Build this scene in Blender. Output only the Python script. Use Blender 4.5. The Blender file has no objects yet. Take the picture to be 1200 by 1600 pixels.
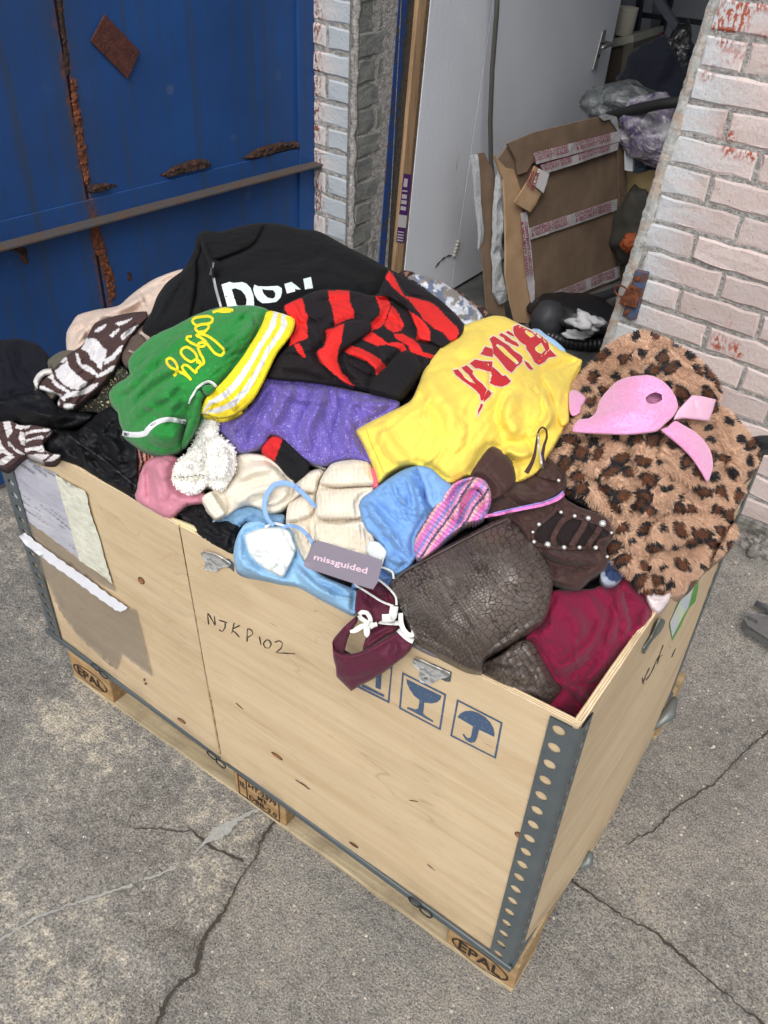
import bpy, bmesh, math, random
import numpy as np
from mathutils import Vector, Matrix, noise as mnoise
from mathutils.geometry import delaunay_2d_cdt
from mathutils.bvhtree import BVHTree

scene = bpy.context.scene
COL = scene.collection
random.seed(7)
RNG = np.random.default_rng(11)

# ------------------------------------------------------------------ camera
CAM = np.array([0.157979, -0.711163, 1.646484])
FPX = 1344.58
RM = np.array([[0.81307315, 0.58022599, 0.04743259],
               [0.39050903, -0.48316239, -0.78361777],
               [-0.43175775, 0.65566142, -0.61942985]])
cd = bpy.data.cameras.new('camera')
cam = bpy.data.objects.new('camera', cd)
COL.objects.link(cam)
cd.sensor_fit = 'HORIZONTAL'
cd.sensor_width = 36.0
cd.lens = FPX / 1200 * 36
cd.clip_start = 0.02
cd.clip_end = 500
mw = Matrix.Identity(4)
for i in range(3):
    mw[i][0] = RM[0][i]
    mw[i][1] = -RM[1][i]
    mw[i][2] = -RM[2][i]
    mw[i][3] = CAM[i]
cam.matrix_world = mw
scene.camera = cam
scene.render.resolution_x = 768
scene.render.resolution_y = 1024

# ------------------------------------------------------------------ light
SUN_EL, SUN_AZ = math.radians(50), math.radians(160)     # azimuth clockwise from +Y
w = bpy.data.worlds.new('World')
scene.world = w
w.use_nodes = True
nt = w.node_tree
bg = nt.nodes['Background']
sky = nt.nodes.new('ShaderNodeTexSky')
sky.sky_type = 'NISHITA'
sky.sun_disc = False
sky.sun_elevation = SUN_EL
sky.sun_rotation = SUN_AZ
sky.air_density = 1.0
sky.dust_density = 4.0
sky.ozone_density = 1.0
hs = nt.nodes.new('ShaderNodeHueSaturation')
hs.inputs['Saturation'].default_value = 0.35      # a cloudy, nearly white sky
nt.links.new(sky.outputs[0], hs.inputs['Color'])
nt.links.new(hs.outputs[0], bg.inputs['Color'])
bg.inputs['Strength'].default_value = 0.15
sd = bpy.data.lights.new('sun', 'SUN')
sd.energy = 0.95
sd.angle = math.radians(40)
sd.color = (1.0, 0.965, 0.91)
sun = bpy.data.objects.new('sun', sd)
COL.objects.link(sun)
sdir = Vector((math.sin(SUN_AZ) * math.cos(SUN_EL), math.cos(SUN_AZ) * math.cos(SUN_EL), math.sin(SUN_EL)))
sun.rotation_euler = sdir.to_track_quat('Z', 'Y').to_euler()
sun.location = (0, 0, 6)
scene.view_settings.view_transform = 'Standard'
scene.view_settings.look = 'None'
scene.view_settings.gamma = 1
scene.view_settings.exposure = 0.4
scene.cycles.max_bounces = 8
scene.cycles.diffuse_bounces = 5

# ------------------------------------------------------------------ geometry helpers
def rays(px, py):
    px = np.atleast_1d(np.asarray(px, float)); py = np.atleast_1d(np.asarray(py, float))
    c = np.stack([(px - 600) / FPX, (py - 800) / FPX, np.ones_like(px)], -1)
    v = c @ RM
    return v / np.linalg.norm(v, axis=-1, keepdims=True)

def plane_hit(px, py, P, n):
    v = rays(px, py)[0]
    n = np.array(n, float)
    return CAM + ((np.array(P, float) - CAM) @ n) / (v @ n) * v

def at_z(px, py, z): return plane_hit(px, py, (0, 0, z), (0, 0, 1))
def at_x(px, py, x): return plane_hit(px, py, (x, 0, 0), (1, 0, 0))
def at_y(px, py, y): return plane_hit(px, py, (0, y, 0), (0, 1, 0))

def Z(ox, oy, s, *pts):
    """points measured on an enlarged crop of the photograph -> photograph pixels"""
    return [(ox + x / s, oy + y / s) for x, y in pts]

def srgb(r, g, b, k=1.0):
    def f(c):
        c /= 255
        return (c / 12.92 if c <= .04045 else ((c + .055) / 1.055) ** 2.4) * k
    return (f(r), f(g), f(b), 1.0)

def tag(o, label=None, cat=None, group=None, kind=None):
    if label: o['label'] = label
    if cat: o['category'] = cat
    if group: o['group'] = group
    if kind: o['kind'] = kind
    return o

def link(o, parent=None):
    COL.objects.link(o)
    if parent is not None:
        o.parent = parent
        o.matrix_parent_inverse = Matrix.Translation(-parent.location)
    return o

def empty(name, loc):
    o = bpy.data.objects.new(name, None)
    o.location = loc
    o.empty_display_size = 0.1
    return link(o)

def mesh(name, verts, faces, mat, parent=None, smooth=True, uv=None, col=None, fmat=None):
    v = np.asarray(verts, float).reshape(-1, 3)
    loc = v.mean(0)
    me = bpy.data.meshes.new(name)
    me.from_pydata((v - loc).tolist(), [], faces)
    mats = mat if isinstance(mat, (list, tuple)) else [mat]
    for m in mats: me.materials.append(m)
    if fmat is not None:
        me.polygons.foreach_set('material_index', np.asarray(fmat, np.int32))
    if smooth:
        me.polygons.foreach_set('use_smooth', np.ones(len(me.polygons), bool))
    if uv is not None:
        uv = np.asarray(uv, float)
        li = np.zeros(len(me.loops), np.int32)
        me.loops.foreach_get('vertex_index', li)
        lay = me.uv_layers.new(name='UVMap')
        if len(uv) == len(v): uv = uv[li]
        lay.data.foreach_set('uv', uv.astype(np.float32).ravel())
    if col is not None:
        ca = me.color_attributes.new('Col', 'FLOAT_COLOR', 'POINT')
        c = np.ones((len(v), 4), np.float32)
        c[:, :3] = np.asarray(col)[:, :3]
        ca.data.foreach_set('color', c.ravel())
    me.update()
    o = bpy.data.objects.new(name, me)
    o.location = loc
    return link(o, parent)

class MB:
    """collects shapes into one mesh"""
    def __init__(s): s.v, s.f, s.u = [], [], []
    def add(s, v, f, u=None):
        n = len(s.v)
        s.v += [tuple(map(float, p)) for p in v]
        s.f += [tuple(i + n for i in q) for q in f]
        s.u += list(u) if u is not None else [(float(p[0]) + float(p[1]), float(p[2])) for p in v]
    def hexa(s, b, t):
        """box from 4 bottom + 4 top points (counter-clockwise seen from above)"""
        s.add(list(b) + list(t), [(3, 2, 1, 0), (4, 5, 6, 7), (0, 1, 5, 4), (1, 2, 6, 5), (2, 3, 7, 6), (3, 0, 4, 7)])
    def box(s, lo, hi):
        x0, y0, z0 = lo; x1, y1, z1 = hi
        s.hexa([(x0, y0, z0), (x1, y0, z0), (x1, y1, z0), (x0, y1, z0)], [(x0, y0, z1), (x1, y0, z1), (x1, y1, z1), (x0, y1, z1)])
    def tube(s, pts, r, n=8, cap=True):
        pts = [Vector(p) for p in pts]
        rr = r if isinstance(r, (list, tuple)) else [r] * len(pts)
        vs, fs = [], []
        up = None
        for i, p in enumerate(pts):
            t = (pts[min(i + 1, len(pts) - 1)] - pts[max(i - 1, 0)]).normalized()
            if up is None: up = t.orthogonal().normalized()
            up = (up - t * up.dot(t)).normalized()
            sd_ = t.cross(up)
            for k in range(n):
                a = 2 * math.pi * k / n
                vs.append(p + (up * math.cos(a) + sd_ * math.sin(a)) * rr[i])
        for i in range(len(pts) - 1):
            for k in range(n):
                a, b = i * n + k, i * n + (k + 1) % n
                fs.append((a, b, b + n, a + n))
        if cap:
            fs.append(tuple(range(n))[::-1]); fs.append(tuple(range((len(pts) - 1) * n, len(pts) * n)))
        s.add(vs, fs)
    def disc(s, c, nrm, r, t, n=16):
        c, nrm = Vector(c), Vector(nrm).normalized()
        s.tube([c, c + nrm * t], r, n)
    def build(s, name, mat, parent=None, smooth=False, bevel=0):
        o = mesh(name, s.v, s.f, mat, parent, smooth, uv=s.u)
        if bevel:
            m = o.modifiers.new('bevel', 'BEVEL'); m.width = bevel; m.segments = 2; m.limit_method = 'ANGLE'
        return o

def catmull(P, closed=True, step=4.0):
    P = np.asarray(P, float); n = len(P); out = []
    rng_ = range(n) if closed else range(n - 1)
    for i in rng_:
        if closed: p0, p1, p2, p3 = P[(i - 1) % n], P[i], P[(i + 1) % n], P[(i + 2) % n]
        else: p0, p1, p2, p3 = P[max(i - 1, 0)], P[i], P[i + 1], P[min(i + 2, n - 1)]
        k = max(1, int(np.linalg.norm(p2 - p1) / step))
        for j in range(k):
            t = j / k
            a = .5 * ((2 * p1) + (-p0 + p2) * t + (2 * p0 - 5 * p1 + 4 * p2 - p3) * t * t + (-p0 + 3 * p1 - 3 * p2 + p3) * t ** 3)
            b = p1 + (p2 - p1) * t
            out.append(a * .75 + b * .25)
    if not closed: out.append(P[-1])
    return np.array(out)

def resample(P, step, closed=True):
    P = np.asarray(P, float); out = []
    n = len(P)
    for i in range(n if closed else n - 1):
        a, b = P[i], P[(i + 1) % n]
        k = max(1, int(math.ceil(np.linalg.norm(b - a) / step)))
        for j in range(k): out.append(a + (b - a) * j / k)
    if not closed: out.append(P[-1])
    return np.array(out)

def in_poly(X, Y, P):
    P = np.asarray(P, float); r = np.zeros(X.shape, bool)
    x0, y0 = P[:, 0], P[:, 1]; x1, y1 = np.roll(x0, -1), np.roll(y0, -1)
    for a, b, c, d in zip(x0, y0, x1, y1):
        if b == d: continue
        m = ((b > Y) != (d > Y)) & (X < (c - a) * (Y - b) / (d - b) + a)
        r ^= m
    return r

def seg_dist(X, Y, P, closed=True):
    """distance to a polyline, signed side, and position along it (0..1)"""
    P = np.asarray(P, float)
    A = P if closed else P[:-1]
    B = np.roll(P, -1, 0) if closed else P[1:]
    best = np.full(X.shape, 1e9); side = np.ones(X.shape); al = np.zeros(X.shape)
    L = np.linalg.norm(B - A, axis=1); cum = np.concatenate([[0], np.cumsum(L)]); tot = cum[-1] + 1e-9
    for i, (a, b) in enumerate(zip(A, B)):
        d = b - a; l2 = d @ d + 1e-12
        t = np.clip(((X - a[0]) * d[0] + (Y - a[1]) * d[1]) / l2, 0, 1)
        ex, ey = X - a[0] - t * d[0], Y - a[1] - t * d[1]
        q = ex * ex + ey * ey
        m = q < best
        best = np.where(m, q, best)
        side = np.where(m, np.sign(d[0] * ey - d[1] * ex), side)
        al = np.where(m, (cum[i] + t * L[i]) / tot, al)
    return np.sqrt(best), side, al

_perm = np.random.default_rng(5).random((256, 256))
def vnoise(x, y, seed=0):
    x = x + seed * 17.13; y = y + seed * 9.71
    xi, yi = np.floor(x).astype(int), np.floor(y).astype(int)
    fx, fy = x - xi, y - yi
    fx = fx * fx * fx * (fx * (fx * 6 - 15) + 10); fy = fy * fy * fy * (fy * (fy * 6 - 15) + 10)
    g = lambda i, j: _perm[i & 255, j & 255]
    return ((g(xi, yi) * (1 - fx) + g(xi + 1, yi) * fx) * (1 - fy) + (g(xi, yi + 1) * (1 - fx) + g(xi + 1, yi + 1) * fx) * fy) * 2 - 1

def fbm(x, y, seed=0, o=3):
    r = 0; a = 1; s = 0
    for k in range(o):
        r = r + a * vnoise(x * 2 ** k, y * 2 ** k, seed + k * 3); s += a; a *= .5
    return r / s

def fill(loop, step, holes=(), jit=.25, seed=0):
    """triangulate the inside of a 2D loop with evenly spread interior points"""
    loop = np.asarray(loop, float)
    x0, y0 = loop.min(0); x1, y1 = loop.max(0)
    xs = np.arange(x0, x1, step); ys = np.arange(y0, y1, step * .88)
    X, Y = np.meshgrid(xs, ys)
    X = X + (np.arange(len(ys)) % 2)[:, None] * step * .5
    rg = np.random.default_rng(seed)
    X = (X + rg.uniform(-jit, jit, X.shape) * step).ravel(); Y = (Y + rg.uniform(-jit, jit, Y.shape) * step).ravel()
    m = in_poly(X, Y, loop)
    X, Y = X[m], Y[m]
    if len(X):
        d, _, _ = seg_dist(X, Y, loop)
        m = d > step * .55
        for h in holes:
            dh, _, _ = seg_dist(X, Y, h)
            m &= (dh > step * .55) & ~in_poly(X, Y, h)
        X, Y = X[m], Y[m]
    n = len(loop)
    pts = [Vector(p) for p in loop]
    ed = [(i, (i + 1) % n) for i in range(n)]
    k = n
    for h in holes:
        pts += [Vector(p) for p in h]
        ed += [(k + i, k + (i + 1) % len(h)) for i in range(len(h))]; k += len(h)
    pts += [Vector((a, b)) for a, b in zip(X, Y)]
    vo, eo, fo, ov, oe, of = delaunay_2d_cdt(pts, ed, [], 0, 1e-5)
    V = np.array([tuple(p) for p in vo])
    F = np.array([tuple(f) for f in fo if len(f) == 3], int)
    c = V[F].mean(1)
    m = in_poly(c[:, 0], c[:, 1], loop)
    for h in holes: m &= ~in_poly(c[:, 0], c[:, 1], h)
    F = F[m]
    # consistent winding
    a, b, c = V[F[:, 0]], V[F[:, 1]], V[F[:, 2]]
    cr = (b[:, 0] - a[:, 0]) * (c[:, 1] - a[:, 1]) - (b[:, 1] - a[:, 1]) * (c[:, 0] - a[:, 0])
    F[cr > 0] = F[cr > 0][:, ::-1]
    # boundary = the original indices of the outer loop
    bidx = [None] * n
    for new, olds in enumerate(ov):
        for o_ in olds:
            if o_ < n: bidx[o_] = new
    return V, F, [b for b in bidx if b is not None]

# ------------------------------------------------------------------ materials
def nmat(name):
    m = bpy.data.materials.new(name)
    m.use_nodes = True
    n = m.node_tree
    b = n.nodes['Principled BSDF']
    return m, n, b

class G:
    """small helper for node graphs"""
    def __init__(s, name):
        s.m, s.n, s.b = nmat(name)
        s.tc = s.n.nodes.new('ShaderNodeTexCoord')
        s.co = s.tc.outputs['Object']
        s._bump = None
    def N(s, t, **kw):
        x = s.n.nodes.new('ShaderNode' + t)
        for k, v in kw.items(): setattr(x, k, v)
        return x
    def L(s, a, b): s.n.links.new(a, b)
    def mapping(s, co=None, sc=(1, 1, 1), rot=(0, 0, 0), loc=(0, 0, 0)):
        x = s.N('Mapping'); s.L(co or s.co, x.inputs[0])
        x.inputs['Scale'].default_value = sc; x.inputs['Rotation'].default_value = rot; x.inputs['Location'].default_value = loc
        return x.outputs[0]
    def noise(s, scale, co=None, detail=3, rough=.55, dist=0):
        x = s.N('TexNoise'); s.L(co or s.co, x.inputs['Vector'])
        x.inputs['Scale'].default_value = scale; x.inputs['Detail'].default_value = detail
        x.inputs['Roughness'].default_value = rough; x.inputs['Distortion'].default_value = dist
        return x.outputs['Fac']
    def vor(s, scale, co=None, feature='F1', out='Distance', rnd=1):
        x = s.N('TexVoronoi', feature=feature); s.L(co or s.co, x.inputs['Vector'])
        x.inputs['Scale'].default_value = scale; x.inputs['Randomness'].default_value = rnd
        return x.outputs[out]
    def wave(s, scale, co=None, dist=0, axis='X', detail=2, dscale=1):
        x = s.N('TexWave', bands_direction=axis); s.L(co or s.co, x.inputs['Vector'])
        x.inputs['Scale'].default_value = scale; x.inputs['Distortion'].default_value = dist
        x.inputs['Detail'].default_value = detail; x.inputs['Detail Scale'].default_value = dscale
        return x.outputs['Fac']
    def ramp(s, f, *st):
        x = s.N('ValToRGB'); s.L(f, x.inputs[0])
        e = x.color_ramp.elements
        while len(e) < len(st): e.new(.5)
        for el, (p, c) in zip(e, st):
            el.position = p
            el.color = c if isinstance(c, (tuple, list)) else (c, c, c, 1)
        return x.outputs[0]
    def mix(s, f, a, b, mode='MIX'):
        x = s.N('Mix', data_type='RGBA', blend_type=mode)
        for v, i in ((f, 0), (a, 6), (b, 7)):
            if hasattr(v, 'links'): s.L(v, x.inputs[i])
            else: x.inputs[i].default_value = v
        return x.outputs[2]
    def math(s, op, a, b=0.0):
        x = s.N('Math', operation=op)
        for v, i in ((a, 0), (b, 1)):
            if hasattr(v, 'links'): s.L(v, x.inputs[i])
            else: x.inputs[i].default_value = v
        return x.outputs[0]
    def color(s, c):
        if hasattr(c, 'links'): s.L(c, s.b.inputs['Base Color'])
        else: s.b.inputs['Base Color'].default_value = c
    def bump(s, h, strength=.5, dist=.002):
        x = s.N('Bump'); s.L(h, x.inputs['Height'])
        x.inputs['Strength'].default_value = strength; x.inputs['Distance'].default_value = dist
        if s._bump: s.L(s._bump, x.inputs['Normal'])
        s._bump = x.outputs[0]
        s.L(s._bump, s.b.inputs['Normal'])
    def set(s, **kw):
        for k, v in kw.items():
            i = s.b.inputs[k.replace('_', ' ')]
            if hasattr(v, 'links'): s.L(v, i)
            else: i.default_value = v
        return s

def solid(name, c, rough=.6, metal=0., var=.12, scale=30, bump=.15, bscale=200):
    g = G(name)
    n = g.noise(scale)
    g.color(g.mix(n, tuple(x * (1 - var) for x in c[:3]) + (1,), tuple(min(1, x * (1 + var)) for x in c[:3]) + (1,)))
    g.set(Roughness=rough, Metallic=metal)
    if bump: g.bump(g.noise(bscale), bump, .002)
    return g.m

def fabric(name, c=None, rough=.85, sheen=.08, weave=700, wb=.25, var=.1, wr=.35, wrs=45, spec=.3, speck=None, tint=None):
    g = G(name)
    if c is None:
        a = g.N('Attribute', attribute_name='Col'); base = a.outputs['Color']
    else: base = c
    n = g.noise(18, detail=4)
    f = g.ramp(n, (.3, 1 - var), (.7, 1.0))
    base = g.mix(1.0, base, f, 'MULTIPLY')
    if speck:
        sc, amt, cc = speck
        v = g.noise(sc, detail=1)
        base = g.mix(g.ramp(v, (1 - amt - .04, 0.), (1 - amt + .04, 1.)), base, cc)
    g.color(base)
    g.set(Roughness=rough, Sheen_Weight=sheen, Specular_IOR_Level=spec)
    if wr:
        cr = g.math('ABSOLUTE', g.math('SUBTRACT', g.noise(11, detail=2, rough=.6, dist=.7), .5))
        g.bump(g.ramp(cr, (.0, 0.), (.09, 1.)), min(.3, wr * .5), .006)
        cr2 = g.math('ABSOLUTE', g.math('SUBTRACT', g.noise(26, detail=2, rough=.6, dist=.6), .5))
        g.bump(g.ramp(cr2, (.0, 1.), (.10, 0.)), min(.25, wr * .4), .003)
        g.bump(g.noise(wrs, detail=3, dist=.6), wr * .6, .004)
    g.bump(g.noise(weave, detail=1), wb, .001)
    return g.m

# ================================================================== SETTING
GZ = 0.08
def gz(y):
    t = np.clip((np.asarray(y, float) - .85) / .6, 0, 1)
    return GZ * t * t * (3 - 2 * t)

def ground_mat(name, patch, stones):
    g = G(name)
    n1 = g.noise(4.0, detail=6, rough=.65)
    n2 = g.noise(38, detail=5, rough=.7)
    n3 = g.noise(260, detail=2, rough=.6)
    base = g.ramp(g.math('ADD', g.math('MULTIPLY', n1, .5), g.math('MULTIPLY', n2, .5)), (.34, srgb(102, 99, 95)), (.52, srgb(134, 131, 125)), (.62, patch))
    fine = g.ramp(n3, (.3, .42), (.5, 1.), (.7, 1.6))
    base = g.mix(1., base, fine, 'MULTIPLY')
    # aggregate: small stones of several colours
    v = g.vor(95, out='Distance'); vc = g.vor(95, out='Color')
    sep = g.N('SeparateColor'); g.L(vc, sep.inputs[0])
    m = g.math('MULTIPLY', g.ramp(v, (.22, 1.), (.34, 0.)), g.ramp(sep.outputs[0], (1 - stones - .02, 0.), (1 - stones, 1.)))
    stc = g.ramp(sep.outputs[1], (.0, srgb(84, 88, 94)), (.45, srgb(118, 118, 116)), (.8, srgb(104, 92, 82)), (1., srgb(214, 206, 190)))
    base = g.mix(g.math('MULTIPLY', m, .9), base, stc)
    v2 = g.vor(330, out='Distance'); vc2 = g.vor(330, out='Color')
    sep2 = g.N('SeparateColor'); g.L(vc2, sep2.inputs[0])
    m2 = g.math('MULTIPLY', g.ramp(v2, (.2, 1.), (.36, 0.)), g.ramp(sep2.outputs[0], (.8, 0.), (.83, 1.)))
    base = g.mix(m2, base, g.ramp(sep2.outputs[1], (.4, srgb(58, 54, 50)), (.6, srgb(205, 196, 180))))
    # dark pits and stains
    base = g.mix(g.ramp(g.noise(9, detail=5, rough=.7, dist=.5), (.56, 0.), (.72, .3)), base, srgb(74, 71, 68))
    g.color(base)
    g.set(Roughness=.93, Specular_IOR_Level=.25)
    g.bump(g.noise(60, detail=4, rough=.7), .8, .006)
    g.bump(n3, .7, .003)
    g.bump(v, .25, .002)
    return g.m

GROUND = ground_mat('worn_concrete', srgb(146, 140, 130), .45)
SLAB = ground_mat('worn_slab', srgb(178, 170, 154), .2)

xs = np.unique(np.concatenate([np.linspace(-60, -5, 12), np.linspace(-5, 4, 61), np.linspace(4, 60, 12)]))
ys = np.unique(np.concatenate([np.linspace(-60, -3, 12), np.linspace(-3, 3, 61), np.linspace(3, 60, 12)]))
V, F = [], []
for y in ys:
    for x in xs:
        V.append((x, y, float(gz(y)) + .004 * float(vnoise(np.array(x * 1.3), np.array(y * 1.3), 3)) * (abs(x) < 5)))
nx = len(xs)
for j in range(len(ys) - 1):
    for i in range(nx - 1):
        F.append((j * nx + i, j * nx + i + 1, (j + 1) * nx + i + 1, (j + 1) * nx + i))
tag(mesh('ground', V, F, GROUND), kind='structure')

crackpx = [(440, 1262), (432, 1282), (412, 1310), (398, 1345), (372, 1380), (352, 1425), (322, 1462), (309, 1500), (308, 1525), (284, 1535), (262, 1562), (247, 1600), (238, 1640)]
cw = [at_z(x, y, 0)[:2] for x, y in crackpx]
cl = [(-.42, .78), (-.48, .45), (-.55, .2)] + [tuple(c) for c in cw] + [(-.36, -.8), (-.3, -2.5), (-6, -2.5), (-6, .78)]
fine = resample(cl, .012)
fine = fine[:]  # ragged broken edge
rg = np.random.default_rng(3)
mk = (fine[:, 0] > -.9) & (fine[:, 1] < .7) & (fine[:, 1] > -1.2)
fine[mk] += rg.normal(0, .0022, (mk.sum(), 2))
V2, F2, bd = fill(fine, .12, seed=2)
zz = .0055 + .002 * vnoise(V2[:, 0] * 3, V2[:, 1] * 3, 4)
V3 = np.column_stack([V2, zz]); V3[bd, 2] -= .002
low = V3[bd].copy(); low[:, 2] = -.01
n0 = len(V3)
Fs = [tuple(f[::-1]) for f in F2]
k = len(bd)
Fs += [(bd[i], bd[(i + 1) % k], n0 + (i + 1) % k, n0 + i) for i in range(k)]
tag(mesh('concrete_slab', np.vstack([V3, low]), Fs, SLAB), kind='structure')

def ground_ribbon(name, pts, wfn, z, mat, seed=0, jit=.0015, group=None, label=None, cat=None):
    P = resample(pts, .008, closed=False); rg = np.random.default_rng(seed)
    P = P + rg.normal(0, jit, P.shape)
    V, F = [], []
    for i, p in enumerate(P):
        a, b = P[max(i - 1, 0)], P[min(i + 1, len(P) - 1)]
        d = b - a; d = d / (np.linalg.norm(d) + 1e-9); nn = np.array([-d[1], d[0]])
        ww = wfn(i / (len(P) - 1)) * rg.uniform(.55, 1.3) * (1 + .7 * float(vnoise(np.array(i * .11), np.array(seed * 2.), seed)))
        zz = z + float(gz(p[1]))
        V += [(*(p + nn * ww), zz), (*(p - nn * ww), zz)]
        if i: F.append((2 * i - 2, 2 * i - 1, 2 * i + 1, 2 * i))
    return tag(mesh(name, V, F, mat, smooth=False), kind='structure')

DIRT = solid('crack_dirt', srgb(62, 57, 50), .95, var=.4, scale=80, bump=.6)
PAINT = solid('old_white_paint', srgb(158, 158, 154), .9, var=.35, scale=90, bump=.6)
g_ = lambda L: [at_z(x, y, 0)[:2] for x, y in L]
ground_ribbon('ground_crack', g_(crackpx), lambda t: .0024, .0065, DIRT, 1)
ground_ribbon('ground_crack', g_([(880, 1352), (895, 1380), (935, 1408), (977, 1438), (1024, 1459), (1071, 1502), (1103, 1530), (1146, 1567), (1183, 1595), (1230, 1640)]), lambda t: .0028 - .001 * t, .006, DIRT, 2)
ground_ribbon('ground_crack', g_([(980, 1320), (1020, 1300), (1060, 1260), (1110, 1230), (1160, 1180), (1215, 1130)]), lambda t: .0012, .006, DIRT, 3)
ground_ribbon('ground_crack', g_([(210, 1298), (260, 1300), (300, 1302), (335, 1330), (382, 1350)]), lambda t: .002, .0088, DIRT, 4)
ground_ribbon('paint_line', g_([(-30, 1492), (60, 1437), (130, 1410), (210, 1385)]), lambda t: .0026, .0092, PAINT, 5)
ground_ribbon('paint_line', g_([(224, 1380), (245, 1372), (275, 1360)]), lambda t: .0024, .0092, PAINT, 6)
ground_ribbon('paint_line', g_([(303, 1338), (325, 1316), (348, 1303), (372, 1284), (395, 1272), (413, 1262)]), lambda t: .0028 + .009 * math.exp(-((t - .42) / .16) ** 2), .0092, PAINT, 7)

# grit: uncountable tiny chips of stone and litter
gm = MB(); rg = np.random.default_rng(9); gc = []
for i in range(1500):
    x, y = rg.uniform(-2.2, 1.6), rg.uniform(-1.0, 1.4)
    if -1.2 < x < 0 and .03 < y < .84: continue
    r = rg.uniform(.0008, .0026) * (2 if rg.random() < .05 else 1)
    zb = float(gz(y)) + (.006 if x < -.55 else .002)
    a = rg.uniform(0, 6.28)
    p = [(x + r * math.cos(a + q) * rg.uniform(.5, 1.2), y + r * math.sin(a + q) * rg.uniform(.5, 1.2), zb) for q in (0, 1.6, 3.1, 4.7)]
    gm.hexa(p, [(q[0] * .6 + x * .4, q[1] * .6 + y * .4, zb + r * .8) for q in p])
    c = [(210, 204, 190), (190, 180, 160), (80, 78, 76), (235, 232, 226)][rg.integers(0, 4)]
    gc += [srgb(*c)[:3]] * 8
GR = G('grit_mat'); a_ = GR.N('Attribute', attribute_name='Col'); GR.color(a_.outputs['Color']); GR.set(Roughness=.9)
tag(mesh('grit', gm.v, gm.f, GR.m, smooth=False, col=gc), kind='stuff', label='pale grit and stone chips scattered over the concrete', cat='grit')

# ------------------------------------------------------------------ brick walls
WA = math.radians(-3.75)
WP = np.array([-.545, 1.589, 0.]); WD = np.array([math.cos(WA), math.sin(WA), 0]); WN = np.array([math.sin(WA), -math.cos(WA), 0])
def wall_px(x, y):
    p = plane_hit(x, y, WP, WN); return float((p - WP) @ WD), float(p[2])

def brick_mat():
    g = G('painted_brick')
    a = g.N('Attribute', attribute_name='Col')
    uv = g.tc.outputs['UV']
    n = g.noise(14, co=uv, detail=6, rough=.7)
    st = g.mapping(uv, sc=(260, 60, 1))
    hatch = g.noise(1, co=st, detail=3)
    pink = g.mix(g.ramp(hatch, (.42, 0.), (.72, .6)), a.outputs['Color'], srgb(188, 152, 146))
    base = g.mix(g.ramp(n, (.35, 0.), (.7, .3)), pink, srgb(205, 205, 205))
    # paint flaked off down to red brick in a few places
    sxy = g.N('SeparateXYZ'); g.L(uv, sxy.inputs[0])
    zone = g.math('MULTIPLY', g.ramp(g.math('MULTIPLY', sxy.outputs[1], .5), (.60, 0.), (.66, .16)), g.ramp(sxy.outputs[0], (.2, 1.), (.4, 0.)))
    fl = g.math('MULTIPLY', g.ramp(g.math('ADD', g.noise(5.2, co=uv, detail=2), zone), (.62, 0.), (.68, 1.)), g.ramp(g.noise(95, co=g.mapping(uv, sc=(1.3, .6, 1)), detail=3), (.48, 0.), (.53, 1.)))
    base = g.mix(fl, base, srgb(158, 84, 66))
    pit = g.ramp(g.noise(210, co=g.mapping(uv, sc=(1.2, .5, 1)), detail=2), (.27, 1.), (.34, 0.))
    base = g.mix(g.math('MULTIPLY', pit, .8), base, srgb(96, 84, 78))
    g.color(base); g.set(Roughness=.8, Specular_IOR_Level=.3)
    g.bump(g.noise(70, co=uv, detail=4, rough=.6), .6, .004)
    g.bump(hatch, .4, .0015)
    return g.m
def mortar_mat(name, c1, c2):
    g = G(name); uv = g.tc.outputs['UV']
    g.color(g.ramp(g.noise(60, co=uv, detail=5, rough=.7), (.35, c1), (.65, c2)))
    g.set(Roughness=.95); g.bump(g.noise(150, co=uv, detail=4), 1, .005)
    return g.m
BRICK = brick_mat()
MORTAR = mortar_mat('grey_mortar', srgb(108, 106, 104), srgb(176, 173, 169))
BRICKG = None

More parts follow.
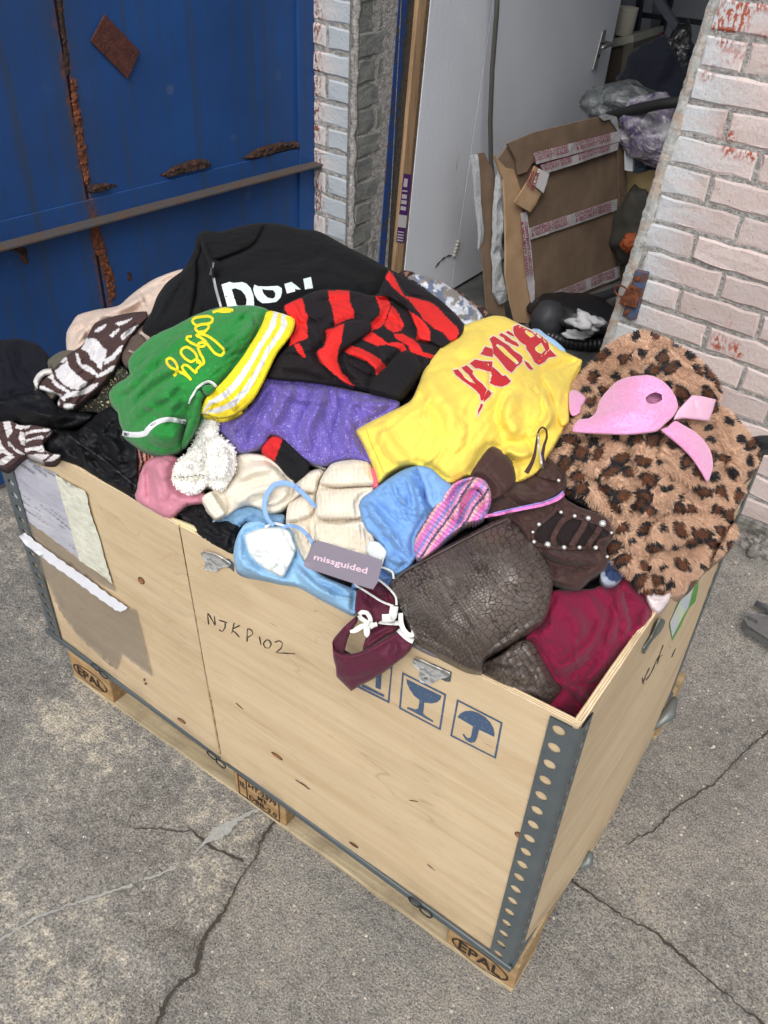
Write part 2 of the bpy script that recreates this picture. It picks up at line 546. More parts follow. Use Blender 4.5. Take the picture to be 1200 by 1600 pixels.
def bricks(name, parent, P, D, N, s0, s1, z0, z1, zref, joints, colfn, mat, proud=.0035, gap=.006, seed=0, edge=None):
    """courses 75 mm high; joints(i) -> offset of a vertical joint in course i"""
    rg = np.random.default_rng(seed); V, F, U, C = [], [], [], []
    P, D, N = map(np.asarray, (P, D, N))
    i0, i1 = int(math.floor((zref - z1) / .075)), int(math.ceil((zref - z0) / .075))
    for i in range(i0, i1):
        zt, zb = zref - .075 * i - gap, zref - .075 * (i + 1) + gap
        if zt > z1 + .01 or zb < z0 - .01: continue
        e0 = s0 if edge is None else edge((zt + zb) / 2)
        j = joints(i); kk = math.floor((e0 - j) / .225)
        a = j + kk * .225
        while a < s1:
            b = a + .225
            u0, u1 = max(a + gap, e0), min(b - gap, s1)
            if u1 - u0 > .02:
                n = len(V); off = proud + rg.normal(0, .0012); jt = lambda: rg.normal(0, .0017)
                ins = .0055
                nu = max(2, int((u1 - u0) / .04)); 
                ring0, ring1 = [], []
                per = [(u0 + (u1 - u0) * t / nu, zb) for t in range(nu)] + [(u1, zb), (u1, (zb + zt) / 2)] + [(u1 - (u1 - u0) * t / nu, zt) for t in range(nu)] + [(u0, zt), (u0, (zb + zt) / 2)]
                cu, cz = (u0 + u1) / 2, (zb + zt) / 2
                for (u, z) in per:
                    du, dz = jt(), jt()
                    ring0.append((u + du, z + dz, 0.))
                    ring1.append((u + du - math.copysign(min(ins, abs(u - cu)), u - cu), z + dz - math.copysign(min(ins, abs(z - cz)), z - cz), off + jt() * .5))
                for (u, z, h) in ring0 + ring1:
                    V.append(P + D * u + N * h + np.array([0, 0, z])); U.append((u, z))
                    C.append(colfn(cu, cz, u, z, rg))
                m = len(per)
                F += [(n + q, n + (q + 1) % m, n + m + (q + 1) % m, n + m + q) for q in range(m)]
                F.append(tuple(n + m + q for q in range(m)))
            a = b
    return mesh(name, V, F, mat, parent, smooth=False, uv=U, col=C)

bw = empty('brick_wall', tuple(WP))
tag(bw, 'white painted brick wall with grey mortar standing right of the doorway', 'wall')
se = float(np.mean([wall_px(*q)[0] for q in ((1187, 45), (1156, 140), (1121, 247), (1086, 342))]))
so = float(np.mean([wall_px(*q)[0] for q in ((1197, 230), (1169, 307), (1140, 392))]))
ztop, zbot = wall_px(1110, 0), wall_px(940, 550)
def edge_s(z): return zbot[0] + (ztop[0] - zbot[0]) * (z - zbot[1]) / (ztop[1] - zbot[1])
def colR(cu, cz, u, z, rg):
    if not hasattr(colR, 'd'): colR.d = {}
    k = (round(cu, 3), round(cz, 3))
    if k not in colR.d: colR.d[k] = rg.random()
    t = colR.d[k]
    c = np.array(srgb(206, 192, 188)[:3]) * (1 - t) + np.array(srgb(178, 164, 160)[:3]) * t
    b = np.clip(1 - (u - edge_s(z) - .09) / .03, 0, 1)
    return tuple(c * (1 - b) + np.array(srgb(186, 194, 198)[:3]) * b)
zref = 1.316
bricks('bricks', bw, WP, WD, WN, 0, 1.9, .116, 3.3, zref, lambda i: (se if i % 2 == 0 else so) + (.0), colR, BRICK, edge=lambda z: edge_s(z) + .021, gap=.0052, seed=1)
# check which set belongs to even courses: course of pixel (1121,247)
mo = MB()
def WX(s, z, h=0): return tuple(WP + WD * s + WN * h + np.array([0, 0, z]))
def slab_wall(mb, s0b, s0t, s1, z0, z1, h0, h1):
    mb.add([WX(s0b, z0, h1), WX(s1, z0, h1), WX(s1, z0, h0), WX(s0b, z0, h0), WX(s0t, z1, h1), WX(s1, z1, h1), WX(s1, z1, h0), WX(s0t, z1, h0)],
           [(3, 2, 1, 0), (4, 5, 6, 7), (0, 1, 5, 4), (1, 2, 6, 5), (2, 3, 7, 6), (3, 0, 4, 7)],
           [(s0b, z0), (s1, z0), (s1, z0), (s0b, z0), (s0t, z1), (s1, z1), (s1, z1), (s0t, z1)])
slab_wall(mo, edge_s(.1), edge_s(3.4), 1.9, .1, 3.4, -.24, 0)
mo.build('mortar', MORTAR, bw)
pl = MB()
slab_wall(pl, edge_s(0) - .01, edge_s(.1), 1.9, -.1, .112, -.23, .018)
CONC = mortar_mat('stained_concrete', srgb(78, 78, 72), srgb(138, 136, 128))
pl.build('plinth', CONC, bw, bevel=.004)
# the rough rendered strip along the door edge
V, F, U = [], [], []
zs = np.arange(.1, 3.4, .012); rg = np.random.default_rng(12)
for i, z in enumerate(zs):
    e = edge_s(z); r_ = .024 + .006 * float(vnoise(np.array(z * 9.), np.array(1.), 2)) + rg.normal(0, .0015)
    l_ = .0015 * float(vnoise(np.array(z * 14.), np.array(5.), 3)) + rg.normal(0, .001)
    row = [(e + l_ - .004, -.2), (e + l_ - .004, 0), (e + l_, .003), (e + r_ * .4, .0062), (e + r_ * .8, .0052), (e + r_, .0005)]
    for (s, h) in row: V.append(WX(s, z, h + (rg.normal(0, .0006) if h > 0 else 0))); U.append((s, z))
    if i:
        a = len(V) - 12
        for q in range(5): F.append((a + q, a + q + 1, a + q + 7, a + q + 6))
def render_mat():
    g = G('pale_render'); uv = g.tc.outputs['UV']
    c = g.ramp(g.noise(30, co=uv, detail=5, rough=.7), (.3, srgb(132, 134, 131)), (.6, srgb(178, 180, 177)))
    sx = g.N('SeparateXYZ'); g.L(uv, sx.inputs[0])
    z = sx.outputs[1]
    band = g.math('MULTIPLY', g.ramp(z, (.315 / 1, 0.), (.33, 1.)), g.ramp(z, (.60, 1.), (.62, 0.)))
    g.color(g.mix(g.math('MULTIPLY', g.ramp(g.noise(22, co=uv, detail=4), (.45, 0.), (.62, .5)), 1.), c, srgb(176, 140, 108)))
    g.set(Roughness=.9); g.bump(g.noise(120, co=uv, detail=4), .8, .004)
    return g.m
mesh('render_strip', V, F, render_mat(), bw, smooth=False, uv=U)

# rusty hasp with its ring on the wall
hp = empty('gate_hasp', tuple(plane_hit(990, 460, WP, WN)))
tag(hp, 'rusty steel hasp with blue paint and a loose ring bolted to the brick wall', 'hasp')
RUST = None
def rust_mat(name='rust', c0=(52, 34, 26), c1=(112, 62, 38), c2=(150, 92, 56)):
    g = G(name)
    g.color(g.ramp(g.noise(60, detail=6, rough=.7), (.3, srgb(*c0)), (.52, srgb(*c1)), (.7, srgb(*c2))))
    g.set(Roughness=.9, Metallic=.1); g.bump(g.noise(140, detail=5, rough=.7), 1, .006)
    return g.m
RUST = rust_mat()
g = G('blue_steel_rusting')
g.color(g.mix(g.ramp(g.noise(45, detail=5), (.45, 0.), (.55, 1.)), srgb(62, 84, 116), srgb(92, 62, 50))); g.set(Roughness=.7); g.bump(g.noise(120), .6, .004)
BSR = g.m
def wall_quad(mb, pts, h0, h1):
    A = [plane_hit(x, y, WP, WN) for x, y in pts]
    mb.hexa([p + WN * h0 for p in A], [p + WN * h1 for p in A])
m = MB(); wall_quad(m, [(975, 492), (996, 498), (1016, 424), (996, 420)], .0, .016); m.build('hasp_plate', BSR, hp, bevel=.002)
m = MB(); wall_quad(m, [(972, 470), (1000, 478), (1006, 448), (990, 440)], .016, .028); m.build('hasp_tongue', RUST, hp, bevel=.003)
m = MB()
c = plane_hit(976, 452, WP, WN) + WN * .02
m.tube([c + WD * .022 * math.cos(a) + np.array([0, 0, 1]) * .018 * math.sin(a) + WN * .006 * math.sin(a) for a in np.linspace(.3, 6.0, 22)], .0028, 6)
m.build('ring', RUST, hp, smooth=True)
for q in ((1001, 432), (984, 484)):
    m = MB(); m.disc(plane_hit(*q, WP, WN) + WN * .014, WN, .008, .008); m.build('bolt_head', RUST, hp, bevel=.002)

# pillar left of the doorway, seen past the gate
XD = -1.612
pw = empty('brick_pillar', (XD - .3, 1.66, 0))
tag(pw, 'narrow brick pier with flaking white paint between the blue gate and the doorway', 'wall')
g = G('flaking_brick'); uv = g.tc.outputs['UV']
a_ = g.N('Attribute', attribute_name='Col')
fl = g.ramp(g.noise(75, co=g.mapping(uv, sc=(1.5, .55, 1)), detail=4, rough=.7), (.49, 0.), (.54, 1.))
big = g.ramp(g.noise(7, co=uv, detail=2), (.42, 0.), (.55, 1.))
sx = g.N('SeparateXYZ'); g.L(uv, sx.inputs[0])
left = g.ramp(sx.outputs[0], (.845, 1.), (.885, 0.))
g.color(g.mix(g.math('MULTIPLY', fl, g.math('MULTIPLY', left, g.math('ADD', big, .35))), a_.outputs['Color'], srgb(120, 74, 62)))
g.set(Roughness=.85); g.bump(g.noise(80, co=uv, detail=4), .7, .004)
FLAKE = g.m
Pp = np.array([XD - 1, 1.662 + 1 * .0655, 0.])
# courses measured at x = 520
D2 = np.array([math.cos(WA), math.sin(WA), 0]); zr2 = float(at_y(520, 39, 1.66)[2])
def colP(cu, cz, u, z, rg):
    b = np.clip((u - .86) / .03, 0, 1)
    return tuple(np.array(srgb(206, 194, 188)[:3]) * (1 - b) + np.array(srgb(168, 176, 182)[:3]) * b)
bricks('bricks', pw, Pp, D2, WN, -1.4, .985, .0, 2.6, zr2, lambda i: .885 - (.0 if i % 2 else .1125) + .1125, colP, FLAKE, seed=4)
m = MB()
q = lambda s, h, z: tuple(Pp + D2 * s + WN * h + np.array([0, 0, z]))
m.add([q(-1.4, 0, -.1), q(1., 0, -.1), q(1., -.22, -.1), q(-1.4, -.22, -.1), q(-1.4, 0, 2.7), q(1., 0, 2.7), q(1., -.22, 2.7), q(-1.4, -.22, 2.7)],
      [(3, 2, 1, 0), (4, 5, 6, 7), (0, 1, 5, 4), (1, 2, 6, 5), (2, 3, 7, 6), (3, 0, 4, 7)])
m.build('mortar', MORTAR, pw)
g = G('grey_block'); uv = g.tc.outputs['UV']
g.color(g.ramp(g.noise(16, co=uv, detail=6, rough=.7), (.3, srgb(84, 86, 86)), (.5, srgb(118, 120, 118)), (.7, srgb(140, 138, 128))))
g.set(Roughness=.9); g.bump(g.noise(90, co=uv, detail=4), .7, .004)
GREYB = g.m
Pr = np.array([XD + .003, 1.66, 0.])
bricks('reveal_bricks', pw, Pr, (0, 1, 0), (1, 0, 0), .012, .225, 0, 2.6, zr2 - .01, lambda i: .11 if i % 2 else .0, lambda *a: (1, 1, 1), GREYB, proud=.003, gap=.003, seed=6)
GM = mortar_mat('grey_joint', srgb(92, 94, 92), srgb(128, 128, 122))
m = MB(); m.box((XD - .02, 1.655, -.1), (XD + .003, 1.9, 2.7)); m.build('reveal_mortar', GM, pw)
# rough rounded arris
m = MB(); rr = [(XD + .0 + .003 * math.sin(k * 1.7), 1.66 + .003 * math.cos(k * 2.3), z) for k, z in enumerate(np.arange(0, 2.6, .03))]
m.tube(rr, [.012 + .004 * math.sin(k * 2.1) * math.sin(k * .7) for k in range(len(rr))], 7); m.build('arris', MORTAR, pw, smooth=True)

# ------------------------------------------------------------------ door frame, white board, door leaf
def quadX(px_list, X): return [at_x(x, y, X) for x, y in px_list]
def leaf_box(mb, b0, b1, t0, t1, thick):
    """vertical board: bottom points b0,b1 and top points t0,t1 on its visible face, thickness towards -x"""
    b0, b1, t0, t1 = map(lambda p: np.array(p, float), (b0, b1, t0, t1)); d = np.array([-thick, 0, 0])
    u = lambda p: (float(p[1]), float(p[2]))
    vs = [b0, b1, b1 + d, b0 + d, t0, t1, t1 + d, t0 + d]
    mb.add(vs, [(3, 2, 1, 0), (4, 5, 6, 7), (0, 1, 5, 4), (1, 2, 6, 5), (2, 3, 7, 6), (3, 0, 4, 7)], [u(p) for p in vs])
def ext(pa, pb, X, z0, z1):
    """line through two pixels on plane x=X extended to heights z0 and z1"""
    a, b = at_x(*pa, X), at_x(*pb, X)
    f = lambda z: a + (b - a) * (z - a[2]) / (b[2] - a[2])
    return f(z0), f(z1)
def strip(name, parent, left, right, X, mat, thick, z0=-.02, z1=2.3, bevel=.002):
    b0, t0 = ext(*left, X, z0, z1); b1, t1 = ext(*right, X, z0, z1)
    m = MB(); leaf_box(m, b0, b1, t0, t1, thick)
    return m.build(name, mat, parent, bevel=bevel)

df = empty('door_frame', (XD, 2.0, 0)); tag(df, 'old steel and timber door frame, blue paint worn, at the left of the doorway', 'door frame')
g = G('worn_blue'); g.color(g.mix(g.ramp(g.noise(26, detail=6, rough=.75), (.48, 0.), (.62, 1.)), srgb(26, 62, 122), srgb(66, 62, 54))); g.set(Roughness=.7); g.bump(g.noise(90, detail=4), .6, .004)
WBLUE = g.m
g = G('dark_rusty'); g.color(g.ramp(g.noise(55, detail=6, rough=.75), (.35, srgb(48, 50, 50)), (.55, srgb(82, 74, 62)), (.75, srgb(60, 74, 100)))); g.set(Roughness=.85); g.bump(g.noise(140, detail=4), .9, .005)
DRUST = g.m
g = G('raw_timber'); g.color(g.ramp(g.noise(1, co=g.mapping(sc=(60, 60, 6)), detail=4), (.3, srgb(140, 110, 80)), (.7, srgb(180, 150, 116)))); g.set(Roughness=.8); g.bump(g.noise(1, co=g.mapping(sc=(300, 300, 20))), .4, .002)
TIMB = g.m
XS = -1.60
strip('steel_channel', df, ((623, 0), (592, 415)), ((638, 0), (601, 418)), XS, WBLUE, .03)
strip('steel_stop', df, ((633, 0), (597, 420)), ((655, 0), (617, 420)), XS - .008, DRUST, .03)
strip('timber_strip', df, ((654, 0), (616, 420)), ((667, 0), (628, 420)), XS + .006, TIMB, .04)
g = G('chipboard_edge'); g.color(g.ramp(g.noise(120, detail=4), (.3, srgb(88, 70, 52)), (.7, srgb(128, 108, 84)))); g.set(Roughness=.95); g.bump(g.noise(300), 1, .003)
strip('board_edge', df, ((667, 0), (628, 420)), ((673, 0), (632, 420)), XS + .004, g.m, .04)

g = G('white_paint'); n = g.noise(3, detail=5)
c = g.mix(g.ramp(n, (.35, 0.), (.7, .35)), srgb(226, 231, 240), srgb(204, 210, 220))
c = g.mix(g.ramp(g.noise(1, co=g.mapping(sc=(9, 9, 2.5)), detail=6, rough=.75), (.63, 0.), (.74, .6)), c, srgb(104, 102, 98))
g.color(c)
g.set(Roughness=.55); g.bump(g.noise(55, detail=3), .25, .003)
WHITEP = g.m
wb_ = empty('white_board', (XD, 2.25, 0)); tag(wb_, 'white painted chipboard panel lining the passage between timber strip and door', 'wall panel')
strip('board', wb_, ((673, 0), (632, 420)), ((770.5, 0), (704, 450)), XS + .006, WHITEP, .04, bevel=.003)
m = MB()
for sc_ in ([(680, 418), (688, 408), (697, 401), (706, 399)],):
    for a, b in zip(sc_[:-1], sc_[1:]):
        m.tube([at_x(*a, XS + .0075), at_x((a[0] + b[0]) / 2, (a[1] + b[1]) / 2 - .5, XS + .0078), at_x(*b, XS + .0075)], [.001, .004, .0012], 5)
m.build('scuff_mark', solid('scuff', srgb(46, 46, 46), .9), wb_)

strip('gap_shade_filler', wb_, ((766, 0), (699, 450)), ((778, 0), (710, 455)), XS - .012, solid('gap_shadow', srgb(120, 122, 124), .9), .02)  # added filler strip behind the gap, its grey standing in for shade
dl = empty('door_leaf', (XD, 3.0, 0)); tag(dl, 'white flush door swung open into the passage with steel lever handle', 'door')
b0, t0 = ext(((771, 0)), (704, 455), -1.5965, .1, 2.1)
b1, t1 = ext((962, 0), (920, 190), -1.5965, .1, 2.1)
b1 = np.array([b1[0], t1[1] - .08, .1])
m = MB(); leaf_box(m, b0, b1, t0, t1, .042); m.build('leaf', WHITEP, dl, bevel=.002)
STEEL = solid('brushed_steel', srgb(176, 176, 174), .35, .9, var=.1, scale=90, bump=.1)
m = MB()
H0, H1 = at_x(943, 47, -1.5945), at_x(927, 108, -1.5945)
dd = np.array([0, .022, 0])
m.hexa([H1 - dd, H1 + dd, H1 + dd + (.008, 0, 0), H1 - dd + (.008, 0, 0)], [H0 - dd, H0 + dd, H0 + dd + (.008, 0, 0), H0 - dd + (.008, 0, 0)])
m.build('handle_plate', STEEL, dl, bevel=.002)
m = MB(); hc = (H0 * .7 + H1 * .3) + np.array([.008, 0, 0])
m.tube([hc, hc + (.045, 0, 0), hc + (.05, -.02, 0), hc + (.05, -.11, -.004)], .009, 8); m.build('lever', STEEL, dl, smooth=True)
m = MB(); m.disc(H0 * .35 + H1 * .65 + np.array([.008, 0, 0]), (1, 0, 0), .008, .004); m.build('keyhole', solid('black_metal', srgb(25, 25, 26), .5), dl)
m = MB(); a, b = at_x(716, 375, -1.594), at_x(708, 402, -1.594)
for k in range(5):
    p, q_ = a + (b - a) * k / 5, a + (b - a) * (k + .85) / 5
    m.tube([p, q_], .009, 8)
m.build('hinge', solid('painted_hinge', srgb(170, 168, 160), .6, var=.3, scale=120), dl, smooth=True)

m = MB(); m.tube([at_x(779, -60, -1.535), at_x(776, 20, -1.535), at_x(769, 110, -1.535), at_x(766, 190, -1.535), at_x(767, 250, -1.53), at_x(775, 330, -1.5), np.array([-1.42, 2.62, .1])], .0095, 8)
o = m.build('power_cable', solid('grey_cable', srgb(74, 74, 70), .5, var=.1), smooth=True)
tag(o, 'thick grey cable hanging in front of the open white door', 'cable')

# purple label on the timber strip
lb = empty('timber_label', at_x(628, 320, XS + .008)); tag(lb, 'purple label with white blocks of print stuck on the timber strip', 'label')
def xplate(name, parent, pts, X, mat, th=.0008):
    m = MB(); A = [at_x(x, y, X) for x, y in pts]; m.hexa([p - (th, 0, 0) for p in A], A); return m.build(name, mat, parent)
PURP = solid('purple_print', srgb(84, 40, 110), .6); WPR = solid('white_print', srgb(206, 204, 204), .7, var=.05)
xplate('label_base', lb, [(631, 271), (643, 273), (632, 380), (619, 378)], XS + .0075, PURP)
lr = lambda t: ((631 - 12 * t, 271 + 107 * t), (643 - 11 * t, 273 + 107 * t))
def lrow(t0, t1, f0=.12, f1=.9):
    a, b = lr(t0); c_, d = lr(t1)
    L_ = lambda p, q, f: (p[0] + (q[0] - p[0]) * f, p[1] + (q[1] - p[1]) * f)
    return [L_(a, b, f0), L_(a, b, f1), L_(c_, d, f1), L_(c_, d, f0)]
for t0_, t1_, f0, f1 in ((.07, .19, .15, .6), (.24, .26, .1, .7), (.30, .36, .1, .7), (.385, .44, .1, .75), (.475, .53, .1, .75), (.6, .78, .02, .98), (.84, .855, .1, .8), (.88, .9, .1, .8), (.92, .94, .1, .8), (.96, .98, .1, .8)):
    xplate('print_block', lb, lrow(t0_, t1_, f0, f1), XS + .0083, WPR, .0006)

# ------------------------------------------------------------------ room behind the doorway
def struct_box(name, lo, hi, mat):
    m = MB(); m.box(lo, hi); return tag(m.build(name, mat), kind='structure')
DW = solid('store_wall', srgb(176, 180, 188), .9, var=.15, scale=3, bump=.3)
struct_box('room_wall', (-4.0, 5.2, -.1), (2.6, 5.35, 3.4), DW)
struct_box('room_wall', (2.4, 1.6, -.1), (2.55, 5.2, 3.4), DW)
struct_box('room_wall', (-3.2, 3.75, -.1), (-3.05, 5.2, 3.4), DW)
struct_box('room_wall', (-3.05, 3.72, -.1), (-1.66, 3.84, 3.4), DW)
struct_box('room_wall', (-1.80, 1.95, -.1), (-1.665, 3.72, 3.4), DW)
struct_box('room_ceiling', (-4.0, 1.9, 3.4), (2.6, 5.35, 3.5), DW)
tag(struct_box('lintel', (-1.62, 1.62, 3.1), (-.5, 1.86, 3.45), CONC), kind='structure')
g = G('dusty_floor'); g.color(g.ramp(g.noise(8, detail=6, rough=.7), (.3, srgb(58, 60, 60)), (.7, srgb(98, 100, 98)))); g.set(Roughness=.9); g.bump(g.noise(90, detail=4), .5, .004)
mesh_f = MB(); mesh_f.box((-4, 1.95, -.1), (2.4, 5.2, GZ + .006)); tag(mesh_f.build('room_floor', g.m), kind='structure')

# ------------------------------------------------------------------ blue gate
GP = np.array([-1.795, 1.675, 0.]); ga = math.radians(-97.0)
GD = np.array([math.cos(ga), math.sin(ga), 0]); GN = np.array([-GD[1], GD[0], 0])   # faces +x
if GN[0] < 0: GN = -GN
def gpx(x, y, h=0.):
    return plane_hit(x, y, GP + GN * h, GN)
def GX(s, z, h=0): return GP + GD * s + GN * h + np.array([0, 0, z])
gs = lambda x, y: float((gpx(x, y) - GP) @ GD)
gt = empty('steel_gate', tuple(GP)); tag(gt, 'dark blue steel gate with rust streaks standing open behind the crate', 'gate')
sr = gs(120, 200)
def gate_mat():
    g = G('blue_gate_paint'); uv = g.tc.outputs['UV']
    n = g.noise(2.5, co=uv, detail=4)
    c = g.mix(g.ramp(n, (.3, 0.), (.75, 1.)), srgb(30, 62, 110), srgb(26, 72, 132))
    # vertical dirty drips
    dr = g.noise(1, co=g.mapping(uv, sc=(26, .7, 1)), detail=4, rough=.7)
    c = g.mix(g.ramp(dr, (.5, 0.), (.75, .85)), c, srgb(50, 58, 62))
    sx = g.N('SeparateXYZ'); g.L(uv, sx.inputs[0])
    wob = g.math('MULTIPLY', g.math('SUBTRACT', g.noise(14, co=uv, detail=4), .5), .05)
    du = g.math('ABSOLUTE', g.math('ADD', g.math('SUBTRACT', sx.outputs[0], sr), wob))
    st = g.math('MULTIPLY', g.ramp(du, (.004, 1.), (.018, 0.)), g.ramp(g.noise(9, co=uv, detail=3), (.4, .35), (.6, 1.)))
    c = g.mix(st, c, g.ramp(g.noise(70, co=uv, detail=5), (.35, srgb(52, 34, 28)), (.6, srgb(118, 66, 38))))
    hal = g.ramp(du, (.0, .6), (.07, 0.))
    c = g.mix(g.math('MULTIPLY', hal, .6), c, srgb(56, 60, 56))
    # chips and pale dust spots
    c = g.mix(g.ramp(g.noise(34, co=uv, detail=5, rough=.75), (.68, 0.), (.73, .9)), c, srgb(44, 36, 34))
    sp = g.math('MULTIPLY', g.ramp(g.vor(9, co=uv), (.1, .55), (.16, 0.)), g.ramp(g.noise(3, co=uv), (.45, 0.), (.6, 1.)))
    c = g.mix(g.math('MULTIPLY', sp, .6), c, srgb(92, 100, 118))
    g.color(c); g.set(Roughness=g.ramp(n, (.3, .42), (.7, .6)), Specular_IOR_Level=.35)
    g.bump(g.noise(5, co=uv, detail=2), .35, .01)
    g.bump(g.noise(110, co=uv, detail=4), .25, .002)
    return g.m
GATEM = gate_mat()
def gbox(name, s0, s1, z0, z1, h0, h1, mat, bevel=.002):
    m = MB()
    P_ = [GX(s0, z0, h1), GX(s1, z0, h1), GX(s1, z0, h0), GX(s0, z0, h0)]
    Q_ = [GX(s0, z1, h1), GX(s1, z1, h1), GX(s1, z1, h0), GX(s0, z1, h0)]
    uvs = [(s0, z0), (s1, z0), (s1, z0), (s0, z0), (s0, z1), (s1, z1), (s1, z1), (s0, z1)]
    m.add(P_ + Q_, [(3, 2, 1, 0), (4, 5, 6, 7), (0, 1, 5, 4), (1, 2, 6, 5), (2, 3, 7, 6), (3, 0, 4, 7)], uvs)
    return m.build(name, mat, gt, bevel=bevel)
zr = float(gpx(490, 250)[2])
gbox('sheet', .0, sr - .004, .03, 2.3, -.004, 0, GATEM)
gbox('sheet', sr + .004, 2.3, .03, 2.3, -.005, -.001, GATEM)
gbox('backing', .02, 2.28, .05, 2.28, -.03, -.012, GATEM)
gbox('upright', .0, .07, .03, 2.3, 0, .012, GATEM)
gbox('rail_web', .0, 2.3, zr - .002, zr + .052, 0.0, .007, GATEM)
g = G('rail_rust'); g.color(g.mix(g.ramp(g.noise(16, detail=5, rough=.7), (.42, 0.), (.6, 1.)), srgb(70, 70, 70), srgb(84, 64, 52))); g.set(Roughness=.8); g.bump(g.noise(120, detail=4), .6, .003)
gbox('rail_flange', .0, 2.3, zr - .008, zr, 0.0, .052, g.m)
def gate_patch(name, pts, mat, rough_h=.005, off=.001, step=.006):
    L_ = np.array([(float((gpx(x, y) - GP) @ GD), float(gpx(x, y)[2])) for x, y in pts])
    L_ = resample(L_, .006); rg = np.random.default_rng(len(pts) + int(pts[0][0]))
    L_ += rg.normal(0, .0016, L_.shape)
    V2, F2, bd = fill(L_, step, seed=1)
    h = off + rough_h * np.abs(fbm(V2[:, 0] * 60, V2[:, 1] * 60, 2, 3)) * 2
    h[bd] = off * .2
    V3 = np.array([GX(s, z, q) for (s, z), q in zip(V2, h)])
    return mesh(name, V3, [tuple(f) for f in F2], mat, gt, smooth=False)
DR = rust_mat('dark_rust', (22, 18, 18), (58, 40, 32), (104, 62, 42))
gate_patch('rust_patch', [(249, 274), (265, 262), (290, 252), (318, 247), (330, 256), (322, 262), (290, 270), (262, 277)], DR, .007, .008)
gate_patch('rust_patch', [(377, 248), (392, 236), (410, 227), (440, 222), (470, 219), (476, 226), (458, 233), (425, 241), (395, 249)], DR, .008, .008)
gate_patch('rust_patch', [(133, 298), (145, 288), (165, 285), (184, 290), (165, 297), (142, 303)], DR, .006, .008)
gate_patch('rust_patch', [(110, 124), (119, 122), (121, 150), (127, 185), (131, 215), (138, 250), (140, 285), (133, 290), (127, 262), (121, 235), (118, 200), (113, 165)], RUST, .006)
gate_patch('rust_patch', [(141, 345), (152, 343), (160, 372), (167, 400), (178, 430), (181, 462), (172, 478), (165, 440), (156, 410), (146, 385)], RUST, .006)
gate_patch('rust_patch', [(88, -10), (96, -10), (104, 60), (110, 118), (103, 118), (96, 60)], DR, .003)
gate_patch('rust_patch', [(0, 378), (28, 378), (42, 392), (44, 412), (38, 415), (30, 395), (12, 390), (0, 392)], DR, .004)
gate_patch('rust_patch', [(199, 425), (206, 428), (205, 440), (199, 436)], DR, .003)
# welded diamond-turned plate
m = MB(); A = [gpx(x, y, .004) for x, y in ((162, 22), (217, 80), (198, 123), (140, 64))]
m.hexa(A, [p + GN * .006 for p in A]); m.build('patch_plate', rust_mat('plate_rust', (58, 30, 28), (84, 44, 36), (104, 60, 46)), gt, bevel=.0015)
m = MB()
for t in np.arange(.05, 2.3, .25): m.tube([GX(t, .04, .02), GX(t, .03, .0)], .004, 6)
# ------------------------------------------------------------------ rock and steel fork on the ground
def blob(name, c, r, mat, seed, parent=None, sub=4, amp=.35, freq=1.2, flat=None):
    bm = bmesh.new(); bmesh.ops.create_icosphere(bm, subdivisions=sub, radius=1)
    V = []
    for v in bm.verts:
        p = v.co.copy()
        d = 1 + amp * mnoise.fractal(p * freq + Vector((seed * 3.1, seed, 0)), .8, 2.1, 4)
        p = p * d
        q = Vector((p.x * r[0], p.y * r[1], p.z * r[2]))
        if flat is not None and q.z + c[2] < flat: q.z = flat - c[2]
        V.append((q.x + c[0], q.y + c[1], q.z + c[2]))
    F = [tuple(v.index for v in f.verts) for f in bm.faces]
    bm.free()
    return mesh(name, V, F, mat, parent, smooth=mat.name != 'rock')
g = G('rock'); g.color(g.ramp(g.noise(35, detail=6, rough=.7), (.3, srgb(92, 90, 86)), (.6, srgb(150, 147, 140)), (.8, srgb(196, 192, 184)))); g.set(Roughness=.9); g.bump(g.noise(120, detail=5, rough=.7), 1, .006)
rp = at_z(1190, 868, .07)
tag(blob('loose_rock', (rp[0], rp[1], .085), (.062, .045, .042), g.m, 5, amp=.6, freq=1.3), 'fist sized grey rock lying at the foot of the brick wall', 'rock')
g = G('moss_mat'); g.color(g.ramp(g.noise(90, detail=4), (.3, srgb(40, 46, 22)), (.7, srgb(84, 92, 44)))); g.set(Roughness=1.); g.bump(g.noise(300), 1, .004)
mp = at_z(1196, 838, .085)
tag(blob('moss', (mp[0] + .02, mp[1] + .01, .08), (.05, .012, .012), g.m, 8, amp=.5), kind='stuff', label='dark green moss at the foot of the wall', cat='moss')

GALV = solid('galvanised', srgb(140, 144, 146), .38, .85, var=.25, scale=70, bump=.15)
fk = empty('steel_fork', tuple(at_z(1195, 970, .03))); tag(fk, 'galvanised steel fork bracket with a round bar lying on the concrete at the right edge', 'bracket')
FZ = .062
def gl(x, y, z): return at_z(x, y, z + FZ)
m = MB(); pts = [(1162, 966), (1168, 978), (1215, 1008), (1230, 990), (1215, 968), (1190, 960), (1168, 957), (1166, 961), (1184, 970), (1182, 975)]
loop = [gl(x, y, .03)[:2] for x, y in pts]
V2, F2, bd = fill(np.array(loop), .02)
m.add([(a, b, .03 + FZ) for a, b in V2] + [(a, b, .026 + FZ) for a, b in V2], [tuple(f[::-1]) for f in F2] + [tuple(i + len(V2) for i in f) for f in F2] + [(bd[i], bd[(i + 1) % len(bd)], bd[(i + 1) % len(bd)] + len(V2), bd[i] + len(V2)) for i in range(len(bd))])
m.build('fork_plate', GALV, fk, bevel=.001)
m = MB(); 
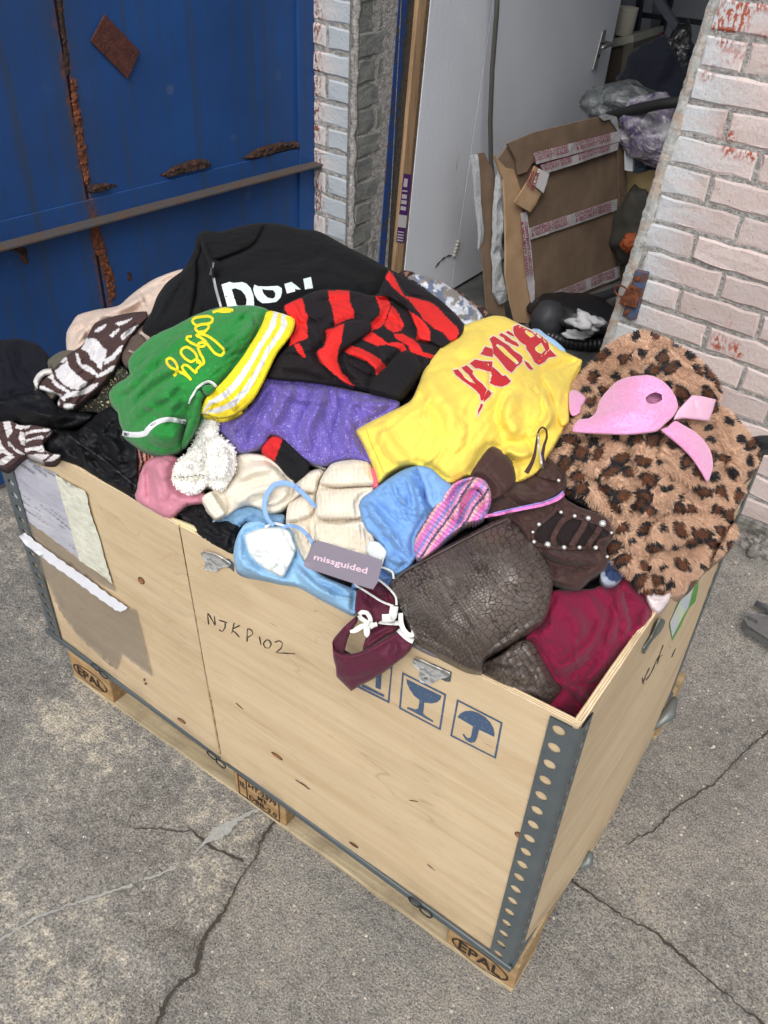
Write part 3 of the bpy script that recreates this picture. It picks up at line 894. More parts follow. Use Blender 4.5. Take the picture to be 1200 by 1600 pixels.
for a, b in (((1162, 966), (1168, 978)), ((1168, 978), (1215, 1008))):
    p, q_ = gl(*a, .03), gl(*b, .03); m.hexa([(p[0], p[1], .008 + FZ), (q_[0], q_[1], .008 + FZ), (q_[0], q_[1] + .004, .008 + FZ), (p[0], p[1] + .004, .008 + FZ)], [(p[0], p[1], .029 + FZ), (q_[0], q_[1], .029 + FZ), (q_[0], q_[1] + .004, .029 + FZ), (p[0], p[1] + .004, .029 + FZ)])
m.build('fork_flange', GALV, fk)
m = MB(); m.tube([gl(1180, 942, .03), gl(1240, 968, .03)], .009, 14); m.build('round_bar', GALV, fk, smooth=True)
m = MB(); m.tube([gl(1196, 955, .035), gl(1240, 975, .035)], .006, 10); m.build('pin', GALV, fk, smooth=True)

# ================================================================== THINGS IN THE DOORWAY
_fc = {}
def text2d(s, bold=False, res=2):
    key = (s, bold)
    if key in _fc: return _fc[key]
    cu = bpy.data.curves.new('t', 'FONT'); cu.body = s; cu.size = 1; cu.resolution_u = res
    if bold: cu.offset = .022
    ob = bpy.data.objects.new('t', cu); COL.objects.link(ob)
    dg = bpy.context.evaluated_depsgraph_get()
    me = ob.evaluated_get(dg).to_mesh()
    V = np.array([tuple(v.co)[:2] for v in me.vertices]); F = [tuple(p.vertices) for p in me.polygons]
    ob.evaluated_get(dg).to_mesh_clear()
    bpy.data.objects.remove(ob); bpy.data.curves.remove(cu)
    lo, hi = V.min(0), V.max(0)
    V = (V - lo) / (hi - lo)
    _fc[key] = (V, F)
    return V, F

def refine(V, F, maxe):
    bm = bmesh.new(); vs = [bm.verts.new((x, y, 0)) for x, y in V]
    for f in F:
        try: bm.faces.new([vs[i] for i in f])
        except ValueError: pass
    bmesh.ops.triangulate(bm, faces=bm.faces[:])
    for _ in range(3):
        e = [e for e in bm.edges if e.calc_length() > maxe]
        if not e: break
        bmesh.ops.subdivide_edges(bm, edges=e, cuts=1, use_grid_fill=False)
        bmesh.ops.triangulate(bm, faces=bm.faces[:])
    bm.verts.index_update()
    V = np.array([(v.co.x, v.co.y) for v in bm.verts]); F = [tuple(v.index for v in f.verts) for f in bm.faces]
    bm.free()
    return V, F

def quad_text(name, s, Q, off, mat, parent, bold=False):
    """text laid on the 3D quad Q = (bottom-left, bottom-right, top-right, top-left), raised by vector off"""
    V, F = text2d(s, bold); Q = [np.array(q, float) for q in Q]
    P = [(Q[0] * (1 - u) + Q[1] * u) * (1 - v) + (Q[3] * (1 - u) + Q[2] * u) * v + off for u, v in V]
    return mesh(name, P, F, mat, parent, smooth=False)

CARD = None
def card_mat(name, c1, c2):
    g = G(name)
    g.color(g.ramp(g.noise(9, detail=5), (.3, srgb(*c1)), (.7, srgb(*c2))))
    g.set(Roughness=.85, Specular_IOR_Level=.25)
    g.bump(g.noise(1, co=g.mapping(sc=(30, 30, 260)), detail=2), .25, .002); g.bump(g.noise(12, detail=3), .3, .008)
    return g.m
CARD = card_mat('cardboard', (112, 94, 78), (130, 110, 92)); CARDL = card_mat('cardboard_light', (160, 132, 102), (182, 152, 120))
TAPE = G('grey_tape'); TAPE.color(TAPE.ramp(TAPE.noise(40, detail=3), (.3, srgb(172, 168, 170)), (.7, srgb(206, 202, 204)))); TAPE.set(Roughness=.3); TAPE.bump(TAPE.noise(90, detail=3), .4, .003); TAPE = TAPE.m
TRED = solid('tape_red', srgb(150, 62, 84), .5, bump=0)
PLASTIC = solid('bubble_wrap', srgb(170, 174, 178), .25, var=.35, scale=90, bump=1, bscale=90)

cb = empty('cardboard_carton', at_z(830, 500, GZ))
tag(cb, 'flattened brown carton with red lettered tape leaning on the white door', 'carton')
BLp, BRp = at_z(836, 500, GZ), at_z(966, 440, GZ)
# lean the face back: heights from the photograph
def face_plane():
    d = BRp - BLp; d[2] = 0; d /= np.linalg.norm(d)
    n = np.array([d[1], -d[0], 0]);
    if n @ (CAM - BLp) < 0: n = -n
    return d, n
cdir, cn = face_plane()
lean = math.radians(9)
nf = cn * math.cos(lean) + np.array([0, 0, 1]) * math.sin(lean)
def C3(x, y, h=0.): return plane_hit(x, y, BLp + nf * h, nf)
def cplate(name, pts, h0, h1, mat, parent=cb, step=None, bevel=0, wav=0):
    loop = [C3(x, y, 0) for x, y in pts]
    e1 = cdir; e2 = np.cross(nf, e1)
    L2 = np.array([((p - BLp) @ e1, (p - BLp) @ e2) for p in loop])
    L2 = resample(L2, step or .03)
    V2, F2, bd = fill(L2, step or .03)
    W = wav * fbm(V2[:, 0] * 9, V2[:, 1] * 9, 7)
    top = [BLp + e1 * a + e2 * b + nf * (h1 + q) for (a, b), q in zip(V2, W)]; bot = [BLp + e1 * a + e2 * b + nf * (h0 + q * .5) for (a, b), q in zip(V2, W)]
    n = len(V2); k = len(bd)
    cr = [tuple(f) for f in F2]
    F = cr + [tuple(i + n for i in f[::-1]) for f in cr] + [(bd[i], bd[(i + 1) % k], bd[(i + 1) % k] + n, bd[i] + n) for i in range(k)]
    o = mesh(name, top + bot, F, mat, parent, smooth=False)
    return o
cplate('front_face', [(776, 252), (792, 230), (840, 212), (900, 196), (950, 190), (958, 186), (968, 250), (972, 330), (972, 440), (900, 470), (829, 498), (826, 430), (818, 330), (806, 300)], -.006, 0, CARD, step=.02, wav=.003)
cplate('side_flap', [(788, 262), (800, 264), (812, 300), (814, 340), (818, 400), (824, 440), (829, 505), (803, 503), (795, 470), (788, 430), (788, 380), (787, 320), (784, 280), (769, 242)], .0, .008, CARDL, step=.02, wav=.004)
cplate('side_edge', [(956, 190), (962, 184), (974, 220), (978, 300), (980, 400), (975, 438), (966, 442), (966, 330), (963, 250)], .002, .008, CARD, step=.02, wav=.004)
cplate('top_flap', [(788, 224), (830, 207), (890, 192), (932, 182), (954, 180), (961, 205), (964, 222), (905, 236), (850, 250), (826, 254), (818, 268), (806, 272), (803, 252), (797, 240)], .006, .016, CARD, step=.018, wav=.005)
cplate('back_layer', [(757, 242), (772, 240), (786, 270), (788, 330), (796, 430), (804, 500), (775, 492), (768, 400), (762, 320)], -.05, -.044, CARD, step=.02, wav=.003)
cplate('bubble_wrap', [(783, 280), (787, 270), (789, 330), (787, 400), (793, 440), (802, 470), (790, 478), (781, 460), (778, 380), (780, 320)], -.03, -.01, PLASTIC, step=.012, wav=.03)
cplate('bubble_wrap', [(750, 245), (757, 242), (762, 300), (766, 380), (762, 392), (757, 320)], -.046, -.036, PLASTIC, step=.012, wav=.02)
cplate('torn_flap', [(793, 315), (815, 278), (824, 258), (843, 270), (846, 286), (828, 312), (817, 330)], .03, .034, CARDL, step=.012, wav=.01)
def tape(pts, rows, h=.0115):
    """strip of tape: 4 px corners TL,TR,BR,BL with printed words"""
    cplate('tape', pts, h - .001, h, TAPE, step=.014, wav=.006)
    TL, TR, BR, BL = [np.array(p, float) for p in pts]
    k = rows
    for i in range(k):
        u0, u1 = (i + .08) / k, (i + .9) / k
        for (v0, v1, s) in ((.12, .46, 'CONTENTS CHECKED'), (.54, .88, '& SECURITY SEALED')):
            q = lambda u, v: C3(*((TL * (1 - u) + TR * u) * (1 - v) + (BL * (1 - u) + BR * u) * v), h + .006)
            quad_text('tape_print', s, (q(u0, v1), q(u1, v1), q(u1, v0), q(u0, v0)), nf * 0, TRED, cb, True)
tape([(826, 238), (960, 204), (963, 220), (830, 256)], 2, .024)
tape([(838, 257), (960, 222), (958, 234), (842, 272)], 2, .0225)
tape([(824, 356), (962, 310), (962, 328), (826, 374)], 2, .010)
tape([(829, 470), (964, 415), (966, 433), (830, 487)], 3, .010)
cplate('tape', [(808, 332), (818, 330), (824, 380), (830, 440), (830, 485), (824, 470), (816, 420), (812, 370)], .0155, .0165, TAPE, step=.012, wav=.006)
A_, B_ = (820, 352), (829, 425)
for (dx, s) in ((1.5, 'CONTENTS CHECKED'), (-4.5, '& SECURITY SEALED')):
    q = lambda x, y: C3(x, y, .021)
    quad_text('tape_print', s, (q(820 + dx - 2.2, 346), q(829 + dx - 2.2, 430), q(829 + dx + 2.4, 430), q(820 + dx + 2.4, 346)), nf * 0, TRED, cb, True)
cplate('tag_paper', [(820, 287), (829, 262), (845, 270), (836, 300)], .038, .040, WPR, step=.012)
for (t0, s) in ((.28, 'CONTENT'), (.72, 'SECUR')):
    a = np.array([820, 287.]) * (1 - t0) + np.array([836, 300.]) * t0; b = np.array([829, 262.]) * (1 - t0) + np.array([845, 270.]) * t0
    d = (np.array([836, 300.]) - np.array([820, 287.])) * .18
    quad_text('tape_print', s, (C3(*(a + d), .043), C3(*(b + d), .043), C3(*(b - d), .043), C3(*(a - d), .043)), nf * 0, TRED, cb, True)
cplate('wrap_scrap', [(928, 182), (940, 178), (955, 182), (960, 205), (963, 214), (955, 200), (945, 186), (935, 188)], .02, .026, PLASTIC, step=.01, wav=.012)

# ---- clutter: everything stands at its own depth inside the room
def yq(x, y, Y): return at_y(x, y, Y)
def yplate(name, pts, Y, depth, mat, parent=None, bevel=0):
    A = [yq(x, y, Y) for x, y in pts]
    m = MB(); n = len(A)
    B = [p + np.array([0, depth, 0]) for p in A]
    m.add(A + B, [tuple(range(n)), tuple(range(2 * n - 1, n - 1, -1))] + [(i, (i + 1) % n, (i + 1) % n + n, i + n) for i in range(n)])
    return m.build(name, mat, parent, bevel=bevel)
DWOOD = solid('dark_wood', srgb(70, 60, 54), .7, var=.3, scale=12); LAM = solid('pale_laminate', srgb(150, 150, 140), .6, var=.2, scale=20)
cbn = empty('cabinet', yq(950, 150, 3.95)); tag(cbn, 'old dark wooden cabinet with a pale worktop beyond the open door', 'cabinet')
yplate('top', [(880, 76), (990, 54), (990, 66), (880, 88)], 3.9, .4, LAM, cbn)
yplate('door_panel', [(880, 90), (982, 70), (966, 180), (880, 200)], 3.93, .03, DWOOD, cbn)
yplate('frame', [(975, 70), (990, 66), (970, 200), (958, 200)], 3.9, .3, LAM if 0 else solid('grey_wood', srgb(88, 84, 76), .7), cbn)
yplate('frame', [(918, 88), (930, 86), (912, 190), (900, 190)], 3.9, .02, DWOOD, cbn)
MUGW = solid('mug_white', srgb(188, 184, 172), .3, var=.04, bump=0)
def mug(c, r, h, label):
    e = empty('mug', c); tag(e, label, 'mug')
    m = MB(); n = 28; V = []; prof = [(.0, .0), (.86, 0), (.9, .02), (1, .95), (1, 1), (.93, 1), (.86, .1), (0, .08)]
    for (q, z) in prof:
        for k in range(n): V.append((c[0] + r * q * math.cos(k * 2 * math.pi / n), c[1] + r * q * math.sin(k * 2 * math.pi / n), c[2] + z * h))
    F = [(i * n + k, i * n + (k + 1) % n, (i + 1) * n + (k + 1) % n, (i + 1) * n + k) for i in range(len(prof) - 1) for k in range(n)]
    m.add(V, F); m.build('cup', MUGW, e, smooth=True)
    m = MB(); m.tube([(c[0] - r * .95 - .028 * math.sin(t), c[1] - .02, c[2] + h * .5 + .035 * math.cos(t)) for t in np.linspace(0, math.pi, 9)], .006, 8); m.build('handle', MUGW, e, smooth=True)
mug(tuple(yq(972, 54, 3.98)), .056, .12, 'larger white mug on the cabinet worktop, right one of the two')
mug(tuple(yq(951, 56, 3.98)), .04, .085, 'smaller white mug on the cabinet worktop, half hidden by its neighbour')
FRM = solid('dark_frame', srgb(38, 42, 52), .5, .3)
rk = empty('storage_rack', yq(1010, 200, 4.3)); tag(rk, 'dark steel storage rack with a diagonal brace at the back of the room', 'rack')
yplate('post', [(998, -30), (1006, -30), (984, 140), (976, 140)], 4.3, .04, FRM, rk)
yplate('post', [(1050, -30), (1058, -30), (1010, 140), (1003, 140)], 4.5, .04, FRM, rk)
yplate('beam', [(960, 14), (1110, 34), (1110, 42), (960, 22)], 4.45, .03, FRM, rk)
yplate('brace', [(1006, -20), (1022, -20), (1084, 75), (1074, 82)], 4.1, .03, solid('grey_brace', srgb(92, 98, 110), .5, .3), rk)
yplate('side_panel', [(1022, -20), (1045, -20), (1016, 130), (1008, 130)], 4.6, .01, solid('slate_panel', srgb(104, 110, 122), .8), rk)
tag(yplate('red_cloth_scrap', [(1026, 52), (1034, 50), (1032, 70), (1024, 72)], 4.25, .02, solid('dull_red', srgb(120, 30, 52), .8)), 'small dull red rag hooked on the dark rack', 'rag')
def bag_mat(name, c1, c2, c3, rough=.18, sc=9):
    g = G(name); g.color(g.ramp(g.noise(sc, detail=4, dist=1.2), (.3, srgb(*c1)), (.5, srgb(*c2)), (.68, srgb(*c3))))
    g.set(Roughness=rough, Coat_Weight=.5, Coat_Roughness=.12); g.bump(g.noise(14, detail=5, dist=1.5), 1, .03)
    return g.m
b1 = blob('clear_plastic_bag', tuple(yq(975, 165, 3.2)), (.2, .16, .085), bag_mat('clear_bag', (70, 76, 80), (110, 116, 118), (164, 166, 166)), 11, amp=.3)
tag(b1, 'clear grey plastic bag slumped behind the top of the carton', 'plastic bag')
b2 = blob('stuffed_plastic_bag', tuple(yq(1014, 200, 3.0)), (.14, .12, .12), bag_mat('stuffed_bag', (74, 52, 106), (150, 146, 160), (196, 196, 200), sc=16), 12, amp=.3)
tag(b2, 'clear plastic bag stuffed with white and purple packets behind the carton', 'plastic bag')
m = MB(); m.tube([yq(950, 182, 2.95), yq(990, 172, 2.9), yq(1030, 163, 2.85), yq(1075, 157, 2.8)], [.018, .022, .02, .02], 10)
tag(m.build('black_pipe', solid('black_foam', srgb(30, 31, 34), .7), smooth=True), 'black padded tube lying across the plastic bags', 'tube')
NAVY = fabric('navy_cloth', srgb(26, 30, 44), wr=.5, wrs=12)
b3 = blob('navy_sack', tuple(yq(1030, 140, 3.5)), (.19, .14, .19), NAVY, 14, amp=.35)
tag(b3, 'dark navy sack heaped behind the plastic bags', 'sack')
b4 = blob('black_bin_bag', tuple(yq(1056, 95, 3.5)), (.08, .08, .12), bag_mat('bin_bag', (18, 19, 22), (30, 32, 36), (60, 62, 66), .2), 15, amp=.4)
tag(b4, 'shiny black bin bag on top of the navy sack', 'bin bag')
tag(yplate('yellow_packet', [(976, 138), (985, 122), (997, 128), (990, 146)], 3.55, .06, solid('packet_yellow', srgb(214, 168, 26), .5)), 'yellow packet tucked between cabinet and navy sack', 'packet')
tag(yplate('white_card', [(975, 222), (990, 223), (988, 268), (976, 266)], 2.95, .02, solid('card_white', srgb(190, 194, 200), .6)), 'upright white card beside the right edge of the carton', 'card')
m = MB()
P = [yq(975, 268, 3.1), yq(1030, 266, 3.1), yq(1018, 330, 3.1), yq(975, 333, 3.1)]
m.hexa([P[3], P[2], P[2] + (0, .25, 0), P[3] + (0, .25, 0)], [P[0], P[1], P[1] + (0, .25, 0), P[0] + (0, .25, 0)])
tag(m.build('tan_carton', card_mat('tan_board', (170, 146, 104), (196, 172, 128)), bevel=.002), 'plain tan box behind the right edge of the taped carton', 'box')
tag(blob('blue_plastic_bag', tuple(yq(1002, 255, 3.15)), (.09, .07, .035), bag_mat('blue_bag', (34, 44, 72), (58, 72, 104), (120, 136, 160)), 17, amp=.4), 'small crumpled blue plastic bag on the tan box', 'plastic bag')
tag(blob('brown_paper_roll', tuple(yq(1000, 240, 3.3)), (.1, .05, .03), solid('kraft', srgb(150, 122, 74), .8), 18, amp=.15), 'roll of brown paper under the stuffed bag', 'paper roll')
tag(blob('low_sack', tuple(yq(995, 355, 3.0)), (.12, .1, .16), solid('low_dark', srgb(54, 52, 46), .8), 19, amp=.3, flat=GZ), 'dark sack on the floor beside the wall', 'sack')
tag(blob('orange_rag', tuple(yq(984, 380, 2.8)), (.035, .03, .04), solid('rust_orange', srgb(150, 74, 36), .8), 20, amp=.4), 'small orange rag beside the dark sack', 'rag')
# black bag with a corrugated hose and crumpled white liner on the threshold
BLK = solid('black_plastic', srgb(26, 27, 30), .4, bump=.3)
vb = empty('vacuum_cleaner', at_z(890, 505, GZ)); tag(vb, 'black vacuum cleaner lying on its side below the leaning carton', 'vacuum cleaner')
blob('body', tuple(at_z(905, 492, .17)), (.2, .13, .07), BLK, 21, vb, amp=.22)
blob('end_cap', tuple(at_z(858, 500, .16)), (.07, .075, .08), solid('charcoal_plastic', srgb(48, 50, 54), .6), 22, vb, amp=.08)
hp_ = catmull([at_z(*q, .12) for q in ((835, 505), (850, 520), (880, 532), (915, 538), (945, 537), (960, 528))], False, .004)
m = MB(); m.tube(hp_, [.024 + .003 * math.sin(i * 1.6) for i in range(len(hp_))], 12); m.build('hose', BLK, vb, smooth=True)
hp_ = catmull([at_z(*q, .17) for q in ((870, 480), (910, 470), (945, 462), (975, 450), (990, 448))], False, .01)
m = MB(); m.tube(hp_, .02, 10); m.build('wand', solid('dark_grey_pl', srgb(50, 52, 56), .35), vb, smooth=True)
PAPER = solid('crumpled_paper', srgb(200, 200, 204), .7, bump=.8, bscale=40)
tag(blob('crumpled_paper_bag', tuple(at_z(916, 505, .26)), (.062, .045, .035), PAPER, 23, sub=3, amp=.7), 'crumpled white paper bag on the black vacuum cleaner', 'paper bag')
tag(blob('paper_scrap', tuple(at_z(900, 523, .17)), (.045, .03, .012), PAPER, 24, sub=3, amp=.7), 'torn grey white scrap of paper by the corrugated hose', 'paper')

# ================================================================== CRATE AND PALLET
B0 = .144
NB, LB, FB, BB = map(np.array, ([0, 0, B0], [-1.234, .021, B0], [.003, .745, B0], [-1.2, .775, B0]))
NT, LT, FT, BT = map(np.array, ([-.003, .004, .785], [-1.156, -.03, .785], [-.003, .797, .785], [-1.16, .80, .785]))
HB, HT = np.array([-.675, .004, B0]), np.array([-.672, -.028, .785])

def ply_mat(name, base, dark):
    g = G(name); uv = g.tc.outputs['UV']
    grain = g.noise(1, co=g.mapping(uv, sc=(2.4, 34, 1), rot=(0, 0, .12)), detail=6, rough=.65, dist=.6)
    big = g.noise(1, co=g.mapping(uv, sc=(1.6, 7, 1), rot=(0, 0, .1)), detail=4, dist=1.6)
    fine = g.noise(1, co=g.mapping(uv, sc=(16, 520, 1)), detail=2)
    c = g.mix(g.ramp(grain, (.36, 0.), (.62, 1.)), dark, base)
    c = g.mix(g.ramp(big, (.42, 0.), (.6, .45)), c, tuple(min(1, x * 1.12) for x in base[:3]) + (1,))
    cn_ = g.noise(1, co=g.mapping(uv, sc=(1.5, 6.5, 1), rot=(0, 0, .12)), detail=3, rough=.5, dist=.5)
    ct = g.math('ABSOLUTE', g.math('SUBTRACT', g.math('FRACT', g.math('MULTIPLY', cn_, 17.0)), .5))
    ctm = g.math('MULTIPLY', g.ramp(ct, (.0, 1.), (.07, 0.)), g.ramp(g.noise(5, co=uv, detail=2), (.45, 0.), (.65, .5)))
    c = g.mix(ctm, c, tuple(x * .6 for x in dark[:3]) + (1,))
    c = g.mix(g.ramp(fine, (.3, .14), (.5, 0.)), c, tuple(x * .6 for x in dark[:3]) + (1,))
    fl = g.ramp(g.noise(1, co=g.mapping(uv, sc=(22, 130, 1), rot=(0, 0, .35)), detail=1), (.76, 0.), (.80, .5))
    c = g.mix(fl, c, srgb(110, 78, 50))
    smear = g.ramp(g.noise(2.4, co=uv, detail=5, rough=.7), (.5, 0.), (.78, .35))
    c = g.mix(smear, c, srgb(150, 128, 98))
    sc_ = g.ramp(g.noise(1, co=g.mapping(uv, sc=(2.2, 16, 1), rot=(0, 0, -.5)), detail=6, rough=.75, dist=.8), (.6, 0.), (.72, .4))
    c = g.mix(sc_, c, srgb(146, 130, 108))
    sx = g.N('SeparateXYZ'); g.L(uv, sx.inputs[0])
    low_ = g.math('MULTIPLY', g.ramp(sx.outputs[1], (.0, .55), (.09, 0.)), g.ramp(g.noise(11, co=uv, detail=5), (.35, 0.), (.65, 1.)))
    c = g.mix(low_, c, srgb(128, 108, 84))
    g.color(c); g.set(Roughness=.62, Specular_IOR_Level=.35)
    g.bump(grain, .08, .002); g.bump(g.noise(3, co=uv, detail=2), .25, .01); g.bump(g.noise(400, co=uv), .12, .0006)
    return g.m
PLY = ply_mat('birch_plywood', srgb(201, 181, 149), srgb(189, 165, 131))
PLYS = PLY
def edge_mat():
    g = G('plywood_edge'); uv = g.tc.outputs['UV']
    sx = g.N('SeparateXYZ'); g.L(uv, sx.inputs[0])
    band = g.wave(1.0, co=g.mapping(uv, sc=(0.01, 1, 1)), axis='Y')
    st = g.math('FRACT', g.math('MULTIPLY', sx.outputs[1], 3.0))
    c = g.ramp(st, (.0, srgb(224, 204, 168)), (.55, srgb(236, 220, 188)), (.7, srgb(158, 124, 86)), (.95, srgb(214, 188, 146)))
    c = g.mix(g.ramp(g.noise(1, co=g.mapping(uv, sc=(40, 3, 1)), detail=4), (.4, 0.), (.7, .5)), c, srgb(180, 146, 104))
    g.color(c); g.set(Roughness=.85); g.bump(g.noise(1, co=g.mapping(uv, sc=(200, 4, 1)), detail=3), .6, .002)
    return g.m
EDGE = edge_mat()
PANELS = []
def panel(name, parent, b0, b1, t1, t0, thick=.0095, bow=0., nu=40, nv=24, u_off=0., ragged=0., seed=0, bowt=0.):
    """plywood sheet; outer face is on the right-hand side of b0->b1 seen from above pointing out"""
    b0, b1, t0, t1 = map(np.asarray, (b0, b1, t0, t1))
    L_ = np.linalg.norm(b1 - b0); H_ = t0[2] - b0[2]
    nrm = np.cross(b1 - b0, t0 - b0); nrm /= np.linalg.norm(nrm)
    V, U = [], []
    rg = np.random.default_rng(seed)
    for side in (0, 1):
        for j in range(nv + 1):
            v = j / nv
            for i in range(nu + 1):
                u = i / nu
                p = (b0 * (1 - u) + b1 * u) * (1 - v) + (t0 * (1 - u) + t1 * u) * v
                bb = (bow * (1 - v) + bowt * v) * 4 * u * (1 - u) + .0012 * float(vnoise(np.array(u * 4.), np.array(v * 3.), seed))
                p = p + nrm * (bb - thick * side)
                if j == nv and ragged: p = p + np.array([0, 0, ragged * float(vnoise(np.array(u * 14.), np.array(side * 1.), seed + 4)) + rg.normal(0, ragged * .15)])
                V.append(p); U.append((u_off + u * L_, v * H_))
    n1 = (nu + 1) * (nv + 1)
    idx = lambda s, i, j: s * n1 + j * (nu + 1) + i
    F, UF, M_ = [], [], []
    def add(f, us=None, mi=0): F.append(f); UF.extend(us or [U[k] for k in f]); M_.append(mi)
    for j in range(nv):
        for i in range(nu):
            add((idx(0, i, j), idx(0, i + 1, j), idx(0, i + 1, j + 1), idx(0, i, j + 1)))
            add((idx(1, i, j), idx(1, i, j + 1), idx(1, i + 1, j + 1), idx(1, i + 1, j)))
    for i in range(nu):
        a, b = i / nu * L_, (i + 1) / nu * L_
        add((idx(0, i, nv), idx(0, i + 1, nv), idx(1, i + 1, nv), idx(1, i, nv)), [(a, 0), (b, 0), (b, 1), (a, 1)], 1)
        add((idx(0, i, 0), idx(1, i, 0), idx(1, i + 1, 0), idx(0, i + 1, 0)), [(a, 0), (a, 1), (b, 1), (b, 0)], 1)
    for j in range(nv):
        a, b = j / nv * H_, (j + 1) / nv * H_
        add((idx(0, 0, j), idx(0, 0, j + 1), idx(1, 0, j + 1), idx(1, 0, j)), [(a, 0), (b, 0), (b, 1), (a, 1)], 1)
        add((idx(0, nu, j), idx(1, nu, j), idx(1, nu, j + 1), idx(0, nu, j + 1)), [(a, 0), (a, 1), (b, 1), (b, 0)], 1)
    PANELS.append((V, F))
    return mesh(name, V, F, [PLY, EDGE], parent, smooth=False, uv=UF, fmat=M_)

crate = empty('plywood_crate', (-.6, .38, B0))
tag(crate, 'large birch plywood crate with perforated steel corners, heaped with clothes', 'crate')
gap = np.array([.0015, 0, 0])
panel('side_panel', crate, HB + gap, NB, NT, HT + gap, u_off=0, seed=1)
panel('side_panel', crate, LB, HB - gap, HT - gap, LT, u_off=2.3, seed=2)
panel('side_panel', crate, NB + (0, .006, 0), FB, FT, NT + (0, .006, 0), bow=.022, bowt=.002, u_off=5.1, ragged=.004, seed=3)
panel('side_panel', crate, FB, BB, BT, FT, u_off=7, seed=4)
panel('side_panel', crate, BB, LB, LT, BT, u_off=9, seed=5)
m = MB(); m.box((-1.2, .02, B0 + .002), (-.01, .77, B0 + .012)); m.build('floor_panel', PLY, crate)

bv, bf = [], []
for V, F in PANELS:
    n = len(bv); bv += [Vector(p) for p in V]; bf += [tuple(i + n for i in f) for f in F]
BVH = BVHTree.FromPolygons(bv, bf)
def on_crate(x, y, off=.0006):
    v = rays(x, y)[0]
    loc, nn, idx_, dist = BVH.ray_cast(Vector(CAM), Vector(v))
    if loc is None: return at_y(x, y, 0) 
    nn = Vector(nn)
    if nn.dot(Vector(v)) > 0: nn = -nn
    return np.array(loc + nn * off)
def crate_decal(name, loop, mat, off=.0007, step=8, holes=(), parent=crate, wav=0):
    loop = resample(loop, step); holes = [resample(h, step) for h in holes]
    V2, F2, bd = fill(loop, step, holes)
    P = []
    for i, (x, y) in enumerate(V2): P.append(on_crate(x, y, off + (wav * abs(math.sin(x * .31 + y * .17) + math.sin(y * .23 - x * .11)) if wav else 0)))
    return mesh(name, P, [tuple(f) for f in F2], mat, parent, smooth=bool(wav))
def crate_stroke(name, pts, wpx, mat, off=.0008, parent=crate, closed=False):
    P = catmull(pts, closed, 2.5); V, F = [], []
    n = len(P)
    for i, p in enumerate(P):
        a, b = (P[i - 1], P[(i + 1) % n]) if closed else (P[max(i - 1, 0)], P[min(i + 1, n - 1)])
        d = b - a; d = d / (np.linalg.norm(d) + 1e-9); nn = np.array([-d[1], d[0]]) * wpx / 2 * (.85 + .3 * math.sin(i * .9))
        V += [on_crate(*(p + nn), off), on_crate(*(p - nn), off)]
        if i: F.append((2 * i - 2, 2 * i - 1, 2 * i + 1, 2 * i))
    if closed: F.append((2 * n - 2, 2 * n - 1, 1, 0))
    return mesh(name, V, F, mat, parent, smooth=False)

# corner posts of perforated angle steel
def post_mat():
    g = G('grey_post_paint'); g.color(g.mix(g.ramp(g.noise(14, detail=5, rough=.7), (.4, 0.), (.75, .6)), srgb(78, 86, 90), srgb(98, 103, 104)))
    g.set(Roughness=.42, Metallic=.1); g.bump(g.noise(30, detail=3), .2, .003)
    return g.m
POST = post_mat()
def corner_post(bot, top, d1, d2, wd1, wd2, n=18, d1t=None, d2t=None):
    """d1, d2: directions of the two legs away from the corner"""
    bot, top, d1, d2 = map(lambda p: np.array(p, float), (bot, top, d1, d2))
    U_ = lambda v: v / np.linalg.norm(v)
    d1b, d2b = U_(d1), U_(d2)
    d1t = d1b if d1t is None else U_(np.array(d1t, float)); d2t = d2b if d2t is None else U_(np.array(d2t, float))
    m = MB(); R_ = .007; T = .0022
    def DD(t): return U_(d1b + (d1t - d1b) * t), U_(d2b + (d2t - d2b) * t)
    def P(a, leg, t, h):   # a = distance from corner along leg
        base = bot + (top - bot) * t
        d1, d2 = DD(t)
        return base + (d1 if leg == 0 else d2) * a - (d2 if leg == 0 else d1) * (h + .0022)
    def band(leg, w_):
        nn = 24
        for k in range(n):
            t0, t1 = k / n, (k + 1) / n; tc = (t0 + t1) / 2
            H_ = np.linalg.norm(top - bot) / n
            rx, rz = .0092, .0088
            ca = R_ + (w_ - R_) * .5
            outer, inner = [], []
            for q in range(nn):
                a = 2 * math.pi * q / nn; c_, s_ = math.cos(a), math.sin(a)
                mx = max(abs(c_), abs(s_))
                outer.append((ca + (w_ - R_) / 2 * c_ / mx, tc + (s_ / mx) / (2 * n)))
                inner.append((ca + rx * c_, tc + rz * s_ / (H_ * n)))
            for h0, lst in ((T, 0), (0, 1)):
                V = [P(a, leg, t, h0) for a, t in outer + inner]
                F = [(q, (q + 1) % nn, nn + (q + 1) % nn, nn + q) for q in range(nn)]
                m.add(V, F)
            V = [P(a, leg, t, T) for a, t in inner] + [P(a, leg, t, 0) for a, t in inner]
            m.add(V, [(q, (q + 1) % nn, nn + (q + 1) % nn, nn + q) for q in range(nn)])
        V = [P(w_, leg, 0, 0), P(w_, leg, 0, T), P(w_, leg, 1, T), P(w_, leg, 1, 0)]; m.add(V, [(0, 1, 2, 3)])
    band(0, wd1); band(1, wd2)
    # rounded bend
    V, F = [], []
    for j in range(19):
        t = j / 18; base = bot + (top - bot) * t
        d1, d2 = DD(t)
        for q in range(7):
            a = q / 6 * math.pi / 2
            c = base + d1 * R_ + d2 * R_
            rr_ = R_ + T + .0022
            V.append(c - d2 * rr_ * math.cos(a) - d1 * rr_ * math.sin(a))
    for j in range(18):
        for q in range(6):
            a = j * 7 + q; F.append((a, a + 1, a + 8, a + 7))
    m.add(V, F)
    return m.build('corner_post', POST, crate)
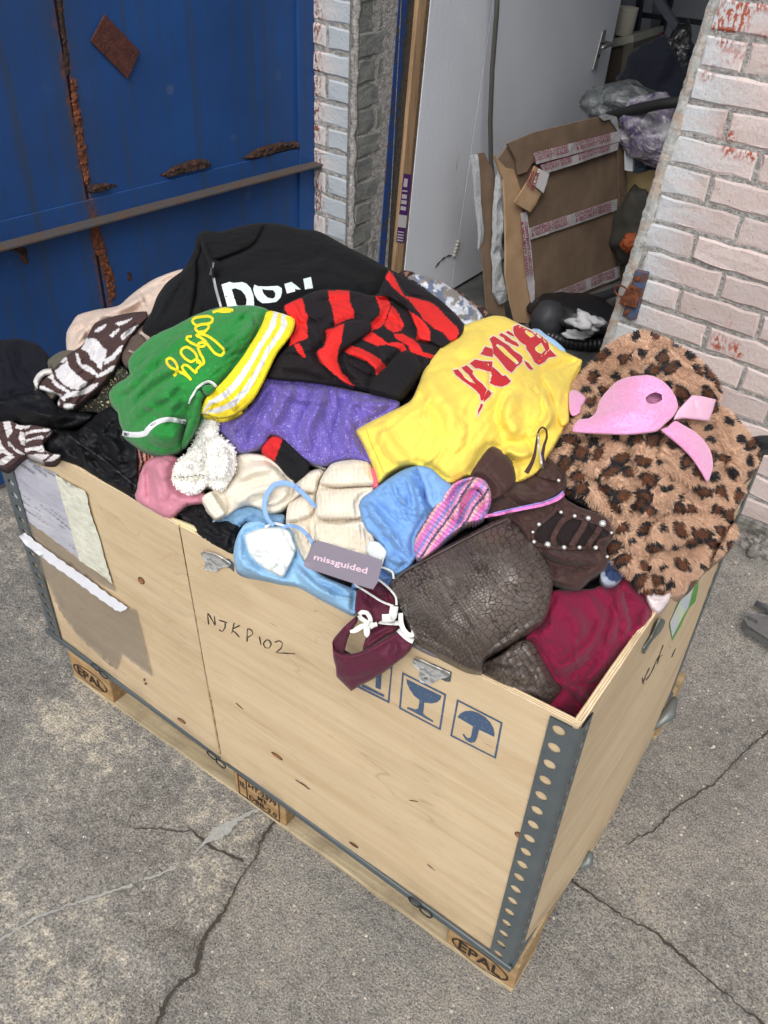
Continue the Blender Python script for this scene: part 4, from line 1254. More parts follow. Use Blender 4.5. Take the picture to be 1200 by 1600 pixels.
corner_post(NB, NT - (0, 0, .004), LB - NB, FB - NB + (.04, 0, 0), .037, .034, d1t=HT - NT, d2t=FT - NT + (.01, 0, 0))
corner_post(LB, LT - (0, 0, .02), HB - LB, BB - LB, .045, .045, d1t=HT - LT, d2t=BT - LT)
corner_post(FB, FT - (0, 0, .004), NB - FB, BB - FB, .03, .045)
corner_post(BB, BT - (0, 0, .004), LB - BB, FB - BB, .045, .045)
BAR = solid('grey_tray', srgb(92, 100, 104), .42, .4, var=.15, scale=20)
m = MB()
def rim(a, b, out):
    a, b, out = map(lambda p: np.array(p, float), (a, b, out))
    prof = [(.0065, .010), (.008, .009), (.008, -.005), (-.02, -.007), (-.02, -.0045), (.0, .0), (.0035, .010)]
    V = [p + out * h + np.array([0, 0, z]) for p in (a, b) for h, z in prof]
    k = len(prof); m.add(V, [(i, (i + 1) % k, (i + 1) % k + k, i + k) for i in range(k)] + [tuple(range(k))[::-1], tuple(range(k, 2 * k))])
rim(LB + (-.01, 0, 0), NB + (.006, 0, 0), (0, -1, 0)); rim(NB, FB, (1, 0, 0)); rim(FB, BB, (0, 1, 0)); rim(BB, LB, (-1, 0, 0))
m.build('tray_rim', BAR, crate)
DM = solid('dark_wire', srgb(58, 62, 64), .4, .6)
for (x, y) in ((163, 1043), (345, 1180), (661, 1412)):
    m = MB()
    p0 = on_crate(x, y, .004)
    for dx in (-.012, .012):
        c = p0 + np.array([dx, -.007, .004 if dx < 0 else -.004])
        m.tube([c + np.array([math.cos(a) * .013, -.002, math.sin(a) * .009]) for a in np.linspace(0, 5.8, 18)], .0016, 6)
    m.build('spring_clip', DM, crate, smooth=True)

# hooks of folded zinc plate hung over the top edge
ZINC = G('zinc'); ZINC.color(ZINC.ramp(ZINC.vor(160, out='Color'), (.2, srgb(150, 154, 156)), (.8, srgb(206, 208, 208)))); ZINC.set(Roughness=.4, Metallic=.35); ZINC.bump(ZINC.noise(60, detail=4), .35, .004); ZINC = ZINC.m
def hook(loop, hole, nm='plate_hook', mat=ZINC, fn=on_crate):
    loop = resample(catmull(loop, True, 2), 3)
    V2, F2, bd = fill(loop, 3.5, [resample(hole, 1.5)] if hole is not None else ())
    cx, cy = np.array(loop).mean(0)
    r0 = max(1., float(np.abs(np.array(loop) - (cx, cy)).max()))
    off = [.009 - .006 * ((y - loop[:, 1].min()) / (np.ptp(loop[:, 1]))) for x, y in V2]
    A = [fn(x, y, o) for (x, y), o in zip(V2, off)]; Bk = [fn(x, y, max(o - .003, .0005)) for (x, y), o in zip(V2, off)]
    n = len(V2); k = len(bd)
    return mesh(nm, A + Bk, [tuple(f) for f in F2] + [tuple(i + n for i in f[::-1]) for f in F2] + [(bd[i], bd[i] + n, bd[(i + 1) % k] + n, bd[(i + 1) % k]) for i in range(k)], mat, crate, smooth=True)
hook(Z(530, 1020, 4.444, (535, 17), (575, 25), (640, 60), (700, 90), (778, 132), (765, 155), (735, 163), (705, 168), (680, 190), (640, 206), (600, 202), (572, 190), (562, 165), (570, 130), (568, 100), (545, 75), (533, 45)), Z(530, 1020, 4.444, (600, 158), (618, 152), (632, 162), (618, 174), (603, 170)))
hook(Z(0, 700, 2.5, (803, 395), (850, 405), (900, 440), (905, 455), (870, 462), (850, 478), (825, 474), (803, 468), (812, 440), (803, 420)), None)
crate_decal('hook_backplate', Z(530, 1020, 4.444, (532, 40), (545, 85), (566, 105), (566, 130), (700, 172), (740, 196), (775, 198), (784, 130), (660, 75)), POST, .0012)
crate_decal('hook_backplate', [(340, 878), (361, 888), (366, 893), (366, 880), (358, 872)], POST, .0012)
GREYP = solid('grey_strap_plate', srgb(108, 114, 112), .45, .4)
hook([(1025, 963), (1031, 968), (1026, 984), (1014, 1000), (1004, 1021), (1003, 1012), (1014, 992), (1019, 976)], None, 'strap_plate', GREYP)
hook([(1149, 770), (1155, 776), (1150, 790), (1140, 804), (1143, 795), (1143, 782)], None, 'strap_plate', ZINC)
# panel-side foot brackets on the right
for q, s in (((1034, 1110), .03), ((907, 1338), .022)):
    p = at_x(*q, .012); m = MB()
    m.tube([p + np.array([.0, -.045 if s > .025 else -.02, -.02]), p + np.array([.016, 0, .0]), p + np.array([.012, .04 if s > .025 else .012, .012])], [.004, s * .5, .006], 8)
    m.build('foot_bracket', GREYP, crate, smooth=True)

# stencils
INK = G('stencil_ink'); INK.color(INK.ramp(INK.noise(160, detail=3), (.3, srgb(74, 92, 118)), (.55, srgb(60, 82, 112)), (.75, srgb(112, 118, 122)))); INK.set(Roughness=.7); INK = INK.m
K = lambda *p: Z(530, 1020, 4.444, *p)
crate_decal('fragile_symbol', K((440, 132), (745, 286), (706, 537), (416, 385)), INK, holes=[K((450, 150), (730, 293), (695, 520), (430, 379))], step=5)
crate_decal('fragile_symbol', K((467, 178), (560, 225), (640, 262), (712, 297), (704, 322), (680, 342), (640, 350), (610, 346), (592, 342), (588, 390), (584, 415), (600, 435), (656, 470), (652, 480), (560, 432), (472, 384), (476, 373), (530, 392), (550, 385), (556, 350), (558, 325), (520, 295), (490, 250), (472, 210)), INK, step=5)
crate_decal('keep_dry_symbol', K((820, 320), (1137, 482), (1090, 735), (772, 575)), INK, holes=[K((830, 338), (1122, 488), (1078, 718), (786, 569))], step=5)
crate_decal('keep_dry_symbol', K((823, 445), (840, 422), (870, 404), (915, 400), (960, 412), (1010, 440), (1050, 480), (1072, 520), (1080, 560), (1079, 582), (972, 532), (958, 590), (945, 618), (915, 624), (882, 605), (862, 575), (858, 560), (870, 563), (888, 588), (910, 590), (918, 575), (930, 508)), INK, step=5)
crate_decal('this_way_up_symbol', K((130, 60), (372, 90), (350, 350), (80, 215)), INK, holes=[K((145, 78), (362, 110), (338, 330), (95, 205))], step=5)
crate_decal('this_way_up_symbol', K((262, 90), (300, 100), (290, 255), (253, 238)), INK, step=5)
crate_decal('this_way_up_symbol', K((165, 215), (316, 290), (312, 306), (155, 232)), INK, step=5)
crate_decal('this_way_up_symbol', K((150, 90), (190, 95), (182, 200), (142, 180)), INK, step=5)
PEN = solid('black_marker', srgb(34, 32, 34), .7, bump=0)
Q = lambda *p: Z(0, 700, 2.5, *p)
for s in (Q((816, 688), (812, 645), (830, 672), (841, 692), (838, 656)), Q((856, 672), (872, 676), (890, 682)), Q((880, 680), (880, 700), (868, 716), (857, 708)),
          Q((916, 682), (906, 724)), Q((938, 692), (909, 708), (922, 722), (936, 738)), Q((966, 756), (968, 706), (984, 712), (988, 726), (970, 738)), Q((1014, 735), (1021, 770)),
          Q((1042, 748), (1030, 762), (1036, 778), (1052, 780), (1060, 764), (1052, 750), (1042, 748)), Q((1074, 758), (1092, 752), (1104, 762), (1098, 782), (1080, 798), (1110, 800), (1153, 803))):
    crate_stroke('handwriting', s, 1.7, PEN)
R7 = lambda *p: Z(1000, 850, 5.714, *p)
for s in (R7((18, 1190), (22, 1230), (30, 1250)), R7((22, 1240), (55, 1160), (82, 1105)), R7((48, 1215), (85, 1170), (120, 1100), (140, 1045)), R7((140, 1045), (165, 1005), (205, 900)), R7((150, 1070), (175, 1000), (200, 992)), R7((280, 1010), (300, 965), (318, 930))):
    crate_stroke('handwriting', s, 1.2, PEN)
crate_decal('green_label', [(1087, 889), (1093, 886), (1090, 920), (1086, 940), (1076, 950), (1062, 980), (1050, 1001), (1045, 976), (1058, 943), (1074, 912)], solid('label_green', srgb(66, 152, 40), .35, bump=0), .0008, 4)
lg = G('label_face'); lg.color(lg.ramp(lg.noise(26, detail=2), (.4, srgb(196, 206, 222)), (.6, srgb(212, 224, 190)))); lg.set(Roughness=.3)
crate_decal('label_face', [(1089, 898), (1083, 916), (1074, 949), (1066, 962), (1049, 995), (1045.5, 972), (1058, 945), (1073, 918)], lg.m, .0014, 4)

# knots and splits in the veneer
KN = G('knot'); KN.color(KN.ramp(KN.noise(120, detail=3), (.35, srgb(106, 66, 40)), (.65, srgb(158, 112, 70)))); KN.set(Roughness=.8)
KD = solid('knot_rim', srgb(92, 60, 38), .85)
def knot(cx, cy, rx, ry, ang, core=True):
    a = np.linspace(0, 2 * math.pi, 18, endpoint=False); ca, sa = math.cos(ang), math.sin(ang)
    f = lambda k: [(cx + k * (rx * math.cos(t) * ca - ry * math.sin(t) * sa), cy + k * (rx * math.cos(t) * sa + ry * math.sin(t) * ca)) for t in a]
    crate_decal('knot', f(1), KD, .0004, 3)
    if core: crate_decal('knot', f(.74), KN.m, .0008, 3)
knot(221, 907, 7, 4.2, .9); knot(284, 1126, 8, 2.6, .6); knot(433, 1181, 11, 2.6, .62); knot(812, 1305, 9, 4.5, .55); knot(226, 1062, 1.8, 2.2, 0, False); knot(228, 1068, 2.2, 2, 0, False); knot(553, 1320, 9, 2.3, .6, False)
for s in ([(462, 1218), (474, 1226), (484, 1233)], [(369, 1098), (380, 1108)], [(470, 1222), (480, 1229)], [(668, 1350), (680, 1360)], [(640, 1250), (654, 1252)]):
    crate_stroke('split', s, 1.4, KD)
# dark brown seam line along the hinge of the long side
crate_stroke('hinge_seam', [(280, 824), (290, 880), (303, 950), (318, 1035), (333, 1110), (345, 1178)], 1.5, solid('seam_brown', srgb(120, 84, 58), .9), .0003)
cs = crate_stroke

# document pouch taped to the left end of the long side
pc = empty('document_pouch', on_crate(100, 850)); tag(pc, 'clear document pouch with a printed delivery note taped to the left of the crate', 'document pouch')
PPR = G('pouched_paper'); PPR.color(PPR.ramp(PPR.noise(7, detail=3), (.35, srgb(164, 166, 182)), (.65, srgb(196, 197, 208)))); PPR.set(Roughness=.35, Coat_Weight=.6, Coat_Roughness=.15); PPR.bump(PPR.noise(1, co=PPR.mapping(sc=(8, 8, 22), rot=(0, .5, 0)), detail=3, dist=1), .35, .01)
P8 = lambda *p: Z(20, 710, 5.714, *p)
crate_decal('paper_sheet', P8((-60, 30), (70, 20), (150, 40), (250, 95), (400, 170), (500, 560), (612, 940), (520, 870), (400, 780), (300, 700), (200, 640), (90, 548), (50, 450), (0, 300)), PPR.m, .0015, 6, parent=pc, wav=.0008)
WT = G('cream_tape'); WT.color(WT.ramp(WT.noise(30, detail=4), (.3, srgb(196, 196, 180)), (.7, srgb(220, 220, 206)))); WT.set(Roughness=.6); WT.bump(WT.noise(70, detail=4), .9, .004)
crate_decal('backing_strip', P8((395, 172), (520, 240), (655, 315), (680, 350), (690, 430), (720, 540), (760, 660), (800, 790), (830, 900), (905, 1145), (780, 1050), (612, 940), (500, 560)), WT.m, .003, 6, parent=pc, wav=.001)
FILM = G('clear_film'); FILM.color(srgb(140, 132, 124)); FILM.set(Roughness=.08, Alpha=.5); FILM.bump(FILM.noise(9, detail=3), .6, .01); FILM = FILM.m
crate_decal('clear_film', Q((150, 440), (245, 640), (300, 720), (460, 865), (480, 800), (600, 888), (570, 760), (535, 625), (500, 620), (330, 520), (200, 400), (110, 350)), FILM, .0035, 7, parent=pc, wav=.0015)
crate_decal('clear_film', P8((90, 548), (300, 700), (612, 940), (905, 1145), (930, 1215), (700, 1100), (400, 890), (150, 690), (110, 660)), FILM, .0035, 7, parent=pc, wav=.0012)
STRIPW = solid('white_liner', srgb(226, 228, 236), .5, var=.03, scale=20, bump=.2)
crate_decal('peel_strip', P8((80, 713), (135, 680), (200, 735), (400, 885), (700, 1095), (900, 1245), (1047, 1345), (1035, 1368), (985, 1386), (940, 1372), (700, 1200), (500, 1055), (300, 915), (170, 815), (100, 745)), STRIPW, .006, 6, parent=pc, wav=.0012)
TXT = solid('print_black', srgb(62, 64, 74), .6, bump=0)
def px_text(name, s, q, mat, off, parent, fn=on_crate, bold=False, maxe=.2):
    """text on 4 px corners: bottom-left, bottom-right, top-right, top-left"""
    V, F = text2d(s, bold)
    q = [np.array(p, float) for p in q]
    P = [fn(*((q[0] * (1 - u) + q[1] * u) * (1 - v) + (q[3] * (1 - u) + q[2] * u) * v), off) for u, v in V]
    return mesh(name, P, F, mat, parent, smooth=False)
for s, q in (('CONSOLIDATED', P8((10, 105), (205, 180), (212, 160), (20, 82))), ('LOWER ROAD', P8((60, 75), (205, 172), (215, 150), (72, 55))), ('VISIONS LTD', P8((190, 100), (312, 195), (322, 172), (200, 78))), ('NATIONAL, GOODMA', P8((150, 55), (385, 195), (392, 170), (160, 32)))):
    if s == 'CONSOLIDATED': continue
    px_text('print', s, q, TXT, .0042, pc)
for (a, b) in (((40, 310), (170, 400)), ((60, 380), (160, 450)), ((70, 440), (210, 540)), ((250, 430), (520, 650)), ((210, 460), (250, 490)), ((230, 520), (260, 545)), ((120, 480), (330, 620)), ((400, 560), (530, 660)), ((430, 620), (470, 650)), ((520, 800), (600, 860)), ((60, 410), (100, 440)), ((340, 470), (470, 570))):
    d = np.array(b, float) - np.array(a, float)
    for k in range(0, int(np.linalg.norm(d)), 16):
        if (k * 7 + a[0]) % 48 < 12: continue
        p = np.array(a) + d / np.linalg.norm(d) * k; q_ = p + d / np.linalg.norm(d) * 9
        crate_stroke('ruled_line', P8(tuple(p), tuple(q_)), .9, TXT, .0042, parent=pc)

# ---------------------------------------------------------------- pallet
pal = empty('euro_pallet', (-.6, .44, 0)); tag(pal, 'weathered wooden pallet with burned block stamps under the crate', 'pallet')
def wood_mat(name, c1, c2, c3):
    g = G(name)
    n = g.noise(1, co=g.mapping(sc=(5, 70, 70)), detail=5, rough=.6, dist=.5)
    c = g.ramp(n, (.3, srgb(*c1)), (.52, srgb(*c2)), (.72, srgb(*c3)))
    c = g.mix(g.ramp(g.noise(9, detail=5, rough=.75), (.5, 0.), (.72, .6)), c, srgb(104, 92, 76))
    g.color(c); g.set(Roughness=.88); g.bump(n, .4, .003); g.bump(g.noise(180, detail=3), .4, .002)
    return g.m
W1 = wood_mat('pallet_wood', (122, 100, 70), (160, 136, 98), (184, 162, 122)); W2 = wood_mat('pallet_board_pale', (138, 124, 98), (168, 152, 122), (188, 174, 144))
W3 = wood_mat('pressed_block', (124, 96, 62), (158, 126, 84), (178, 148, 104))
PY0, PY1 = .027, .827
def rbox(lo, hi, seed):
    """board with a slightly uneven outline"""
    m = MB(); rg = np.random.default_rng(seed); n = 24
    V, F = [], []
    for i in range(n + 1):
        x = lo[0] + (hi[0] - lo[0]) * i / n; j = lambda: rg.normal(0, .0009)
        V += [(x, lo[1] + j(), lo[2]), (x, hi[1] + j(), lo[2]), (x, hi[1] + j(), hi[2] + j()), (x, lo[1] + j(), hi[2] + j())]
        if i:
            a = 4 * i - 4
            for q in range(4): F.append((a + q, a + (q + 1) % 4, a + 4 + (q + 1) % 4, a + 4 + q))
    F += [(3, 2, 1, 0), (4 * n, 4 * n + 1, 4 * n + 2, 4 * n + 3)]
    m.add(V, F); return m
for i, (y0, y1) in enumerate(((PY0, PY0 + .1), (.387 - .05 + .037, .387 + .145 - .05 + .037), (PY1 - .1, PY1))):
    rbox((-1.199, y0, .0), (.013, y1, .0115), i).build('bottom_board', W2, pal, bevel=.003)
for i, (y0, y1) in enumerate(((PY0, PY0 + .145), (.222, .322), (.365, .51), (.552, .652), (PY1 - .145, PY1))):
    rbox((-1.199, y0, .122), (.013, y1, .1435), i + 5).build('top_board', W1, pal, bevel=.002)
for i, (x0, x1) in enumerate(((-1.199, -1.054), (-.67, -.525), (-.132, .013))):
    m = MB(); m.box((x0, PY0, .1), (x1, PY1, .1215)); m.build('stringer', W1, pal, bevel=.002)
    for j, (y0, y1) in enumerate(((PY0 + .001, PY0 + .099), (.375, .518), (PY1 - .099, PY1 - .001))):
        m = MB(); m.box((x0 + .001, y0, .012), (x1 - .001, y1, .0995)); m.build('block', W3, pal, bevel=.004)
BURN = solid('burned_mark', srgb(44, 30, 22), .9, bump=0)
YF = PY0 - .0008
def yq_text(s, x0, x1, z0, z1): quad_text('stamp', s, ((x0, YF, z0), (x1, YF, z0), (x1, YF, z1), (x0, YF, z1)), 0, BURN, pal, True)
def oval(cx, cz, rx, rz):
    V, F = [], []
    for k in range(36):
        a = 2 * math.pi * k / 36
        for q in (1, .93): V.append((cx + rx * q * math.cos(a), YF, cz + rz * (q - (.03 if q < 1 else 0)) * math.sin(a)))
    for k in range(36): F.append((2 * k, 2 * k + 1, (2 * k + 3) % 72, (2 * k + 2) % 72))
    mesh('stamp', V, F, BURN, pal, smooth=False)
for cx, cz in ((-.060, .040), (-1.127, .052)):
    oval(cx, cz, .060, .027); yq_text('EPAL', cx - .045, cx + .045, cz - .015, cz + .015)
YB = YF
m = MB()
for (x0, x1, z0, z1) in ((-.655, -.540, .086, .088), (-.655, -.540, .018, .020), (-.655, -.653, .018, .088), (-.542, -.540, .018, .088), (-.632, -.630, .018, .088)): m.box((x0, YB - .0004, z0), (x1, YB, z1))
m.build('stamp', BURN, pal)
yq_text('HT-2379', -.625, -.548, .066, .082); yq_text('MT', -.6, -.575, .045, .060); yq_text('DBB-3.0', -.625, -.548, .024, .040); yq_text('NL', -.65, -.635, .05, .07)

# ================================================================== CLOTHES
# height of the heap (world z) at points measured on the photograph; the surface in between is smooth
HZ = [(0, 535, .88), (40, 530, .88), (100, 500, .92), (150, 470, .96), (210, 440, 1.0), (270, 425, 1.03), (330, 360, 1.09), (400, 348, 1.08), (500, 358, 1.065), (600, 420, 1.04),
      (700, 460, .99), (750, 495, .985), (800, 492, .975), (860, 530, .955), (905, 570, .93), (950, 535, 1.01), (1000, 516, 1.04), (1080, 558, 1.02), (1120, 610, .965), (1155, 660, .885), (1185, 712, .83), (1200, 690, .81),
      (0, 650, .83), (60, 640, .87), (30, 590, .875), (100, 690, .82), (150, 735, .79), (215, 782, .79), (280, 818, .785), (360, 862, .79), (455, 912, .79), (557, 958, .79), (650, 1003, .79), (740, 1048, .785), (820, 1088, .765), (890, 1120, .70), (905, 1133, .69),
      (955, 1045, .745), (1028, 950, .785), (1075, 880, .81), (1130, 800, .835), (1160, 750, .83),
      (150, 560, .94), (150, 640, .87), (220, 560, .985), (300, 520, 1.03), (300, 600, 1.0), (380, 560, 1.03), (240, 680, .915), (300, 690, .895), (450, 450, 1.065), (560, 440, 1.045), (560, 520, 1.03), (650, 540, 1.0), (450, 620, .99), (560, 640, .965), (500, 700, .93),
      (250, 750, .835), (350, 720, .88), (420, 760, .865), (300, 770, .825), (540, 770, .9), (520, 840, .85), (420, 850, .81), (600, 800, .895), (640, 740, .94), (720, 620, 1.0), (800, 580, .99), (700, 700, .96), (850, 620, .965), (800, 700, .94), (700, 780, .91),
      (640, 880, .86), (720, 860, .895), (780, 900, .9), (700, 960, .85), (800, 1000, .83), (850, 1050, .78), (900, 980, .82), (960, 920, .83), (900, 870, .88), (880, 800, .91), (950, 760, .945), (950, 650, .985), (1000, 600, 1.02), (1040, 700, .97), (1050, 800, .91), (1020, 870, .865), (600, 920, .815), (1100, 700, .93)]
HZ = np.array(HZ, float)
def _k(r2): return np.where(r2 > 0, .5 * r2 * np.log(r2 + 1e-12), 0)
_c = HZ[:, :2] / 1000
_A = _k(((_c[:, None] - _c[None]) ** 2).sum(-1)) + np.eye(len(_c)) * 2e-4
_Pm = np.column_stack([np.ones(len(_c)), _c])
_M = np.block([[_A, _Pm], [_Pm.T, np.zeros((3, 3))]])
_w = np.linalg.solve(_M, np.concatenate([HZ[:, 2], np.zeros(3)]))
def heap_z(X, Y):
    q = np.column_stack([X, Y]) / 1000
    out = np.zeros(len(q))
    for i in range(0, len(q), 4000):
        s = q[i:i + 4000]
        out[i:i + 4000] = _k(((s[:, None] - _c[None]) ** 2).sum(-1)) @ _w[:len(_c)] + np.column_stack([np.ones(len(s)), s]) @ _w[len(_c):]
    return out
def base_T(X, Y, zfix=None):
    v = rays(X, Y)
    z = heap_z(X, Y) if zfix is None else np.full(len(X), zfix)
    T = (z - CAM[2]) / v[:, 2]
    Ty = np.where(v[:, 1] > .01, (-.034 - CAM[1]) / v[:, 1], 0)           # cloth hanging outside the long side
    Tx = np.where(v[:, 0] < -.01, (.012 - CAM[0]) / v[:, 0], 0)           # and outside the right side
    Ty = np.where(Ty < T + .2, Ty, 0); Tx = np.where((Tx < T + .14), Tx, 0)
    k = .012
    return np.maximum(np.maximum(T, Ty), Tx)

PASS = 0
REG = []
class Dummy(dict):
    location = Vector((0, 0, 0)); name = ''
class Cloth:
    def __init__(s, loop, push=0., puff=.012, R=28, roll=.014, rr=9, folds=(), nz=(.005, 38, 0., 2.2), auto=None, seed=0, zfix=None, micro=.0008, smooth=True, holes=(), hem=.0007, dipd=.015):
        s.hem = hem; s.dipd = dipd; s.nreg = -1
        s.loop = catmull(loop, True, 5) if smooth else resample(loop, 5)
        s.holes = [catmull(h, True, 4) for h in holes]
        s.push, s.puff, s.R, s.roll, s.rr, s.nz, s.seed, s.zfix, s.micro = push, puff * .5, R * .7, roll * .7, rr * .4, nz, seed, zfix, micro
        s.folds = list(folds)
        if auto:
            # auto = (count, angle in degrees, spread, length px, width px, height m)
            n, ang, spr, ln, wd, ht = auto
            rg = np.random.default_rng(seed + 100)
            lo, hi = s.loop.min(0), s.loop.max(0)
            for _ in range(int(n * 1.7)):
                for _t in range(30):
                    c = rg.uniform(lo, hi)
                    if in_poly(np.array([c[0]]), np.array([c[1]]), s.loop)[0]: break
                a = math.radians(ang + rg.normal(0, spr)); L_ = ln * rg.uniform(.6, 1.4); cv = rg.normal(0, .5)
                pts = []
                for t in np.linspace(-.5, .5, 7):
                    aa = a + cv * t
                    pts.append(c + L_ * t * np.array([math.cos(aa), math.sin(aa)]) + rg.normal(0, .6, 2))
                s.folds.append((pts, wd * rg.uniform(.4, 1.1), ht * rg.uniform(.4, 1.1)))
    def disp(s, X, Y):
        d, _, _ = seg_dist(X, Y, s.loop)
        ins = in_poly(X, Y, s.loop)
        d = np.where(ins, d, 0)
        for h in s.holes:
            dh, _, _ = seg_dist(X, Y, h); d = np.minimum(d, dh)
        e = s.push + s.puff * (1 - np.exp(-d / s.R)) - s.roll * np.clip(1 - d / s.rr, 0, 1) ** 2
        amp, sc, ang, st = s.nz
        ca, sa = math.cos(math.radians(ang)), math.sin(math.radians(ang))
        u, v = (X * ca + Y * sa) / (sc * st), (-X * sa + Y * ca) / sc
        wx, wy = fbm(u * .8, v * .8, s.seed + 1, 2), fbm(u * .8 + 5, v * .8, s.seed + 2, 2)
        n1 = fbm(u + wx * .8, v + wy * .8, s.seed + 3, 2); n2 = fbm(u * 1.25 + 9 + wy * .7, v * 1.25 + wx * .7, s.seed + 15, 2)
        n3 = fbm(u * 2.1 + wy, v * 2.0 + wx, s.seed + 27, 2); f2 = fbm(u * .9, v * .9, s.seed + 9, 2)
        k = np.clip(d / 12, .15, 1)
        e = e + k * amp * (1.5 * np.exp(-np.abs(n1) * 8) - 1.3 * np.exp(-np.abs(n2) * 11) + .7 * np.exp(-np.abs(n3) * 9) + .9 * f2)
        if s.hem: e = e - s.hem * np.exp(-((d - 5.5) / 1.5) ** 2)
        if PASS:
            own = s.push + s.puff * .6
            dip = np.zeros(X.shape)
            for (lp, h, lo, hi) in REG:
                if h < own + .004 or lp is s.loop: continue
                m = (X > lo[0]) & (X < hi[0]) & (Y > lo[1]) & (Y < hi[1])
                if not m.any() or (len(lp) == s.nreg and abs(lp[0][0] - s.loop[0][0]) + abs(lp[0][1] - s.loop[0][1]) < .01): continue
                dd, _, _ = seg_dist(X[m], Y[m], lp); ii = in_poly(X[m], Y[m], lp)
                dip[m] = np.maximum(dip[m], np.where(ii, 1, np.exp(-(dd / 7.5) ** 2)))
            e = e - s.dipd * dip * np.clip(d / 8, 0, 1)
        if s.micro: e = e + k * s.micro * fbm(X / 7., Y / 7., s.seed + 21, 3)
        for fo in s.folds:
            pts, wd, ht = fo[:3]
            P = catmull(pts, False, 6)
            lo, hi = P.min(0) - 5 * wd, P.max(0) + 5 * wd
            m = (X > lo[0]) & (X < hi[0]) & (Y > lo[1]) & (Y < hi[1])
            if not m.any(): continue
            dd, sd_, al = seg_dist(X[m], Y[m], P, closed=False)
            q = dd * sd_
            tap = np.clip(np.minimum(al, 1 - al) * 4, 0, 1); tap = tap * tap * (3 - 2 * tap)
            ww = wd * (.55 + .45 * tap)
            if ht >= 0: pr_ = 1.25 * np.exp(-(q / ww) ** 2) - .75 * np.exp(-np.abs(q - 1.5 * ww) / (.5 * ww)) - .2 * np.exp(-((q + 2 * ww) / ww) ** 2)
            else: pr_ = 1.2 * np.exp(-np.abs(q / ww) ** 1.05)
            e[m] += ht * pr_ * (.08 + .92 * tap) * np.clip(d[m] / 8, .3, 1)
        return e
    def pos(s, X, Y, extra=0.):
        X = np.atleast_1d(np.asarray(X, float)); Y = np.atleast_1d(np.asarray(Y, float))
        T = base_T(X, Y, s.zfix) - s.disp(X, Y) - extra
        return CAM + rays(X, Y) * T[:, None]
    def clamp(s, X, Y): return X, Y

def garment(name, label, cat, mat, step=3.2, skirt=.05, color=None, parent=None, uvang=0., group=None, **kw):
    c = Cloth(**kw)
    if PASS == 0:
        lp = c.loop[::2]
        if not name.startswith(('pink_felt', 'white_band', 'care_label')):
            REG.append((lp, c.push + c.puff * .6, lp.min(0) - 16, lp.max(0) + 16))
        c.obj = Dummy(); return c
    c.nreg = len(c.loop[::2])
    V2, F2, bd = fill(c.loop, step, c.holes, seed=kw.get('seed', 0))
    P = c.pos(V2[:, 0], V2[:, 1])
    n = len(P); k = len(bd)
    ctr = V2.mean(0)
    B2 = V2[bd] * .985 + ctr * .015
    S = c.pos(V2[bd][:, 0], V2[bd][:, 1], -skirt)
    S[:, 2] -= skirt * .25
    # fill the underside with a coarse sheet so the cloth has a body
    V = np.vstack([P, S, S.mean(0, keepdims=True) - [[0, 0, .01]]])
    F = [tuple(f) for f in F2] + [(bd[i], bd[(i + 1) % k], n + (i + 1) % k, n + i) for i in range(k)]
    F += [(n + i, n + (i + 1) % k, n + k) for i in range(k)]
    X, Y = np.concatenate([V2[:, 0], V2[bd][:, 0], [ctr[0]]]), np.concatenate([V2[:, 1], V2[bd][:, 1], [ctr[1]]])
    a = math.radians(uvang)
    U = np.column_stack([(X * math.cos(a) + Y * math.sin(a)) / 1000, (-X * math.sin(a) + Y * math.cos(a)) / 1000])
    col = color(X, Y) if color is not None else None
    o = mesh(name, V, F, mat, parent, uv=U, col=col)
    if label: tag(o, label, cat, group)
    c.obj = o
    return c

def on_cloth(c, name, loop, mat, off=.0012, step=3, holes=(), parent=None, smooth=True, col=None):
    if PASS == 0: return
    loop = resample(loop, step); holes = [resample(h, step) for h in holes]
    V2, F2, bd = fill(loop, step, holes)
    P = c.pos(V2[:, 0], V2[:, 1], off)
    return mesh(name, P, [tuple(f) for f in F2], mat, parent or c.obj, smooth=smooth, uv=V2 / 1000)

def cord(c, name, pts, wpx, mat, off=.002, parent=None, h=.0015, flat=False, closed=False, lift=None, noparent=False):
    """a raised ribbon or cord lying on cloth c"""
    if PASS == 0: return
    P = catmull(pts, closed, 2.2); n = len(P)
    V, F = [], []
    prof = [(-1, 0), (-.75, .75), (0, 1), (.75, .75), (1, 0)] if not flat else [(-1, .0), (-.9, .6), (.9, .6), (1, 0)]
    m = len(prof); L_, Wd = [], []
    for i, p in enumerate(P):
        a, b = (P[i - 1], P[(i + 1) % n]) if closed else (P[max(i - 1, 0)], P[min(i + 1, n - 1)])
        d = b - a; d = d / (np.linalg.norm(d) + 1e-9); nn = np.array([-d[1], d[0]])
        w_ = wpx(i / (n - 1)) if callable(wpx) else wpx
        l_ = lift(i / (n - 1)) if lift else 0
        for (t, hh) in prof:
            L_.append(p + nn * w_ / 2 * t); Wd.append(off + h * hh + l_)
    L_ = np.array(L_); D = c.disp(L_[:, 0], L_[:, 1])
    T = base_T(L_[:, 0], L_[:, 1], c.zfix) - D - np.array(Wd)
    V = CAM + rays(L_[:, 0], L_[:, 1]) * T[:, None]
    for i in range(n if closed else n - 1):
        a = i * m; b = ((i + 1) % n) * m
        for q in range(m - 1): F.append((a + q, a + q + 1, b + q + 1, b + q))
    return mesh(name, V, F, mat, None if noparent else (parent or c.obj), smooth=True)

def piece(owner, name, loop, mat, push, seed, color=None, **kw):
    a = dict(puff=.022, R=14, roll=.018, rr=7, nz=(.003, 30, 40, 2.2)); a.update(kw)
    return garment(name, None, None, mat, step=a.pop('step', 2.6), parent=owner.obj, color=color, loop=loop, push=push, seed=seed, skirt=a.pop('skirt', .03), **a)

